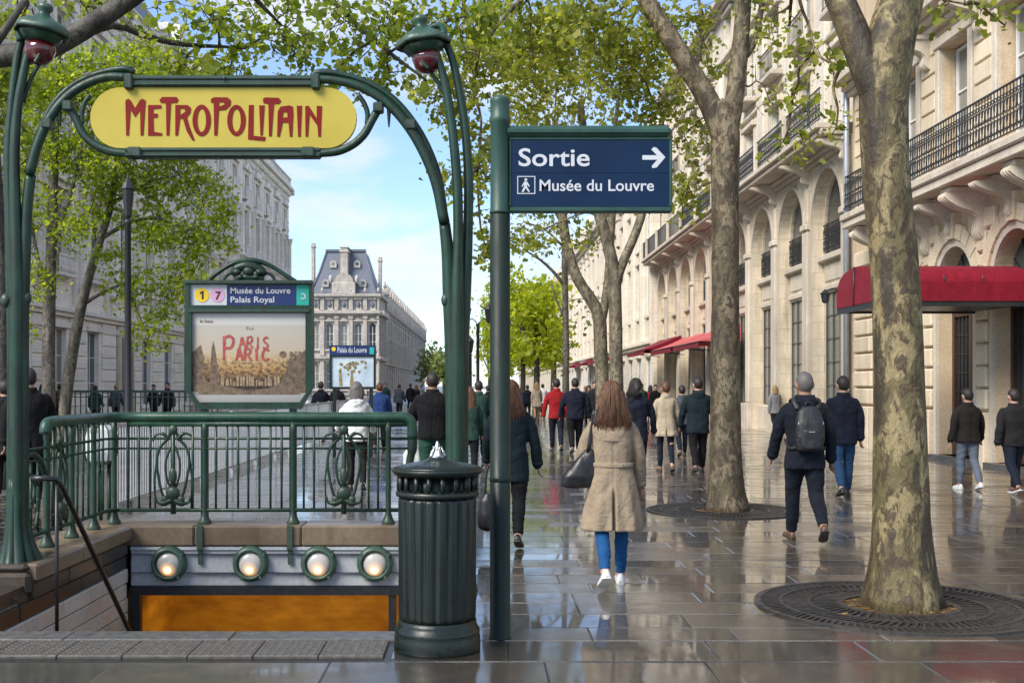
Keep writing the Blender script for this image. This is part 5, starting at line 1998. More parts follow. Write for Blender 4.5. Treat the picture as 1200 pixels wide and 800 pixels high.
for (off, yy) in ((-14, .02), (-6, -.1), (4, -.12), (14, -.06), (16, .06), (0, .12)):
    ptube(b, [(536 + off * .35, 590, yy * .35), (536 + off * .6, 650, yy * .6), (536 + off * 1.2, 706, yy * 1.4)], [4, 5.5, 7.5], 8)
b.build('post', M['green'], arch)
# arms: twin ribs sweeping from post to sign
La = [(36, 205), (46, 170), (60, 140), (78, 117), (100, 101), (126, 92), (150, 92)]
Lo = [(31, 215), (40, 170), (53, 135), (71, 110), (94, 93), (122, 83), (146, 80), (156, 84)]
for flip in (False, True):
    b = MB(TP)
    f = (lambda p: (525 + 13 - p[0] * 1.0, p[1])) if flip else (lambda p: p)
    if flip:
        Lb = [(521, 262), (512, 218), (498, 182), (479, 150), (455, 123), (425, 104), (395, 96), (372, 94)]
        Lc = [(521, 250), (514, 208), (500, 170), (481, 138), (457, 112), (428, 95), (398, 86), (374, 84), (364, 88)]
        ra, rc = [6.4, 6.2, 6, 5.6, 5.4, 5.2, 5, 5], [4, 4.4, 4.4, 4.2, 4.2, 4, 4, 4.5, 3]
    else:
        Lb, Lc = La, Lo
        ra, rc = [6.4, 6.0, 5.8, 5.6, 5.4, 5.2, 5], [4.2, 4.4, 4.3, 4.2, 4.1, 4, 4.5, 3]
    ptube(b, Lb, ra, 10, -.03)
    ptube(b, Lc, rc, 8, .03)
    # lower strut that curls from the arm under the sign, with its small inner loop
    if flip:
        ptube(b, [(444, 128), (436, 142), (427, 158), (414, 170), (396, 178), (372, 181)], [5, 5, 5, 5, 5, 4.5], 10, -.02)
        ptube(b, [(420, 112), (427, 122), (431, 134), (430, 146)], [3, 3, 3, 2.5], 8, -.02)
        ptube(b, [(456, 122), (456, 140), (456, 150)], [3, 1.8, .8], 6, -.02)
        cl = [(444, 128), (371, 98), (362, 180), (482, 148)]
    else:
        ptube(b, [(82, 126), (90, 140), (99, 158), (112, 170), (130, 178), (154, 181)], [5, 5, 5, 5, 5, 4.5], 10, -.02)
        ptube(b, [(107, 112), (100, 122), (97, 134), (98, 146)], [3, 3, 3, 2.5], 8, -.02)
        ptube(b, [(71, 132), (71, 143), (72, 148)], [3, 2, .8], 6, -.02)
        cl = [(82, 126), (153, 98), (160, 180), (58, 147)]
    for i, (cx, cy) in enumerate(cl):
        c = TP(*pp(cx, cy, -.03))
        b3 = MB()
        w, h = (5, 9) if i in (1,) else ((8, 6) if i == 2 else (6, 6))
        b3.cbox(c[0] - w * SP, c[1] - .05, c[2] - h * SP, c[0] + w * SP, c[1] + .045, c[2] + h * SP, .012)
        b.v += b3.v; b.f += [[q + len(b.v) - len(b3.v) for q in ff] for ff in b3.f]; b.s += b3.s; b.m += b3.m
    b.build('arch_arm', M['green'], arch)
# the sign: yellow stadium between two moulded bars
b = MB(TP)
for (y0, y1) in ((90, 103.5), (174, 186)):
    x0, _, z0 = pp(148, y1); x1, _, z1 = pp(376, y0)
    h = z1 - z0
    b.cbox(x0, DP - .05, z0, x1, DP + .05, z1, .012)
    b.cbox(x0, DP - .062, z0 + h * .58, x1, DP - .04, z0 + h * .92, .008)
    b.cbox(x0, DP - .058, z0 + h * .1, x1, DP - .04, z0 + h * .32, .006)
xs, _, zs = pp(265, 94)
b.sphere((xs, DP - .06, zs), .016, 8, 6)
b.build('sign_frame', M['green'], arch)
b = MB(TP)
cl_, cr_ = pp(142.5, 139), pp(382.5, 139)
rr0 = 35.5 * SP
stad = arc_pts(cr_[0], cr_[2], rr0, -PI / 2, PI / 2, 18) + arc_pts(cl_[0], cl_[2], rr0, PI / 2, 1.5 * PI, 18)
b.prism(stad, DP - .026, DP + .026)
sp_ = b.build('sign_panel', M['yellow'], arch)
LET = [
    [[(78, 82), (92, 72), (104, 80), (127, 120), (150, 80), (164, 72), (179, 82), (168, 256), (154, 256), (152, 128), (127, 165), (104, 128), (95, 256), (82, 256)]],
    [[(192, 104), (256, 104), (260, 120), (218, 124), (218, 146), (240, 148), (240, 166), (218, 168), (220, 238), (260, 244), (262, 257), (192, 257)]],
    [[(248, 80), (262, 64), (335, 64), (344, 78), (335, 93), (306, 94), (297, 256), (284, 256), (281, 94), (256, 93)]],
    [[(328, 104), (390, 104), (406, 118), (404, 142), (386, 166), (400, 215), (426, 282), (412, 280), (385, 235), (366, 172), (352, 172), (341, 256), (328, 256)], [(352, 122), (374, 122), (378, 138), (352, 154)]],
    None,
    [[(505, 76), (520, 65), (590, 66), (606, 80), (604, 105), (580, 128), (546, 131), (538, 256), (523, 256), (520, 94), (507, 92)], [(547, 90), (571, 90), (574, 101), (547, 113)]],
    None,
    [[(696, 104), (720, 104), (718, 258), (780, 264), (776, 284), (692, 276)]],
    [[(748, 106), (775, 106), (765, 256), (754, 256)]],
    [[(766, 74), (778, 66), (846, 68), (858, 84), (848, 98), (822, 99), (810, 260), (797, 260), (794, 98), (770, 95)]],
    [[(838, 262), (841, 136), (855, 112), (900, 106), (916, 112), (919, 150), (913, 262), (901, 262), (895, 192), (866, 192), (850, 262)], [(868, 142), (888, 138), (890, 165), (866, 168)]],
    [[(936, 108), (962, 108), (955, 262), (943, 262)]],
    [[(978, 110), (996, 108), (1036, 172), (1036, 108), (1062, 110), (1056, 262), (1044, 262), (1040, 208), (1000, 152), (992, 262), (980, 262)]],
]
OVAL = {4: (460, 181, 46, 79, 22, 58), 6: (634, 181, 46, 78, 22, 57)}


def cpt(c):
    x, _, z = pp(130 + c[0] / 4.2857, 100 + c[1] / 4.2857)
    return (x, z)


for i, L in enumerate(LET):
    if L is None:
        cx, cy, ax, ay, ix, iy = OVAL[i]
        L = [[(cx + ax * math.cos(t), cy + ay * math.sin(t)) for t in np.linspace(0, 2 * PI, 29)[:-1]], [(cx + ix * math.cos(t), cy + iy * math.sin(t)) for t in np.linspace(0, 2 * PI, 25)[:-1]]]
    b = MB(TP)
    b.prism([cpt(c) for c in L[0]], DP - .031, DP - .024, [[cpt(c) for c in h] for h in L[1:]], back=False)
    b.build('letter', M['red_letter'], sp_)
# lamps: hooded buds holding ruby globes
for (hx, hy, gx, gy, m) in ((50, 30, 47, 61, 1), (495, 44, 500, 71, -1)):
    c = TP(*pp(hx, hy))
    Rm = Matrix.Rotation(.16 * m, 4, 'Y')
    hood = MB()
    prof = [(31, -8), (30, -11), (31.5, -7), (30, -3), (24, 2), (15, 7), (8, 11), (6, 15), (9, 19), (9, 23), (5, 26), (.5, 26.5)]
    hood.lathe([(max(r_, .3) * SP, z_ * SP) for r_, z_ in prof], (0, 0, 0), 20, rfun=lambda a, z: 1 + (.07 * math.cos(6 * a) if z < 3 * SP else 0))
    hood.lathe([(26 * SP, -7 * SP), (24 * SP, -13 * SP), (20 * SP, -18 * SP), (17 * SP, -20 * SP)], (0, 0, 0), 20, rfun=lambda a, z: 1 + .06 * math.cos(8 * a))
    ho = hood.build('lamp_hood', M['green_light'], arch, (c[0], c[1], c[2]))
    ho.rotation_euler = (0, .14 * m, 0)
    g = TP(*pp(gx, gy))
    gl = MB()
    gl.lathe([(.3 * SP, -16 * SP), (8 * SP, -14.5 * SP), (14 * SP, -9 * SP), (17.5 * SP, 0), (17 * SP, 6 * SP), (13 * SP, 12 * SP), (9 * SP, 15 * SP)], (0, 0, 0), 22, rfun=lambda a, z: 1 + .03 * math.cos(5 * a))
    gl.build('lamp_globe', M['ruby'], arch, g)
    ar = MB(TP)
    if m > 0:
        ptube(ar, [(24, 48), (22, 36), (28, 24), (40, 22)], [4.5, 4.5, 4, 3], 8)
        ptube(ar, [(38, 54), (36, 44), (40, 36), (48, 33)], [4, 4, 3.5, 3], 8)
        ptube(ar, [(46, 77), (50, 70), (54, 58)], [2.2, 2, 1.6], 6, -.09)
    else:
        ptube(ar, [(518, 44), (520, 36), (514, 30), (500, 34)], [4.5, 4.5, 4, 3], 8)
        ptube(ar, [(508, 57), (512, 48), (508, 42), (500, 41)], [4, 4, 3.5, 3], 8)
        ptube(ar, [(503, 84), (497, 78), (492, 66)], [2.2, 2, 1.6], 6, -.09)
    ar.build('lamp_bracket', M['green_light'], arch)

# stone block under the left post
pb = thing('stone_pedestal', 'dark wet stone block at the foot of the left arch post', 'pedestal', (-3.9, 9.3, 0))
b = MB()
b.cbox(-.85, -.37, .02, .385, .40, .20, .03)
b.cbox(-.85, -.36, .202, .36, .38, .262, .025)
b.build('block', M['dark_stone'], pb)
b = MB()
b.cbox(-1.0, -.56, -.2, .37, -.33, .06, .03)
b.build('plinth', M['dark_stone'], pb)

# ---- green railing round the stairwell
rl_loc = (-2.2, 11.62, .26)
rail = thing('metro_railing', 'green cast iron railing with shield ornaments round the metro stairwell', 'railing', rl_loc)
TR = local(rl_loc)
YR, XL = 11.62, -3.76
ZT, ZB = 1.335, .40
xr = at(481, 0, YR)[0]
b = MB(TR)
path = [(XL, 9.92, 1.24), (XL, 9.94, ZT - .03), (XL, 10.05, ZT), (XL, 10.6, ZT), (XL, 11.3, ZT), (XL + .06, 11.52, ZT), (XL + .2, YR, ZT), (XL + .6, YR, ZT)] + [(x, YR, ZT) for x in np.linspace(XL + 1.0, xr - .2, 5)] + [(xr - .06, YR, ZT), (xr + .01, YR, ZT - .06), (xr + .02, YR, ZT - .22)]
b.tube(spline(path, 4), .052, 12)
b.tube([(XL + .2, YR, ZT - .065), (xr - .04, YR, ZT - .065)], .03, 8)
b.build('top_rail', M['green_light'], rail)
b = MB(TR)
for zz, rr in ((1.12, .013), (1.02, .011), (ZB, .02)):
    b.tube([(XL, 9.3, zz - .0), (XL, YR - .1, zz), (XL + .1, YR, zz)], rr, 6)
    b.tube([(XL + .1, YR, zz), (xr, YR, zz)], rr, 6)
b.build('rail', M['green'], rail)
post = MB()
post.lathe([(.065, 0), (.068, .02), (.05, .05), (.036, .09), (.028, .13), (.026, .9), (.032, .93), (.028, 1.02)], (0, 0, 0), 12)
post_me = mesh_only(post, 'post', M['green'])
posts = [(at(px, 0, YR)[0], YR) for px in (134, 240, 343.5, 455)] + [(XL, 9.95), (XL, 10.55), (XL, 11.15)]
for (x, y) in posts:
    place_mesh('post', post_me, rail, TR(x, y, .26), scale=(1, 1, 1.02))
b = MB(TR)
b.tube(spline([(xr + .02, YR, ZT - .2), (xr + .015, YR, 1.0), (xr - .01, YR, .85), (xr - .0, YR, .6), (xr + .01, YR, .27)], 4), [.05] * 5 + [.04] * 12, 8)
b.build('post', M['green'], rail)
bal = MB()
bal.tube([(0, 0, 0), (0, 0, .25), (0, 0, .45), (0, 0, .90)], [.0115, .0115, .015, .0115], 6)
bal.sphere((0, 0, .42), (.017, .017, .03), 8, 5)
bal_me = mesh_only(bal, 'baluster', M['green'])
shield_at = [at(px, 0, YR)[0] for px in (203, 403)]
px_list = [150, 163, 176, 226, 253, 266, 279, 291, 304, 317, 330, 356, 368, 432, 443]
for px in px_list:
    place_mesh('baluster', bal_me, rail, TR(at(px, 0, YR)[0], YR, ZB), scale=(1, 1, (ZT - ZB - .02) / .90))
for yy in (9.45, 9.6, 9.75, 10.1, 10.25, 10.4, 10.7, 10.85, 11.0, 11.3, 11.42):
    place_mesh('baluster', bal_me, rail, TR(XL, yy, ZB), scale=(1, 1, (.62 if yy < 9.9 else ZT - ZB - .02) / .90))


def shield(o):
    """sinuous cartouche: stem, two vase-shaped loops, leaf cluster at the foot"""
    b = MB()
    b.tube([(0, 0, -.05), (0, 0, .3), (0, 0, .86)], [.035, .032, .022], 8)
    for s in (-1, 1):
        b.tube(spline([(s * .03, 0, .08), (s * .12, -.02, .14), (s * .17, -.02, .30), (s * .20, -.01, .48), (s * .16, 0, .62), (s * .06, 0, .72), (s * .02, 0, .84)], 4), .017, 6)
        b.tube(spline([(s * .02, 0, .2), (s * .07, -.02, .3), (s * .09, -.02, .45), (s * .05, -.01, .58), (0, 0, .66)], 4), .014, 6)
        b.tube(spline([(s * .05, -.01, .70), (s * .13, -.01, .76), (s * .22, 0, .74), (s * .25, 0, .68)], 4), [.02] * 5 + [.012] * 8, 6)
        b.tube(spline([(0, -.01, .10), (s * .10, -.03, .06), (s * .19, -.02, .07), (s * .22, -.01, .13)], 4), [.03] * 6 + [.016] * 7, 6)
        b.sphere((s * .10, -.02, .10), (.05, .04, .04), 8, 6)
        b.tube([(s * .22, 0, .0), (s * .23, 0, .3), (s * .19, 0, .62)], .011, 5)
    b.sphere((0, -.02, .16), (.09, .05, .07), 10, 7)
    b.sphere((0, -.02, .33), (.05, .04, .09), 8, 6)
    b.sphere((0, -.01, .80), (.06, .04, .05), 8, 6)
    return b


sh_me = mesh_only(shield(None), 'shield_ornament', M['green'])
for x in shield_at:
    place_mesh('shield_ornament', sh_me, rail, TR(x, YR, ZB + .01), scale=(.82, .82, 1))
for yy in (10.25,):
    place_mesh('shield_ornament', sh_me, rail, TR(XL, yy, ZB + .01), (0, 0, PI / 2), (.8, .8, .95))
# low scroll by the arch post
b = MB(TR)
b.tube(spline([(XL, 9.30, .7), (XL, 9.32, .92), (XL, 9.45, 1.05), (XL, 9.62, 1.08), (XL, 9.8, 1.02), (XL, 9.9, .9)], 5), .024, 8)
b.tube(spline([(XL, 9.35, .5), (XL, 9.42, .78), (XL, 9.55, .92), (XL, 9.68, .82), (XL, 9.62, .66), (XL, 9.5, .6)], 5), .018, 6)
b.tube(spline([(XL, 9.7, .45), (XL, 9.78, .7), (XL, 9.7, .9)], 5), .014, 6)
b.build('scroll', M['green'], rail)
b = MB(TR)
for px in (240, 343.5):
    x = at(px, 0, YR)[0]
    b.box(x - .028, 11.40, .03, x + .028, 11.424, .27)
    b.box(x - .022, 11.428, -.12, x + .022, 11.445, .03)
b.build('strap', M['green'], rail)

# right-hand run of the railing, seen almost edge on behind the bin
b = MB(TR)
b.tube(spline([(-.34, 11.62, ZT), (-.34, 10.8, ZT), (-.34, 10.0, ZT), (-.34, 9.95, 1.2), (-.34, 9.95, .27)], 4), .045, 8)
b.tube([(-.34, 11.6, ZB), (-.34, 9.95, ZB)], .02, 6)
b.tube([(xr, 11.62, ZB), (-.34, 11.62, ZB)], .02, 6)

# white panelled lantern box on a green stand by the corner
wbx = thing('white_lantern', 'white faceted glass lantern on a green stand behind the railing corner', 'lantern', (at(118, 0, 12.3)[0], 12.3, 0))
b = MB()
zl = lambda py: EYE - (py - HY) * 12.3 / F
b.lathe([(.155, zl(540)), (.175, zl(530)), (.178, zl(512)), (.155, zl(503)), (.10, zl(498))], (0, 0, 0), 8, smooth=False)
b.build('lantern_glass', M['white_glass'], wbx)
b = MB()
for k in range(8):
    a = 2 * PI * k / 8
    b.tube([(.157 * math.cos(a), .157 * math.sin(a), zl(540)), (.178 * math.cos(a), .178 * math.sin(a), zl(530)), (.18 * math.cos(a), .18 * math.sin(a), zl(512)), (.157 * math.cos(a), .157 * math.sin(a), zl(503)), (.10 * math.cos(a), .10 * math.sin(a), zl(498))], .007, 5)
b.lathe([(.16, zl(543)), (.165, zl(541)), (.16, zl(539))], (0, 0, 0), 8, smooth=False)
for dx in (-.09, 0.0, .09):
    b.tube([(dx, 0, 0), (dx, 0, zl(541))], .022, 8)
b.lathe([(.17, 0), (.17, .05), (.1, .08)], (0, 0, 0), 12)
b.build('stand', M['green'], wbx)

# ---- map board standing on the back parapet
DT = 11.70
mb_loc = (at(292, 0, DT)[0], DT, .26)
board = thing('metro_map_board', 'green framed metro board with station header and a sepia city poster above the railing', 'sign board', mb_loc)
TM = local(mb_loc)


def tp(px, py):
    x, _, z = at(px, py, DT)
    return (x, z)


def tpoly(pts): return [tp(*p) for p in pts]


b = MB(TM)
outer = tpoly([(218, 329), (367, 329), (367.5, 452), (353, 479), (234, 479), (217.5, 455)])
b.prism(outer, DT - .06, DT + .06, [tpoly([(226, 367), (359, 367), (359, 461), (352, 471), (234, 471), (226, 461)]), tpoly([(224, 334), (363, 334), (363, 358), (224, 358)])])
b.prism(tpoly([(222, 362.5), (364, 362.5), (364, 366), (222, 366)]), DT - .075, DT - .055)
b.prism(tpoly([(218, 329), (367, 329), (367, 332.5), (218, 332.5)]), DT - .085, DT - .055)
b.build('frame', M['green'], board)
for px in (240, 343.5):
    x0 = at(px, 0, DT)[0]
    MB(TM).cbox(x0 - .035, DT - .035, .26, x0 + .035, DT + .035, at(0, 478, DT)[2], .008).build('leg', M['green'], board)
b = MB(TM)
b.prism(tpoly([(226, 367), (359, 367), (359, 461), (352, 471), (234, 471), (226, 461)]), DT - .02, DT + .02)


def poster_mat():
    m, n, l, bs_ = new_mat('sepia_city_poster')
    tcn = n.new('ShaderNodeTexCoord')
    sp2 = n.new('ShaderNodeSeparateXYZ')
    l.new(tcn.outputs['Generated'], sp2.inputs[0])
    g = ramp(n, [(0, (.30, .29, .27)), (.115, (.42, .41, .39)), (.125, (.035, .024, .016)), (.25, (.11, .075, .045)), (.36, (.40, .25, .11)), (.48, (.55, .40, .22)), (.60, (.50, .42, .31)), (.86, (.50, .46, .40)), (.875, (.60, .58, .54)), (1, (.56, .54, .51))])
    l.new(sp2.outputs['Z'], g.inputs[0])
    t = nz(n, l, tcn.outputs['Generated'], 26, 6, .75)
    t.noise_dimensions = '3D'
    mul = n.new('ShaderNodeMath'); mul.operation = 'SUBTRACT'
    # detail only in the printed city, fading up into the printed sky
    fz = ramp(n, [(.12, (0, 0, 0)), (.125, (1, 1, 1)), (.42, (.8, .8, .8)), (.56, (0, 0, 0))])
    l.new(sp2.outputs['Z'], fz.inputs[0])
    dk = ramp(n, [(.42, (.10, .065, .04)), (.5, (.75, .65, .5)), (.62, (1.5, 1.3, 1.0))])
    l.new(t.outputs['Fac'], dk.inputs[0])
    a = mixrgb(n, l, fz.outputs['Color'], (1, 1, 1), dk.outputs['Color'])
    col = mixrgb(n, l, 1.0, g.outputs['Color'], a, 'MULTIPLY')
    # printed sides fall off to brown towards both edges, as in the picture on the poster
    gx = ramp(n, [(0, (.42, .36, .30)), (.25, (1, 1, 1)), (.75, (1, 1, 1)), (1, (.42, .36, .30))])
    l.new(sp2.outputs['X'], gx.inputs[0])
    fx = mixrgb(n, l, fz.outputs['Color'], (1, 1, 1), gx.outputs['Color'])
    col = mixrgb(n, l, 1.0, col, fx, 'MULTIPLY')
    l.new(col, bs_.inputs['Base Color'])
    bs_.inputs['Roughness'].default_value = .25
    return m


M['poster'] = poster_mat()
po = b.build('poster', M['poster'], board)
# dark printed silhouettes of towers and trees on the poster
M['sepia_dark'] = plain('sepia_print', (.075, .05, .034), (.24, .165, .10), .4, 26, bs=.02)
M['sepia_mid'] = plain('sepia_mid_print', (.20, .125, .07), (.46, .33, .19), .4, 30, bs=.02)
b = MB(TM)
rP = random.Random(4)
PS = [.0214]
def psil(pts):
    PS[0] += .00002
    b.prism(tpoly(pts), DT - PS[0], DT - .019, back=False)
psil([(226.5, 420), (231, 408), (236, 404), (238, 412), (240, 440), (240, 462), (226.5, 458)])
psil([(246, 462), (247, 430), (248.5, 408), (250.5, 399), (252.5, 408), (255, 425), (258, 440), (258, 462)])
psil([(327, 462), (333, 440), (340, 425), (348, 416), (355, 412), (358.5, 410), (358.5, 460)])
psil([(232, 462.2), (245, 448), (262, 452), (290, 457), (315, 455), (330, 448), (352, 452), (352, 462.2)])
for q_ in range(70):
    left = q_ % 2
    x = rP.gauss(233 if left else 346, 6 if left else 8)
    x = min(max(x, 228), 356)
    y = rP.uniform(410, 456) + (0 if not left else abs(x - 231) * .9)
    rr_p = rP.uniform(1.5, 4.5)
    psil([(x + rr_p * math.cos(t) * rP.uniform(.6, 1.2), y + rr_p * math.sin(t) * rP.uniform(.6, 1.2)) for t in np.linspace(0, 2 * PI, 8)[:-1]])
b.build('poster_silhouette', M['sepia_dark'], po, kind='stuff')
b = MB(TM)
x = 240
while x < 338:
    w = rP.uniform(1.5, 4); h = rP.uniform(3, 11)
    b.prism(tpoly([(x, 452), (x + w, 452), (x + w, 452 - h), (x + w * .5, 452 - h - rP.uniform(0, 5)), (x, 452 - h)]), DT - .0208 - x * .000001, DT - .019, back=False)
    x += w + rP.uniform(-1, 3)
b.build('poster_city', M['sepia_mid'], po, kind='stuff')
M['poster_red'] = plain('faded_red_print', (.34, .035, .030), (.50, .12, .09), .5, 30, bs=.02)
def ptxt(s, px, py, hpx, wpx, mat, par=None, dy=-.025, off=.0, name='lettering'):
    k = DT / F
    x, _, z = at(px, py, DT)
    p = TM(x, DT + dy, z)
    return text_obj(s, hpx * k / .72, mat, par or board, p, name, off, .0015, wpx * k if wpx else None)
# hand brushed red letters: P over two lines, then two rows that overlap
BR = {'P': [[(0, 0), (.05, 1)], [(.0, .95), (.6, 1.0), (.85, .78), (.6, .5), (.05, .48)]], 'A': [[(0, 0), (.45, 1)], [(.45, 1), (.9, 0)], [(.2, .38), (.75, .4)]],
      'R': [[(0, 0), (.05, 1)], [(0, .95), (.6, 1), (.8, .78), (.55, .52), (.05, .5)], [(.35, .5), (.85, 0)]], 'I': [[(.4, 0), (.42, 1)]],
      'S': [[(.8, .9), (.4, 1), (.1, .75), (.45, .52), (.8, .28), (.45, 0), (.05, .12)]], 'C': [[(.85, .85), (.45, 1), (.05, .6), (.1, .2), (.5, 0), (.9, .15)]]}
rB = random.Random(8)
def brushed(ch, px, py, w, h, wd, lay):
    b = MB(TM)
    k = 0
    for st in BR[ch]:
        pts = [(px + q[0] * w + rB.uniform(-.4, .4), py - q[1] * h + rB.uniform(-.5, .5)) for q in st]
        pts = [tuple(q) for q in spline(pts, 4)] if len(pts) > 2 else [(pts[0][0] + (pts[1][0] - pts[0][0]) * t, pts[0][1] + (pts[1][1] - pts[0][1]) * t) for t in (0, .33, .66, 1)]
        for i in range(len(pts) - 1):
            a0, a1 = pts[i], pts[i + 1]
            dx, dy = a1[0] - a0[0], a1[1] - a0[1]
            L = math.hypot(dx, dy) + 1e-6
            wa = wd * rB.uniform(.8, 1.15) / 2
            nx, ny = -dy / L * wa, dx / L * wa
            ex, ey = dx / L * .35, dy / L * .35
            k += 1
            b.prism(tpoly([(a0[0] - ex + nx, a0[1] - ey + ny), (a1[0] + ex + nx, a1[1] + ey + ny), (a1[0] + ex - nx, a1[1] + ey - ny), (a0[0] - ex - nx, a0[1] - ey - ny)]), DT - .0242 - lay * .0004 - k * .00002, DT - .0236, back=False)
    b.build('brushed_letter', M['poster_red'], po, kind='stuff')
brushed('P', 263, 421, 13, 27, 3.0, 0)
for i, ch in enumerate('ARIS'):
    brushed(ch, 281 + i * 9.2, 408, 7.5, 13, 2.2, 1)
for i, ch in enumerate('ARIC'):
    brushed(ch, 277 + i * 10.2, 422, 8.5, 13.5, 2.6, 2)
ptxt('lu', 289, 386, 4, 8, M['sepia_mid'], po, -.0235)
ptxt('le beau', 235, 378, 4, 15, M['sepia_mid'], po, -.0235)
# header
def plate(x0, y0, x1, y1, mat, name, dd=.03):
    b = MB(TM); b.prism(tpoly([(x0, y0), (x1, y0), (x1, y1), (x0, y1)]), DT - dd, DT + dd); return b.build(name, mat, board)
hw_ = plate(224, 334, 266.5, 358, M['white_print'], 'header_white')
hb_ = plate(266.5, 334, 348, 358, M['navy_strip'], 'header_blue')
ht_ = plate(348, 334, 363, 358, M['teal'], 'header_teal')
for (px, mat, s) in ((237.5, 'line_yellow', '1'), (255.7, 'line_pink', '7')):
    c = tp(px, 346)
    b = MB(TM); b.prism(arc_pts(c[0], c[1], 8.4 * DT / F, 0, 2 * PI, 28)[:-1], DT - .034, DT - .028, back=False)
    b.build('line_disc', M[mat], hw_)
    if s == '7':
        ptxt(s, px - 2.9, 351, 9.5, None, M['black_print'], hw_, -.037, .0015, 'line_number')
    else:
        b = MB(TM)
        b.prism(tpoly([(px + .2, 341.2), (px + 1.9, 341.2), (px + 1.9, 350.8), (px - .1, 350.8), (px - .1, 343.8), (px - 2.2, 344.8), (px - 2.2, 343.0)]), DT - .038, DT - .030, back=False)
        b.build('line_number', M['black_print'], hw_)
ptxt('Musée du Louvre', 271, 344, 7, 70, M['white_print'], hb_, -.033, .0012)
ptxt('Palais Royal', 271, 354.5, 7, 51, M['white_print'], hb_, -.033, .0012)
b = MB(TM)
c = tp(355.5, 347.5)
k_ = DT / F
oc = arc_pts(c[0], c[1], 3.6 * k_, -2.4, 2.2, 14) + arc_pts(c[0], c[1], 2.2 * k_, 2.2, -2.4, 14)
b.prism(oc, DT - .034, DT - .028, back=False)
b.build('header_mark', M['white_print'], ht_)
# crest over the board
b = MB(TM)
def mtube(pts, r, n=8, dy=0):
    P = [(at(p[0], p[1], DT)[0], DT + dy, at(p[0], p[1], DT)[2]) for p in pts]
    S = spline([(*p, rr * DT / F) for p, rr in zip(P, r if hasattr(r, '__len__') else [r] * len(P))], 5)
    b.tube([q[:3] for q in S], [q[3] for q in S], n)
mtube([(243, 330), (252, 322), (265, 313), (278, 307), (292, 305), (306, 307), (320, 313), (334, 322), (346, 330)], [3, 2.6, 2.6, 3, 3.4, 3, 2.6, 2.6, 3])
mtube([(274, 321), (278, 315), (290, 312), (304, 315), (310, 321)], [4, 5, 6, 5, 4], 8, -.03)
mtube([(276, 327), (292, 325), (310, 327)], [3.5, 5, 3.5], 8, -.02)
for (px, py, r_) in ((279, 319, 5), (305, 319, 5), (292, 318, 7), (283, 325, 4), (301, 325, 4)):
    x, _, z = at(px, py, DT)
    b.sphere((x, DT - .04, z), (r_ * k_, .05, r_ * k_ * .8), 10, 7)
for (px, s) in ((262, 1), (322, -1)):
    mtube([(px, 329), (px + 3 * s, 323), (px + 9 * s, 320), (px + 14 * s, 323)], [2, 2, 2, 2], 6)
b.build('crest', M['green'], board)

# ---- second board further along
DS = 27.0
s_loc = (at(413.5, 0, DS)[0], DS, 0)
b2_ = thing('information_board', 'smaller green framed board with blue header and pale flower poster farther along', 'sign board', s_loc)
TS = local(s_loc)
def sp3(px, py): x, _, z = at(px, py, DS); return (x, z)
b = MB(TS)
b.prism([sp3(*p) for p in ((386.5, 404.5), (440.5, 404.5), (440.5, 456), (386.5, 456))], DS - .06, DS + .06, [[sp3(*p) for p in ((389, 418), (438, 418), (438, 453), (389, 453))]])
for px in (392, 435):
    x = at(px, 0, DS)[0]
    b.cbox(x - .04, DS - .04, 0, x + .04, DS + .04, at(0, 456, DS)[2], .01)
b.build('frame', M['green_dark'], b2_)
b = MB(TS)
b.prism([sp3(*p) for p in ((387.2, 405.2), (439.8, 405.2), (439.8, 416), (387.2, 416))], DS - .07, DS - .05)
h2_ = b.build('header', M['navy_strip'], b2_)
b = MB(TS)
c = sp3(391.5, 409); b.prism(arc_pts(c[0], c[1], .05, 0, 2 * PI, 14)[:-1], DS - .076, DS - .069, back=False)
b.build('header_dot', M['line_yellow'], h2_)
b = MB(TS)
b.prism([sp3(*p) for p in ((433.5, 407), (438.5, 407), (438.5, 415), (433.5, 415))], DS - .076, DS - .069, back=False)
b.build('header_mark', M['teal'], h2_)
x, z = sp3(396, 413)
text_obj('Palais du Louvre', 6.5 * DS / F / .72, M['white_print'], h2_, TS(x, DS - .072, z), 'lettering', .002, .0015, 34 * DS / F)
M['flower_poster'] = plain('pale_flower_poster', (.34, .46, .55), (.66, .74, .78), .25, 2.2, bs=.0, detail=8)
b = MB(TS)
b.prism([sp3(*p) for p in ((389, 418), (438, 418), (438, 453), (389, 453))], DS - .03, DS + .03)
p2_ = b.build('poster', M['flower_poster'], b2_)
M['flower_print'] = plain('printed_flowers', (.10, .12, .05), (.45, .30, .14), .4, 14, bs=0)
b = MB(TS)
r = random.Random(9)
for k in range(26):
    px, py = r.gauss(413, 6), r.gauss(430, 5)
    c = sp3(px, py)
    b.prism([(c[0] + r.uniform(.02, .06) * math.cos(t), c[1] + r.uniform(.02, .06) * math.sin(t)) for t in np.linspace(0, 2 * PI, 7)[:-1]], DS - .034 - k * .0002, DS - .029, back=False)
b.prism([sp3(*p) for p in ((411.5, 434), (413.5, 434), (415, 452), (410, 452))], DS - .034, DS - .029, back=False)
b.prism([sp3(*p) for p in ((398, 452), (397, 434), (400, 430), (402, 452))], DS - .034, DS - .029, back=False)
b.build('poster_print', M['flower_print'], p2_)

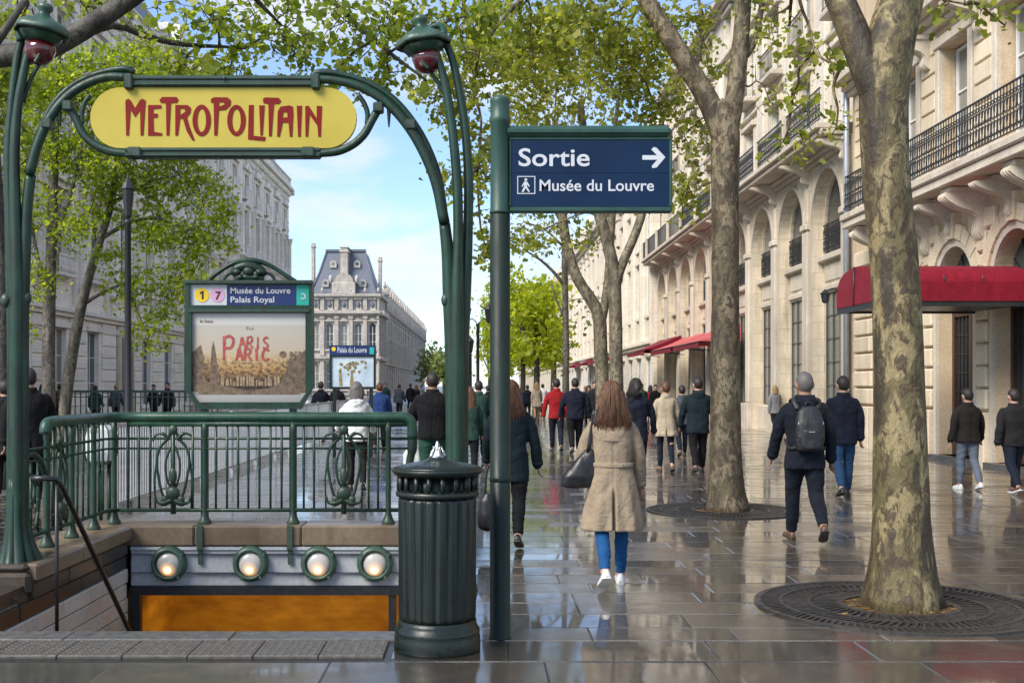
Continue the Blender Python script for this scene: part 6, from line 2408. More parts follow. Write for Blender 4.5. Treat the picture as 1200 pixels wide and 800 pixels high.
# ---- litter bin
bx = at(512.5, 0, 7.25)[0]
tb_ = thing('litter_bin', 'dark green fluted cast iron litter bin wet with rain', 'litter bin', (bx, 7.25, 0))
q = 7.25 / F
zz = lambda py: EYE - (py - HY) * q
b = MB()
b.lathe([(.268, -.003), (.272, .012), (.270, .085), (.264, .10), (.268, .112), (.266, .128), (.252, .15), (.247, .165), (.246, .19)], (0, 0, 0), 48)
b.build('base', M['green_dark'], tb_)
b = MB()
nfl = 20
b.lathe([(.236, .185), (.244, .225), (.244, .60), (.246, .93), (.240, .955)], (0, 0, 0), nfl * 8, rfun=lambda a, z: 1 - (.055 * max(0, math.cos(nfl * a)) ** .7 if .20 < z < .95 else 0))
b.build('drum', M['green_dark'], tb_)
b = MB()
b.lathe([(.240, .955), (.258, .962), (.262, .975), (.258, .990), (.244, .998)], (0, 0, 0), 48)
b.lathe([(.246, 1.085), (.262, 1.09), (.284, 1.112), (.288, 1.124), (.28, 1.132)], (0, 0, 0), 48)
b.build('rim', M['green_dark'], tb_)
pm = MB()
pm.tube([(0, 0, .99), (0, 0, 1.09)], .018, 8)
pm.cbox(-.026, -.012, .992, .026, .012, 1.005, .004)
pmm = mesh_only(pm, 'gallery_bar', M['green_dark'])
for k in range(18):
    a = 2 * PI * k / 18
    place_mesh('gallery_bar', pmm, tb_, (.238 * math.cos(a), .238 * math.sin(a), 0), (0, 0, a + PI / 2))
b = MB()
b.lathe([(.2, .9), (.205, 1.10)], (0, 0, 0), 32)
b.build('liner', M['pole_dark'], tb_)
b = MB()
b.lathe([(.279, 1.130), (.262, 1.146), (.20, 1.160), (.12, 1.175), (.07, 1.188), (.055, 1.20)], (0, 0, 0), 48, rfun=lambda a, z: 1 + .012 * math.cos(8 * a))
b.build('lid', M['green_dark'], tb_)
b = MB()
b.lathe([(.055, 1.195), (.042, 1.215), (.022, 1.235), (.026, 1.25), (.018, 1.265), (.012, 1.285), (.007, 1.30), (.001, 1.305)], (0, 0, 0), 16)
for k in range(5):
    a = 2 * PI * k / 5
    b.tube(spline([(.05 * math.cos(a), .05 * math.sin(a), 1.20), (.034 * math.cos(a), .034 * math.sin(a), 1.24), (.026 * math.cos(a + .4), .026 * math.sin(a + .4), 1.27)], 3), [.012] * 4 + [.005] * 3, 6)
b.build('finial', M['wetmetal'], tb_)

# ---- direction sign on its post
DSg = 7.55
sx = at(586, 0, DSg)[0]
sg = thing('direction_sign', 'green sign post with navy panel reading Sortie and Musée du Louvre', 'sign', (sx, DSg, 0))
q = DSg / F
zz = lambda py: EYE - (py - HY) * q
b = MB()
b.lathe([(.074, -.003), (.073, .01), (.067, .012), (.066, zz(252)), (.060, zz(251))], (0, 0, 0), 24)
b.lathe([(.066, 1.02), (.070, 1.03), (.070, 1.05), (.066, 1.06)], (0, 0, 0), 24)
b.build('lower_post', M['pole_dark'], sg)
b = MB()
b.lathe([(.068, zz(251) + .001), (.070, zz(248)), (.064, zz(246)), (.062, zz(146)), (.070, zz(144)), (.070, zz(138)), (.063, zz(136)), (.064, zz(122)), (.068, zz(119)), (.064, zz(116)), (.04, zz(113)), (.005, zz(112))], (0, 0, 0), 24)
b.build('upper_post', M['pole_green'], sg)
X0, X1 = at(597, 0, DSg)[0] - sx, at(786.5, 0, DSg)[0] - sx
b = MB()
b.cbox(X0 - .03, -.055, zz(162), X1, .055, zz(148.5), .028)
b.cbox(X0 + .0, -.035, zz(165.5), X1, .035, zz(162) - .002, .006)
b.cbox(X0 + .0, -.04, zz(249.5), X1 + .0, .04, zz(243.5), .008)
b.cbox(X1 - .016, -.038, zz(243.4), X1 + .002, .038, zz(165.6), .005)
b.cbox(X0 - .0, -.038, zz(243.4), X0 + .012, .038, zz(165.6), .005)
b.cbox(X0 - .09, -.03, zz(160), X0 - .028, .03, zz(152), .006)
b.cbox(X0 - .09, -.03, zz(246), X0 + .002, .03, zz(238), .006)
b.build('sign_frame', M['pole_green'], sg)
b = MB()
b.box(X0 + .0125, -.030, zz(203.6), X1 - .0165, .030, zz(165.7))
b.box(X0 + .0125, -.030, zz(243.3), X1 - .0165, .030, zz(204.0))
pn = b.build('sign_panel', M['navy_sign'], sg)
LX = lambda px: at(px, 0, DSg)[0] - sx
text_obj('Sortie', 21 * q / .72, M['white_print'], pn, (LX(607.5), -.0315, zz(195.5)), 'lettering', .0022, .0012, 83 * q)
text_obj('Musée du Louvre', 13.5 * q / .72, M['white_print'], pn, (LX(632), -.0315, zz(224.6)), 'lettering', .0012, .0012, 133.5 * q)
def P2(pts): return [(LX(p[0]), zz(p[1])) for p in pts]
b = MB()
b.prism(P2([(752, 183.2), (769, 183.2), (762.5, 176.5), (765, 173.6), (768.5, 174.5), (778.8, 185.5), (768.5, 197.6), (763.5, 198.2), (763, 195.5), (769.5, 188.4), (752, 188.4)]), -.0328, -.0302, back=False)
b.build('arrow', M['white_print'], pn)
b = MB()
b.prism(P2([(606, 207.5), (627, 207.5), (627, 228.3), (606, 228.3)]), -.0328, -.0302, [P2([(607, 208.5), (607, 227.3), (626, 227.3), (626, 208.5)])], back=False)
c = P2([(616, 211.7)])[0]
b.prism(arc_pts(c[0], c[1], 1.7 * q, 0, 2 * PI, 14)[:-1], -.0328, -.0302, back=False)
b.prism(P2([(614, 214), (617.6, 214), (620.6, 219), (619.6, 220), (617.2, 217), (617.4, 220), (620.8, 225.6), (618.8, 226), (615.8, 221.2), (613.6, 225.8), (610.8, 226), (614, 219.6), (614.2, 217), (612.2, 220), (611, 219.4)]), -.0328, -.0302, back=False)
b.build('walker_pictogram', M['white_print'], pn)

# ---- lamp posts
def lamp_post(label, px, d, py_top, px_r, lk=1.0, arm=0, mat='iron'):
    x, y, zt_ = at(px, py_top, d)
    t = thing('street_lamp', label, 'street lamp', (x, y, 0), 0, 'street lamps')
    k = d / F
    r = px_r * k
    b = MB()
    b.lathe([(r * 2.4, 0), (r * 2.4, .3), (r * 1.6, .5), (r * 1.3, 1.0), (r, 1.1), (r * .85, zt_ - .9), (r * 1.3, zt_ - .85), (r * .6, zt_ - .8)], (0, 0, 0), 12)
    b.build('pole', M[mat], t)
    b = MB()
    for sx_ in ((-1, 1) if arm else (0,)):
        ox = sx_ * arm
        if arm:
            b.tube(spline([(0, 0, zt_ - .85), (ox * .5, 0, zt_ - .6), (ox, 0, zt_ - .75)], 4), .025, 6)
        b.lathe([(r_ * lk, z_) for r_, z_ in ((.06, -.8), (.12, -.72), (.20, -.2), (.23, -.17), (.14, -.04), (.05, .04), (.02, .14))], (ox, 0, zt_), 8, smooth=False)
    b.build('lantern', M[mat], t)
    return t


lamp_post('tall black street lamp among the bright trees left of the map board', 150, 24.0, 212, 4.2, .62)
lamp_post('slim black street lamp beyond the arch, taller of the distant pair', 560, 52.0, 358, 2.0, arm=.5)
lamp_post('slim black street lamp beyond the arch, shorter of the distant pair', 551, 60.0, 396, 2.2)

# ---- grey barrier fence along the kerb
fence = thing('barrier_fence', 'long grey steel barrier fence with thin bars along the road edge', 'fence', (-4.75, 16, 0))
barm = MB(); barm.box(-.009, -.009, .14, .009, .009, 1.12)
bar_me = mesh_only(barm, 'bar', M['steel'])
y = 15.0
far = MB()
k = 0
while y < 46:
    if k % 18 == 0:
        pass
    if k < 230:
        place_mesh('bar', bar_me, fence, (0, y - 16, 0))
    else:
        far.box(-.009, y - 16 - .009, .14, .009, y - 16 + .009, 1.12)
    y += .115
    k += 1
far.build('far_bars', M['steel'], fence, kind='stuff')
pm2 = MB(); pm2.box(-.03, -.03, 0, .03, .03, 1.18)
pme = mesh_only(pm2, 'post', M['steel'])
y = 15.0
while y < 46.5:
    place_mesh('post', pme, fence, (.0, y - 16 - .055, 0))
    y += 2.3
b = MB()
b.box(-.02, -1.05, 1.12, .02, 30, 1.16); b.box(-.015, -1.05, .11, .015, 30, .14)
b.build('rail', M['steel'], fence)

# ---- green railing of another stairwell across the road
gf = thing('far_green_railing', 'dark green railing in front of the palace doors behind the bright trees', 'railing', (-13.4, 40, 0))
b = MB()
for q_ in range(40):
    x = -3.2 + q_ * .19
    b.box(x - .018, -.018, .0, x + .018, .018, 1.42)
b.box(-3.3, -.03, 1.42, 4.4, .03, 1.50); b.box(-3.3, -.02, 1.25, 4.4, .02, 1.28); b.box(-3.3, -.02, .1, 4.4, .02, .14)
b.build('bars', M['green'], gf, kind='stuff')

# ---------------------------------------------------------------- people
def skin_mat(name, c):
    m, n, l, b = new_mat(name)
    v = mapping(n, l)
    t = nz(n, l, v, 30, 4)
    r = ramp(n, [(.3, tuple(x * .88 for x in c)), (.7, tuple(min(1, x * 1.1) for x in c))])
    l.new(t.outputs['Fac'], r.inputs[0]); l.new(r.outputs['Color'], b.inputs['Base Color'])
    b.inputs['Roughness'].default_value = .5
    b.inputs['Subsurface Weight'].default_value = .08
    b.inputs['Subsurface Radius'].default_value = (.01, .004, .002)
    return m


def hair_mat(name, c0, c1):
    m, n, l, b = new_mat(name)
    v = mapping(n, l, (1, 1, .09))
    t = nz(n, l, v, 75, 5, .6, .3)
    r = ramp(n, [(.32, c0), (.68, c1)])
    l.new(t.outputs['Fac'], r.inputs[0]); l.new(r.outputs['Color'], b.inputs['Base Color'])
    b.inputs['Roughness'].default_value = .55
    b.inputs['Anisotropic'].default_value = .4
    bump(n, l, b, t.outputs['Fac'], .7, .008)
    return m


M['skin'] = skin_mat('fair_skin', (.50, .29, .21))
M['skin_tan'] = skin_mat('tan_skin', (.32, .17, .11))
M['skin_brown'] = skin_mat('brown_skin', (.20, .10, .065))
M['hair_brown'] = hair_mat('brown_hair', (.030, .012, .006), (.19, .085, .034))
M['hair_auburn'] = hair_mat('auburn_hair', (.04, .015, .007), (.17, .07, .028))
M['hair_dark'] = hair_mat('dark_hair', (.008, .006, .005), (.028, .02, .016))
M['hair_grey'] = hair_mat('grey_stubble', (.07, .062, .057), (.15, .135, .125))
M['hair_fair'] = hair_mat('fair_hair', (.20, .12, .05), (.36, .24, .11))
CLOTH = {
    'beige': (.245, .19, .13), 'beige2': (.33, .27, .19), 'navy': (.005, .007, .013), 'navy2': (.007, .009, .018), 'black': (.005, .005, .006), 'charcoal': (.012, .011, .012), 'brownblack': (.014, .011, .010),
    'teal': (.006, .013, .017), 'green': (.018, .045, .035), 'red': (.22, .008, .010), 'white': (.62, .62, .60), 'jeans': (.018, .050, .105), 'jeans_bright': (.008, .060, .17), 'jeans_dark': (.007, .011, .021),
    'grey_jeans': (.10, .12, .15), 'olive': (.014, .048, .030), 'grey': (.16, .16, .165), 'tan': (.34, .22, .12), 'blue': (.02, .05, .16), 'maroon': (.09, .015, .02), 'slate': (.05, .06, .075)}
for k_, c_ in CLOTH.items():
    M['c_' + k_] = cloth_mat('cloth_' + k_, c_)
M['leather'] = plain('black_leather', (.006, .006, .007), (.016, .015, .015), .32, 14, bs=.25)
M['nylon'] = plain('black_nylon', (.010, .010, .012), (.022, .022, .025), .5, 30, bs=.25)
M['sole_white'] = plain('white_rubber', (.60, .60, .58), (.74, .74, .72), .5, 12, bs=.1)
M['sole_dark'] = plain('dark_rubber', (.03, .025, .022), (.075, .06, .05), .6, 12, bs=.2)
M['shoe_white'] = plain('white_sneaker', (.62, .62, .61), (.78, .78, .77), .5, 10, bs=.1)
M['shoe_dark'] = plain('dark_shoe', (.012, .011, .011), (.03, .026, .024), .4, 10, bs=.1)
M['shoe_brown'] = plain('brown_shoe', (.07, .035, .02), (.13, .07, .04), .4, 10, bs=.1)
M['eye'] = plain('eye_white', (.6, .58, .55), (.7, .68, .66), .2, 5, bs=0)
M['iris'] = plain('dark_iris', (.02, .012, .008), (.04, .025, .015), .15, 5, bs=0)
M['bag_clear'] = plain('white_plastic_bag', (.52, .55, .53), (.70, .72, .70), .35, 6, bs=.5)


def remesh(mb, voxel, name, mat, parent, smooth=5, fold=0.0, seed=0, fold_k=(22, 22, 9), post=None, extra=None):
    """fuse closed shapes into one continuous skin, smooth it, then press folds into it"""
    o = mb.build('tmp_body', mat)
    m = o.modifiers.new('r', 'REMESH')
    m.mode = 'VOXEL'; m.voxel_size = voxel; m.use_smooth_shade = True
    s = o.modifiers.new('s', 'SMOOTH'); s.factor = .5; s.iterations = smooth
    bpy.context.view_layer.update()
    dg = bpy.context.evaluated_depsgraph_get()
    me = bpy.data.meshes.new_from_object(o.evaluated_get(dg))
    old = o.data
    bpy.data.objects.remove(o); bpy.data.meshes.remove(old)
    me.name = name
    n = len(me.vertices)
    co = np.empty(n * 3, np.float32); me.vertices.foreach_get('co', co); co = co.reshape(-1, 3).astype(float)
    if fold or post:
        no = np.empty(n * 3, np.float32); me.vertices.foreach_get('normal', no); no = no.reshape(-1, 3)
        if fold:
            r = np.random.default_rng(seed)
            f = np.zeros(n)
            w = np.stack([np.sin(co @ r.normal(size=3) * 7 + r.uniform(0, 6)) for _ in range(3)], 1) * .06
            for _ in range(12):
                kv = r.normal(size=3) * np.array(fold_k) * r.uniform(.6, 1.8)
                f += np.abs(np.sin((co + w) @ kv * .5 + r.uniform(0, 6))) - .64
            co += no * (f / 3.2 * fold)[:, None]
        if post: co = post(co, no)
        me.vertices.foreach_set('co', co.astype(np.float32).ravel())
    me.polygons.foreach_set('use_smooth', [True] * len(me.polygons))
    me.materials.clear(); me.materials.append(mat)
    me.update()
    if extra is not None:
        return me
    o = bpy.data.objects.new(name, me)
    COL.objects.link(o)
    o.parent = parent
    return o


def join_mesh(parts, name, mat, parent):
    b = MB()
    for me in parts:
        vs = [tuple(v.co) for v in me.vertices]
        fs = [tuple(p.vertices) for p in me.polygons]
        b.add(vs, fs, True)
    return b.build(name, mat, parent)


def capsule(b, pts, rad, n=12):
    P = [Vector(p) for p in pts]
    d0 = (P[0] - P[1]).normalized(); d1 = (P[-1] - P[-2]).normalized()
    pts2 = [P[0] + d0 * rad[0] * .95, P[0] + d0 * rad[0] * .7] + P + [P[-1] + d1 * rad[-1] * .7, P[-1] + d1 * rad[-1] * .95]
    rr = [rad[0] * .25, rad[0] * .7] + list(rad) + [rad[-1] * .7, rad[-1] * .25]
    b.tube(pts2, rr, n)


def sring(cx, cy, z, rx, ry, n=28, e=2.3, tilt=0.0):
    out = []
    for k in range(n):
        a = 2 * PI * k / n
        c, s = math.cos(a), math.sin(a)
        x = rx * abs(c) ** (2 / e) * (1 if c >= 0 else -1)
        y = ry * abs(s) ** (2 / e) * (1 if s >= 0 else -1)
        out.append((cx + x, cy + y, z + tilt * y))
    return out


def rotx(v, a):
    c, s = math.cos(a), math.sin(a)
    return Vector((v[0], v[1] * c - v[2] * s, v[1] * s + v[2] * c))


def skeleton(H, lead, stride, armswing, elbow=(18, 18), lift=None):
    """joint positions of a walking figure facing +Y; lead = +1 right leg forward; stride in degrees"""
    J = {}
    hipz = 0.0
    def leg(s, th, flex, pitch):
        hip = Vector((s * .052 * H, 0, 0))
        d = rotx((s * .012, 0, -1), R(th))
        knee = hip + d * .245 * H
        d2 = rotx((-s * .006, 0, -1), R(th - flex))
        ank = knee + d2 * .238 * H
        f = rotx((s * .10, 1, 0), R(pitch)); f.normalize()
        u = rotx((0, 0, 1), R(pitch))
        sole = [ank + f * t * H - u * .043 * H for t in (-.035, .085, .115)]
        return hip, knee, ank, f, u, min(p.z for p in sole)
    f_leg = leg(lead, stride, 4, 6 if stride > 12 else 0)
    lo, hi = 0, 75
    for _ in range(24):
        mid = (lo + hi) / 2
        r_leg = leg(-lead, -stride * .8, mid, -(stride * 1.55))
        if r_leg[5] < f_leg[5]: lo = mid
        else: hi = mid
    if lift: r_leg = leg(-lead, -stride * .8, hi + lift, -(stride * 1.55 + lift))
    base = f_leg[5]
    for s, L in ((lead, f_leg), (-lead, r_leg)):
        k = 'R' if s > 0 else 'L'
        for nm, v in zip(('hip', 'knee', 'ank'), L[:3]):
            J[nm + k] = v - Vector((0, 0, base))
        J['foot' + k] = (L[3], L[4])
    hz = J['hipR'].z
    J['hz'] = hz
    return J


def make_hand(wrist, d, side, H, fwd, curl, voxel):
    """palm, four unequal bent fingers and a thumb; d = forearm direction, fwd = thumb side"""
    b = MB()
    d = Vector(d).normalized()
    th = Vector(fwd) - d * Vector(fwd).dot(d); th.normalize()       # towards the thumb
    pn = d.cross(th).normalized() * side                             # palm faces the thigh
    S = H / 1.75
    W = Vector(wrist)
    pc = W + d * .045 * S
    V = []
    for (t, w, hgt) in ((-.01, .024, .016), (.015, .032, .016), (.05, .040, .014), (.085, .040, .012), (.095, .034, .009)):
        c = W + d * t * S
        V.append([tuple(c + th * math.cos(a) * w * S + pn * math.sin(a) * hgt * S) for a in np.linspace(0, 2 * PI, 13)[:-1]])
    b.loft(V)
    for i, (off, L) in enumerate(((.030, .070), (.010, .080), (-.010, .074), (-.029, .058))):
        p = W + d * .086 * S + th * off * S
        rad = (.0088 - .0006 * i) * S
        pts = [p]
        dd = d.copy()
        c0 = curl + i * 5
        for seg, frac in enumerate((.45, .32, .26)):
            ang = R(c0 * (.45, .8, .55)[seg])
            dd = (dd * math.cos(ang) - pn * math.sin(ang)).normalized()
            p = p + dd * L * frac * S
            pts.append(p)
        capsule(b, pts, [rad, rad * .95, rad * .85, rad * .7], 8)
    p = W + d * .022 * S + th * .028 * S
    t1 = (d * .72 + th * .66 - pn * .25).normalized(); t2 = (d * .9 + th * .25 - pn * .35).normalized()
    capsule(b, [p, p + t1 * .036 * S, p + t1 * .036 * S + t2 * .032 * S], [.013 * S, .0105 * S, .008 * S], 8)
    return remesh(b, voxel, 'hand', M['skin'], None, 3, extra=True)


def shoe(parent, ank, f, u, H, upper, sole, w=1.0):
    S = H / 1.75
    f, u = Vector(f).normalized(), Vector(u).normalized()
    sd = f.cross(u).normalized()
    base = Vector(ank) - u * .075 * S
    rings, soles = [], []
    for (t, hw, h) in ((-.072, .014, .035), (-.066, .028, .062), (-.045, .034, .078), (-.01, .036, .088), (.03, .036, .080), (.07, .040, .058), (.11, .044, .044), (.15, .040, .036), (.178, .026, .028), (.19, .010, .020)):
        c = base + f * t * S
        ring = []
        for k in range(14):
            a = 2 * PI * k / 14
            x, z = math.cos(a) * hw * w, math.sin(a)
            z = h * max(z, -.06) if z < 0 else h * z ** .8
            ring.append(tuple(c + sd * x * S + u * (z + .012) * S))
        rings.append(ring)
        soles.append([tuple(c + sd * sx * (hw * w * 1.06 + .002) * S + u * z_ * S) for (sx, z_) in ((-1, 0), (1, 0), (1, .020), (-1, .020))])
    b = MB(); b.loft(rings)
    o = b.build('shoe', upper, parent)
    b = MB(); b.loft(soles, smooth=False)
    b.build('sole', sole, o)
    return o


def person(label, X, Y, H, rz=0, lead=1, stride=20, top='jacket', topc='navy', legc='jeans_dark', hair='short', hairc='hair_dark', skin='skin', shoe_c='shoe_dark', sole_c='sole_dark',
           arms=(14, -14), elbow=(18, 18), abd=(7, 7), build=1.0, voxel=.012, female=False, head_turn=0, hood=False, collar=True, hem=None, seed=0, hands=True, group=None, slim=1.0, boots=False, legw=1.0, lift=None, name='person'):
    t = thing(name, label, 'person', (X, Y, 0), R(rz), group)
    J = skeleton(H, lead, stride, arms, lift=lift)
    hz = J['hz']
    dz = hz - .525 * H                               # the trunk rides on the hips
    bw = build
    z_ = lambda f: f * H + dz
    shw = (.100 if female else .112) * H * bw
    sh = {1: Vector((shw, 0, z_(.808))), -1: Vector((-shw, 0, z_(.808)))}
    # arms
    arm = {}
    for s, key in ((1, 0), (-1, 1)):
        up = rotx((s * math.sin(R(abd[key])), 0, -math.cos(R(abd[key]))), R(arms[key])).normalized()
        el = sh[s] + up * .178 * H
        fo = rotx((s * math.sin(R(abd[key] * .5)), 0, -1), R(arms[key] + elbow[key])).normalized()
        wr = el + fo * .150 * H
        arm[s] = (sh[s], el, wr, fo)
    # ---- body: one continuous skin
    b = MB()
    hd = Vector((0, .008 * H, z_(.930)))
    Rm = Matrix.Rotation(R(head_turn), 3, 'Z')
    HS = 1.11
    def hp(x, y, z): return tuple(hd + Rm @ Vector((x * H * HS, y * H * HS, z * H * HS + .004 * H)))
    hm = Matrix.Rotation(R(head_turn), 4, 'Z')
    b.sphere(hp(0, -.004, .006), tuple(HS * q_ for q_ in (.0445 * H, .054 * H, .062 * H)), 18, 12, M=Rm)
    b.sphere(hp(0, .014, -.032), tuple(HS * q_ for q_ in (.034 * H, .038 * H, .036 * H)), 14, 10, M=Rm)
    b.sphere(hp(0, .050, -.006), tuple(HS * q_ for q_ in (.0085 * H, .012 * H, .016 * H)), 8, 6, M=Rm)
    b.sphere(hp(0, .046, -.036), tuple(HS * q_ for q_ in (.014 * H, .008 * H, .006 * H)), 8, 6, M=Rm)
    for s in (-1, 1):
        b.sphere(hp(s * .0455, -.004, -.004), tuple(HS * q_ for q_ in (.007 * H, .014 * H, .020 * H)), 8, 6, M=Rm)
        b.sphere(hp(s * .02, .043, -.008), tuple(HS * q_ for q_ in (.012 * H, .010 * H, .012 * H)), 8, 6, M=Rm)
    capsule(b, [(0, -.012 * H, z_(.80)), (0, -.006 * H, z_(.85)), (0, .0, z_(.895))], [.043 * H, .037 * H * bw ** .5, .036 * H], 14)
    b.loft([sring(0, 0, z_(f), rx * H * .8 * bw, ry * H * .78 * bw) for f, rx, ry in ((.49, .06, .05), (.53, .085, .060), (.61, .078, .058), (.70, .088, .060), (.77, .09, .058), (.80, .075, .045), (.828, .04, .035))])
    for s, k in ((1, 'R'), (-1, 'L')):
        capsule(b, [J['hip' + k], J['knee' + k], J['ank' + k]], [.045 * H, .032 * H, .024 * H])
        a = arm[s]
        capsule(b, [a[0] + Vector((-s * .026 * H, 0, -.012 * H)), a[1], a[2]], [.020 * H, .019 * H, .016 * H], 10)
    bodyme = remesh(b, max(voxel, .008), 'body', M[skin], None, 3, extra=True)
    parts = [bodyme]
    if hands:
        for s in (1, -1):
            a = arm[s]
            parts.append(make_hand(a[2] - a[3] * .005 * H, a[3], -s, H, (-s * .35, 1, .1), 26, .0042 if voxel < .015 else .006))
    join_mesh(parts, 'body', M[skin], t)
    b = MB()
    for s in (-1, 1):
        b.sphere(hp(s * .019, .0475, .003), .0065 * H, 8, 6)
    eo = b.build('eyes', M['eye'], t)
    b = MB()
    for s in (-1, 1):
        b.sphere(hp(s * .019, .0520, .003), .0032 * H, 6, 5)
    b.build('iris', M['iris'], eo)
    # ---- trousers
    b = MB()
    w = (.058 if female else .060) * H * bw * slim
    b.loft([sring(0, -.004 * H, z_(f), rx * H * bw, ry * H * bw) for f, rx, ry in ((.465, .04, .045), (.485, .075, .066), (.53, .092 if not female else .096, .068), (.57, .088, .064), (.60, .084, .060))])
    for s, k in ((1, 'R'), (-1, 'L')):
        h_, kn, an = J['hip' + k], J['knee' + k], J['ank' + k]
        up_ = (Vector(an) - Vector(kn)).normalized()
        kw = legw
        P = spline([(*(h_ + Vector((0, 0, -.01 * H))), w), (*((h_ + kn) / 2), w * .88), (*kn, .041 * H * bw * slim * kw), (*((kn + an) / 2 - J['foot' + k][0] * .008 * H), .037 * H * bw * slim * kw), (*(an + up_ * (-.01 if not boots else -.05) * H), .029 * H * bw * slim * kw)], 4)
        b.tube([p[:3] for p in P], [p[3] for p in P], 14)
    remesh(b, voxel, 'trousers', M['c_' + legc], t, 4, .008, seed + 5, (10, 10, 34))
    # ---- shoes
    for k in ('R', 'L'):
        fo, uu = J['foot' + k]
        shoe(t, J['ank' + k] - Vector((0, 0, 0)), fo, uu, H, M[shoe_c], M[sole_c])
    # ---- top
    b = MB()
    hemf = hem if hem is not None else (.455 if top == 'jacket' else .30)
    fw = 1.0 if not female else .93
    if top == 'jacket':
        ringsT = [(hemf, .106, .088), (hemf + .03, .108, .087), (.56, .103, .079), (.62, .100 * fw, .072), (.70, .110 * fw, .077), (.765, .117 * fw, .074), (.797, .116 * fw, .064), (.818, .098 * fw, .055), (.834, .070, .050), (.850, .050, .047)]
    else:
        fl = .150 if hemf < .36 else .135
        ringsT = [(hemf, fl, fl * .80), (hemf + .04, fl * .985, fl * .78), (.44, .128, .098), (.54, .113, .086), (.608, .100 * fw, .076), (.66, .101 * fw, .076), (.72, .108 * fw, .078), (.77, .114 * fw, .072), (.797, .113 * fw, .063), (.818, .096 * fw, .055), (.834, .069, .050), (.850, .050, .047)]
    tilt = lambda f: 0.0
    b.loft([sring(0, (-.004 if f > .6 else -.002) * H, z_(f), rx * H * bw, ry * H * bw, 32, 2.5) for f, rx, ry in ringsT])
    for s in (1, -1):
        a = arm[s]
        mid = (a[0] + a[1]) / 2
        sw = 1.06 if top == 'coat' else 1.0
        P = spline([(*(a[0] + Vector((-s * .016 * H, 0, -.014 * H))), .033 * H * bw), (*mid, .0365 * H * bw * sw), (*a[1], .0345 * H * bw * sw), (*((a[1] + a[2]) / 2), .032 * H * bw * sw), (*(a[2] - a[3] * .004 * H), .0285 * H * bw * sw)], 4)
        capsule(b, [p[:3] for p in P], [p[3] for p in P], 14)
    if hood:
        b.sphere((0, -.052 * H, z_(.832)), (.070 * H, .034 * H, .030 * H), 14, 8)
        b.sphere((0, -.060 * H, z_(.805)), (.055 * H, .028 * H, .040 * H), 14, 8)
    vox = voxel
    def shape(co, no):
        if top == 'coat':
            back = no[:, 1] < .2
            g = np.exp(-(co[:, 0] / (.010 * 1.0)) ** 2)
            low = np.clip((z_(.50) - co[:, 2]) / (.10 * H), 0, 1)
            co[:, 1] += np.where(back & (np.abs(co[:, 1]) < .3), g * (.006 + .085 * low), 0)
            # skirt pleats
            ang = np.arctan2(co[:, 1], co[:, 0])
            sk = np.clip((z_(.56) - co[:, 2]) / (.2 * H), 0, 1) * (np.hypot(co[:, 0], co[:, 1]) > .08)
            dlt = .010 * np.sin(ang * 9 + seed) * sk
            co[:, 0] += np.cos(ang) * dlt; co[:, 1] += np.sin(ang) * dlt
        else:
            g = np.exp(-(co[:, 0] / .010) ** 2) * (no[:, 1] < -.3)
            co[:, 1] += g * .003
        return co
    jo = remesh(b, vox, 'coat' if top == 'coat' else 'jacket', M['c_' + topc], t, 4, .013 if top == 'jacket' else .010, seed + 9, (16, 16, 16) if top == 'jacket' else (20, 20, 8), shape)
    cuff = MB()
    for s in (1, -1):
        a = arm[s]
        cuff.tube([a[2] - a[3] * .028 * H, a[2] - a[3] * .002 * H], [.0325 * H * bw, .0315 * H * bw], 16)
    cuff.build('cuff', M['c_' + topc], jo)
    if collar:
        cb = MB()
        rad = .047 * H if not hood else .052 * H
        Np = 24
        V = []
        for (rr, zz_) in ((1.0, .832), (1.03, .856), (1.08, .873), (1.17, .858), (1.25, .836)):
            V += [(rad * rr * math.cos(2 * PI * k / Np), -.004 * H + rad * rr * .98 * math.sin(2 * PI * k / Np), z_(zz_) - (.014 * H if math.sin(2 * PI * k / Np) > .6 else 0)) for k in range(Np)]
        cb.add(V, [(i * Np + k, i * Np + (k + 1) % Np, (i + 1) * Np + (k + 1) % Np, (i + 1) * Np + k) for i in range(4) for k in range(Np)], True)
        cb.build('collar', M['c_' + topc], jo)
    # ---- hair
    if hair in ('short', 'crop'):
        b = MB()
        k = 1.075 if hair == 'short' else 1.02
        V = []
        N, Mr = 36, 22
        for i in range(Mr + 1):
            th = PI * .86 * i / Mr
            for q in range(N):
                a = 2 * PI * q / N
                x, y, z = math.sin(th) * math.cos(a), math.sin(th) * math.sin(a), math.cos(th)
                lim = -.52 + .82 * max(0, (y + .1)) ** .7 if y > -.1 else -.52 - .30 * min(1, (-y - .1) / .5)
                if abs(x) > .72 and y > -.35: lim = max(lim, -.10)
                zz_ = max(z, lim)
                fade = min(1, max(0, (z - lim) / .35)); kk = 1.0 + (k - .997) * fade + (.022 * mnoise.noise(Vector((x * 5 + seed, y * 5, z * 5))) + .016 * mnoise.noise(Vector((x * 14, y * 14 + seed, z * 14))) if hair == 'short' else .004) * fade
                sq = 1.0 if z >= lim else max(.955, 1 - (lim - z) * .1)
                V.append(hp(.0445 * x * kk * sq, -.004 + .054 * y * kk * sq, .006 + .062 * zz_ * kk))
        b.add([hp(0, -.004, .006 + .062 * k)] + V, [(i * N + q + 1, i * N + (q + 1) % N + 1, (i + 1) * N + (q + 1) % N + 1, (i + 1) * N + q + 1) for i in range(Mr) for q in range(N)], True)
        b.build('hair', M[hairc], t)
    elif hair in ('long', 'bob', 'tied'):
        b = MB()
        b.sphere(hp(0, -.008, .012), tuple(HS * q_ for q_ in (.0515 * H, .058 * H, .064 * H)), 40, 20, M=Rm)
        L = {'long': .172, 'bob': .12, 'tied': .07}[hair]
        rings = []
        N = 44
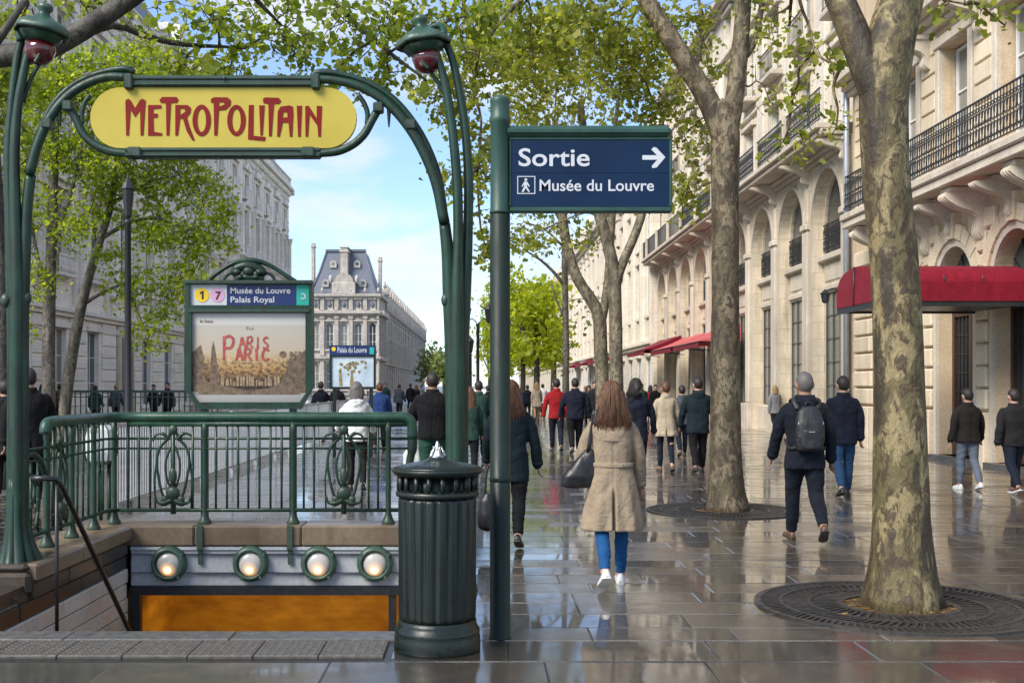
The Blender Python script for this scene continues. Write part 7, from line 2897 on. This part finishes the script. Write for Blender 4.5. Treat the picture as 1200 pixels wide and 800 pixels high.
        for i in range(15):
            s_ = i / 14
            z0 = .028 - s_ * L
            rx = .053 + .010 * math.sin(min(1, s_ * 1.4) * PI) + (.012 * s_ if hair == 'long' else 0)
            if s_ > .8: rx *= 1 - (s_ - .8) * 1.1
            cy = -.020 - .030 * s_
            ry = .042 - .016 * s_
            ring = []
            for q in range(N):
                a = 2 * PI * q / N
                rg = 1 + .028 * math.sin(a * 11 + s_ * 2.2 + seed) + .018 * math.sin(a * 19 - s_ * 4)
                zz_ = z0 + (.012 * math.sin(a * 7 + 1) + .010 * math.sin(a * 13) - .016 * abs(math.cos(a))) * s_
                ring.append(hp(rx * rg * math.cos(a) + .006 * math.sin(s_ * 5) * s_, cy + ry * rg * math.sin(a), zz_))
            rings.append(ring)
        b.loft(rings)
        if hair == 'tied':
            b.sphere(hp(0, -.068, .0), tuple(HS * q_ for q_ in (.024 * H, .022 * H, .026 * H)), 10, 8, M=Rm)
        # cut back so that the face stays free
        b2 = MB()
        remesh(b, max(.006, voxel * .7), 'hair', M[hairc], t, 1, .004, seed + 3, (60, 60, 7))
        b = MB()
        r = random.Random(seed)
        if hair != 'tied' and voxel < .015:
            for q in range(190):
                a = -PI * r.uniform(-.06, 1.06)
                x0, y0 = .052 * math.cos(a), -.012 + .056 * math.sin(a)
                x1 = (.064 + .012 * (hair == 'long')) * math.cos(a) + r.uniform(-.008, .008)
                y1 = -.046 + .032 * math.sin(a) + r.uniform(-.004, .004)
                Le = L * r.uniform(.85, 1.1)
                pts = [hp(x0 * .25, y0 * .3 - .004, .0735), hp(x0 * .8, y0 * .85, .050), hp(x0 * 1.03, y0 * 1.04, .004), hp((x0 + x1) / 2 * 1.08, (y0 + y1) / 2 - .006, -Le * .4), hp(x1 * 1.03, y1 - .003, -Le * .75 + .02), hp(x1 * .92 + r.uniform(-.006, .006), y1, -Le + .03)]
                S_ = spline(pts, 3)
                b.tube(S_, list(np.linspace(.0015 * H, .0007 * H, len(S_))), 4)
            b.build('hair_strands', M[hairc], t)
    t['_'] = 0
    del t['_']
    return t, J, arm, z_


def G(px, d): return (px - VX) * d / F


def to_world(t, p):
    a = t.rotation_euler.z
    p = Vector(p)
    return Vector((p.x * math.cos(a) - p.y * math.sin(a) + t.location.x, p.x * math.sin(a) + p.y * math.cos(a) + t.location.y, p.z))


# woman in the trench coat
wt_, J, arm, zf = person('long haired woman in a belted beige trench coat and bright blue jeans', G(717, 9.5), 9.5, 1.675, 0, 1, 13, 'coat', 'beige', 'jeans_bright', 'long', 'hair_brown', 'skin', 'shoe_white', 'sole_white',
                         arms=(6, 14), elbow=(14, 38), abd=(11, 12), voxel=.0085, female=True, hem=.285, seed=3, slim=.9, legw=.95, boots=False, lift=8)
H = 1.675
b = MB()
b.loft([sring(0, -.004 * H, zf(f), rx * H, rx * .77 * H, 36, 2.4) for f, rx in ((.592, .1040), (.594, .1065), (.614, .1060), (.616, .1030))])
bo = b.build('belt', M['c_beige'], wt_)
b = MB()
b.cbox(.035, -.105 * H * .77 - .010, zf(.5945), .075, -.1 * H * .77 + .01, zf(.6135), .004)
b.build('belt_loop', M['c_beige'], bo)
# shoulder yoke flap of the trench coat
b = MB()
rows = []
for f, rx, ry in ((.800, .1075, .0665), (.77, .1150, .0765), (.735, .1130, .0815), (.728, .1115, .0805)):
    rows.append([(rx * H * .93 * math.sin(a) * 1.0, -.004 * H - ry * H * math.cos(a) * 1.02 - .002, zf(f) - .012 * math.cos(a * 2)) for a in np.linspace(-1.0, 1.0, 16)])
V = [p for r_ in rows for p in r_]
b.add(V, [(i * 16 + k, i * 16 + k + 1, (i + 1) * 16 + k + 1, (i + 1) * 16 + k) for i in range(3) for k in range(15)], True)
b.build('storm_flap', M['c_beige'], wt_)
# her shoulder bag
bgx, bgy, bgz = G(684, 9.45), 9.47, .98
hbag = thing('shoulder_bag', 'slouchy black leather bag hanging at the trench coat woman\'s left hip', 'handbag', (bgx, bgy, bgz - .17))
b = MB()
rings = []
for s, rx, ry, ox in ((0, .10, .045, -.05), (.02, .145, .065, -.045), (.10, .155, .075, -.025), (.19, .12, .062, .01), (.27, .075, .045, .04), (.32, .04, .025, .055)):
    rings.append(sring(ox, 0, s, rx, ry, 24, 2.6, 0))
b.loft(rings)
remesh(b, .008, 'bag_body', M['leather'], hbag, 3, .008, 4, (16, 16, 12))
sh_l = to_world(wt_, arm[-1][0])
lx, ly, lz = hbag.location
b = MB()
for dy in (-.045, .035):
    b.tube(spline([(.055 - .02, dy * .6, .29), (sh_l.x - lx + .025, dy + .02, .62 + .02), (sh_l.x - lx + .030, (sh_l.y - ly) + dy * 1.2 - .03, sh_l.z - lz - .02), (sh_l.x - lx + .034, (sh_l.y - ly) + dy * .6, sh_l.z - lz + .060), (sh_l.x - lx + .045, (sh_l.y - ly) + .06, sh_l.z - lz + .02)], 5), .011, 6, flat=(1.5, .6))
b.build('strap', M['leather'], hbag)

# man with the backpack
mb_, J, arm, zf = person('grey cropped man in a navy hooded jacket with a black backpack, mid stride', G(943, 12.2), 12.2, 1.80, -2, -1, 15, 'jacket', 'navy', 'navy', 'crop', 'hair_grey', 'skin_tan', 'shoe_brown', 'sole_dark',
                         arms=(-8, 12), elbow=(24, 16), abd=(9, 11), build=1.06, voxel=.010, hood=True, seed=12, hem=.44, lift=10)
H = 1.80
bp = thing('backpack', 'black nylon backpack on the back of the grey cropped man', 'backpack', to_world(mb_, (.0, -.20, zf(.545))), R(-2))
b = MB()
b.loft([sring(0, oy, s, rx, ry, 28, 3.2) for s, rx, ry, oy in ((0, .10, .05, .01), (.02, .135, .075, 0), (.15, .15, .095, -.01), (.30, .145, .09, 0), (.42, .12, .07, .015), (.47, .07, .04, .02))])
remesh(b, .010, 'pack_body', M['nylon'], bp, 3, .005, 3)
b = MB()
b.loft([sring(0, -.085, s, rx, .035, 20, 3.0) for s, rx in ((.03, .08), (.05, .105), (.16, .11), (.22, .095), (.235, .07))])
remesh(b, .010, 'front_pocket', M['nylon'], bp, 3, .004, 6)
b = MB()
for s in (-1, 1):
    b.tube(spline([(s * .10, .07, .44), (s * .125, .12, .52), (s * .13, .21, .55), (s * .125, .31, .46)], 4), .018, 6, flat=(1.8, .5))
    b.tube(spline([(s * .13, .04, .04), (s * .19, .10, .03), (s * .21, .2, .12)], 4), .012, 6, flat=(1.6, .5))
b.tube(spline([(-.03, .03, .47), (-.025, .03, .51), (.025, .03, .51), (.03, .03, .47)], 3), .008, 6)
b.build('strap', M['nylon'], bp)
b = MB()
for s in (-1, 1):
    b.cbox(s * .125 - .006, -.07, .28, s * .125 + .006, -.058, .31, .002)
    b.cbox(s * .13 - .006, -.07, .12, s * .13 + .006, -.058, .145, .002)
b.cbox(-.03, -.125, .205, .03, -.118, .212, .002)
b.build('buckle', M['steel'], bp)

person('dark haired man in navy coat and faded jeans ahead of the backpack man', G(988, 17.3), 17.3, 1.79, -3, 1, 11, 'jacket', 'navy2', 'jeans', 'short', 'hair_dark', 'skin', 'shoe_dark', 'sole_dark', arms=(-6, 10), elbow=(14, 14), abd=(7, 7), build=1.04, voxel=.013, seed=21, hem=.44)
person('person in a short dark jacket, grey jeans and white trainers by the arched door', G(1134, 18.4), 18.4, 1.60, 4, -1, 9, 'jacket', 'brownblack', 'grey_jeans', 'short', 'hair_dark', 'skin', 'shoe_white', 'sole_white', arms=(10, -8), elbow=(14, 14), abd=(16, 16), build=1.10, voxel=.013, seed=31, hem=.47, female=True, slim=.92)
person('person in a dark leather jacket and dark jeans at the right edge of the picture', G(1188, 17.7), 17.7, 1.60, 6, 1, 12, 'jacket', 'charcoal', 'jeans_dark', 'short', 'hair_dark', 'skin', 'shoe_brown', 'sole_white', arms=(8, -10), elbow=(14, 14), abd=(15, 12), build=1.10, voxel=.013, seed=37, hem=.46)
ws_, J, arm, zf = person('brown haired woman in a dark teal jacket half hidden by the sign post', G(598, 11.9), 11.9, 1.70, -4, -1, 14, 'jacket', 'teal', 'black', 'long', 'hair_auburn', 'skin', 'shoe_dark', 'sole_dark', arms=(4, 10), elbow=(12, 30), abd=(14, 10), build=1.05, voxel=.011, female=True, seed=43, hem=.40)
hb2 = thing('carried_bag', 'round black bag carried low beside the sign post by the teal jacketed woman', 'handbag', (G(573, 11.8), 11.75, .18))
b = MB()
b.loft([sring(0, 0, s, rx, ry, 24, 2.4) for s, rx, ry in ((0, .06, .05), (.03, .11, .08), (.16, .125, .09), (.30, .10, .07), (.38, .05, .04))])
remesh(b, .012, 'bag_body', M['leather'], hb2, 3, .008, 5)
b = MB()
b.tube(spline([(-.04, 0, .36), (-.02, 0, .60), (.03, 0, .68), (.06, 0, .58), (.045, 0, .36)], 4), .010, 6)
b.build('strap', M['leather'], hb2)
person('man in a red jacket and dark jeans among the walkers ahead', G(652, 29.0), 29.0, 1.83, 0, -1, 12, 'jacket', 'red', 'jeans_dark', 'short', 'hair_dark', 'skin', 'shoe_dark', 'sole_dark', arms=(-6, -12), abd=(9, 15), voxel=.017, seed=51, hem=.46)
person('man in a dark blue grey jacket walking right beside the red jacket', G(674, 28.2), 28.2, 1.83, 2, 1, 10, 'jacket', 'navy2', 'black', 'short', 'hair_dark', 'skin', 'shoe_dark', 'sole_dark', arms=(-4, 8), abd=(14, 14), build=1.15, voxel=.017, seed=53, hem=.46)
person('dark haired walker in a navy coat looking right, just past the trench coat woman', G(746, 19.5), 19.5, 1.77, -6, 1, 14, 'jacket', 'navy2', 'jeans_dark', 'bob', 'hair_dark', 'skin', 'shoe_dark', 'sole_dark', arms=(8, -8), elbow=(10, 14), abd=(13, 8), voxel=.014, seed=57, hem=.40, head_turn=-48)
person('short haired woman in a knee length beige coat and dark tights farther ahead', G(780, 22.2), 22.2, 1.72, 0, -1, 9, 'coat', 'beige2', 'jeans_dark', 'short', 'hair_brown', 'skin', 'shoe_brown', 'sole_dark', arms=(4, -4), abd=(14, 10), voxel=.014, female=True, seed=61, hem=.40, slim=.85)
person('broad man in a hooded dark jacket beside the beige coated woman', G(818, 22.0), 22.0, 1.80, 2, 1, 9, 'jacket', 'teal', 'black', 'short', 'hair_dark', 'skin', 'shoe_dark', 'sole_dark', arms=(-6, 6), abd=(12, 12), build=1.1, voxel=.014, seed=67, hem=.42, hood=True)
person('walker in dark clothes glimpsed between the beige coat and the green black jacket', G(799, 27.0), 27.0, 1.66, 0, 1, 12, 'jacket', 'slate', 'jeans_dark', 'short', 'hair_dark', 'skin', 'shoe_dark', 'sole_dark', voxel=.02, seed=69)
mg_, J, arm, zf = person('man in a black padded jacket and green trousers holding a white bag', G(507, 17.2), 17.2, 1.85, 0, 1, 12, 'jacket', 'black', 'olive', 'crop', 'hair_dark', 'skin_tan', 'shoe_dark', 'sole_dark', arms=(-6, 6), elbow=(12, 10), abd=(8, 11), build=1.14, voxel=.013, seed=71, hem=.47)
hw = to_world(mg_, arm[-1][2])
wbag = thing('shopping_bag', 'translucent white plastic shopping bag hanging from the black jacketed man\'s hand', 'shopping bag', (hw.x + .02, hw.y - .02, hw.z - .56))
b = MB()
b.loft([sring(0, 0, s, rx, ry, 24, 3) for s, rx, ry in ((0, .13, .05), (.02, .15, .07), (.15, .15, .085), (.30, .135, .07), (.38, .09, .045), (.44, .05, .03))])
remesh(b, .012, 'bag_body', M['bag_clear'], wbag, 2, .014, 5, (20, 20, 20))
b = MB()
for s in (-1, 1):
    b.tube(spline([(s * .04, 0, .42), (s * .025, 0, .50), (0, 0, .545)], 4), .012, 6, flat=(1.5, .5))
b.build('handle', M['bag_clear'], wbag)
person('red haired walker in a green jacket beside the right arch post', G(550, 20.0), 20.0, 1.62, 0, -1, 12, 'jacket', 'green', 'black', 'long', 'hair_auburn', 'skin', 'shoe_dark', 'sole_dark', arms=(10, -6), voxel=.015, female=True, seed=73, hem=.44)
person('walker in a long dark green coat just right of the arch post', G(561, 25.5), 25.5, 1.76, 0, 1, 12, 'coat', 'green', 'black', 'short', 'hair_dark', 'skin', 'shoe_dark', 'sole_dark', voxel=.018, seed=77, hem=.38)
person('grey haired person in a white jacket and dark trousers behind the railing ornament', G(418, 18.2), 18.2, 1.70, 8, -1, 10, 'jacket', 'white', 'brownblack', 'bob', 'hair_grey', 'skin', 'shoe_dark', 'sole_dark', arms=(20, 26), elbow=(30, 30), abd=(14, 16), voxel=.015, female=True, seed=79, hem=.46, hood=True)
person('walker in a blue jacket beside the smaller information board', G(445, 29.5), 29.5, 1.72, 0, 1, 9, 'jacket', 'blue', 'charcoal', 'short', 'hair_brown', 'skin', 'shoe_dark', 'sole_dark', voxel=.018, seed=83, build=1.1)
person('person in a black coat standing at the far left behind the arch post', G(34, 15.2), 15.2, 1.87, 30, 1, 6, 'coat', 'black', 'black', 'short', 'hair_dark', 'skin', 'shoe_dark', 'sole_dark', voxel=.014, seed=89, hem=.40, build=1.15)
person('person in a dark coat at the left edge, beside the black coated one', G(6, 16.5), 16.5, 1.72, 20, 1, 6, 'coat', 'charcoal', 'black', 'short', 'hair_dark', 'skin', 'shoe_dark', 'sole_dark', voxel=.015, seed=91, hem=.38, build=1.1)
person('fair haired walker in a grey coat near the pale pillars at the right', G(908, 40.0), 40.0, 1.66, 10, 1, 12, 'coat', 'grey', 'charcoal', 'bob', 'hair_fair', 'skin', 'shoe_dark', 'sole_dark', voxel=.022, seed=93, hem=.42)

# distant walkers: a few builds, each copied and recoloured
proto = []
for k, (top, hair_, hem_, fem) in enumerate((('jacket', 'short', .46, False), ('coat', 'long', .36, True), ('jacket', 'long', .45, True), ('coat', 'short', .40, False))):
    p = person('x', 0, 0, 1.72, 0, 1 if k % 2 else -1, 12, top, 'navy', 'charcoal', hair_, 'hair_dark', 'skin', 'shoe_dark', 'sole_dark', voxel=.026, seed=100 + k, hem=hem_, female=fem, hands=False, group='distant walkers down the avenue')[0]
    proto.append(p)


def far_person(kind, px, d, topc, legc, hairc, label, rz=0, sc=1.0, x=None):
    t = copy_tree(proto[kind]) if used[kind] else proto[kind]
    used[kind] = True
    t.location = (G(px, d), d, 0)
    t.rotation_euler = (0, 0, R(rz))
    t.scale = (sc, sc, sc)
    t['label'] = label
    for ch in [o for o in bpy.data.objects if o.parent == t]:
        base = ch.name.split('.')[0]
        m = {'jacket': topc, 'coat': topc, 'trousers': legc}.get(base)
        mm = M['c_' + m] if m else (M[hairc] if base == 'hair' else None)
        for o in ([ch] if mm else []) + ([c for c in bpy.data.objects if c.parent == ch and c.name.split('.')[0] in ('cuff', 'collar')] if m else []):
            o.material_slots[0].link = 'OBJECT'
            o.material_slots[0].material = mm
    return t


used = [False] * 4
FAR = [
    (0, 606, 52, 'blue', 'jeans_dark', 'hair_dark', 'distant walker in a blue jacket just right of the sign post'),
    (0, 618, 57, 'navy', 'black', 'hair_dark', 'distant walker in a navy jacket just left of the pale dressed one'),
    (1, 629, 55, 'beige2', 'tan', 'hair_fair', 'distant walker in a long pale beige coat left of the red jacket'),
    (3, 636, 63, 'white', 'charcoal', 'hair_dark', 'distant walker in a white coat behind the pale beige coat'),
    (0, 597, 66, 'slate', 'jeans', 'hair_brown', 'distant walker in a slate jacket half behind the sign post'),
    (2, 690, 46, 'olive', 'black', 'hair_dark', 'distant walker in an olive jacket behind the close pair of trunks'),
    (0, 697, 40, 'charcoal', 'black', 'hair_dark', 'distant walker in charcoal beside the leaning trunk'),
    (3, 686, 58, 'grey', 'black', 'hair_fair', 'distant walker in a grey coat right of the dark blue grey jacket'),
    (0, 752, 52, 'olive', 'charcoal', 'hair_dark', 'distant walker in olive near the shop awnings'),
    (2, 762, 58, 'red', 'black', 'hair_dark', 'distant walker in a red top under the shop awnings'),
    (0, 768, 48, 'black', 'black', 'hair_dark', 'distant walker in black by the arcade'),
    (0, 468, 58, 'slate', 'charcoal', 'hair_dark', 'distant walker in a slate jacket left of the black padded jacket'),
    (3, 481, 74, 'black', 'black', 'hair_dark', 'distant walker in a black coat by the end of the barrier'),
    (1, 488, 82, 'navy2', 'charcoal', 'hair_brown', 'distant walker in a long navy coat toward the far trees'),
    (2, 466, 95, 'blue', 'black', 'hair_fair', 'tiny far walker in blue below the palace wing'),
    (0, 494, 98, 'grey', 'charcoal', 'hair_dark', 'tiny far walker in grey left of the far rounded trees'),
    (3, 572, 42, 'charcoal', 'black', 'hair_dark', 'distant walker in a charcoal coat just left of the sign post'),
    (0, 590, 80, 'tan', 'charcoal', 'hair_dark', 'tiny far walker in tan under the far green trees'),
    (0, 376, 36, 'navy', 'black', 'hair_dark', 'walker in navy by the barrier left of the information board'),
    (3, 395, 40, 'charcoal', 'black', 'hair_dark', 'walker in a charcoal coat under the information board'),
    (0, 452, 70, 'green', 'black', 'hair_dark', 'distant walker in green right of the information board'),
    (0, 70, 47, 'maroon', 'charcoal', 'hair_dark', 'onlooker in maroon behind the dark green railing, by the straight trunk'),
    (3, 112, 46.5, 'green', 'black', 'hair_dark', 'onlooker in a green coat behind the dark green railing'),
    (0, 136, 48, 'slate', 'black', 'hair_fair', 'onlooker in slate behind the dark green railing near the lamp'),
    (0, 196, 44, 'charcoal', 'black', 'hair_dark', 'onlooker in charcoal left of the metro map board'),
    (1, 50, 45, 'red', 'black', 'hair_dark', 'onlooker in a red coat behind the straight mossy trunk'),
    (0, 180, 50, 'navy2', 'black', 'hair_dark', 'onlooker in navy below the palace wall'),
]
for k, (kind, px, d, tc_, lc_, hc_, lab) in enumerate(FAR):
    far_person(kind, px, d, tc_, lc_, hc_, lab, random.Random(k).choice((0, 0, 10, -10, 180, 170)), random.Random(k + 50).uniform(.96, 1.06))
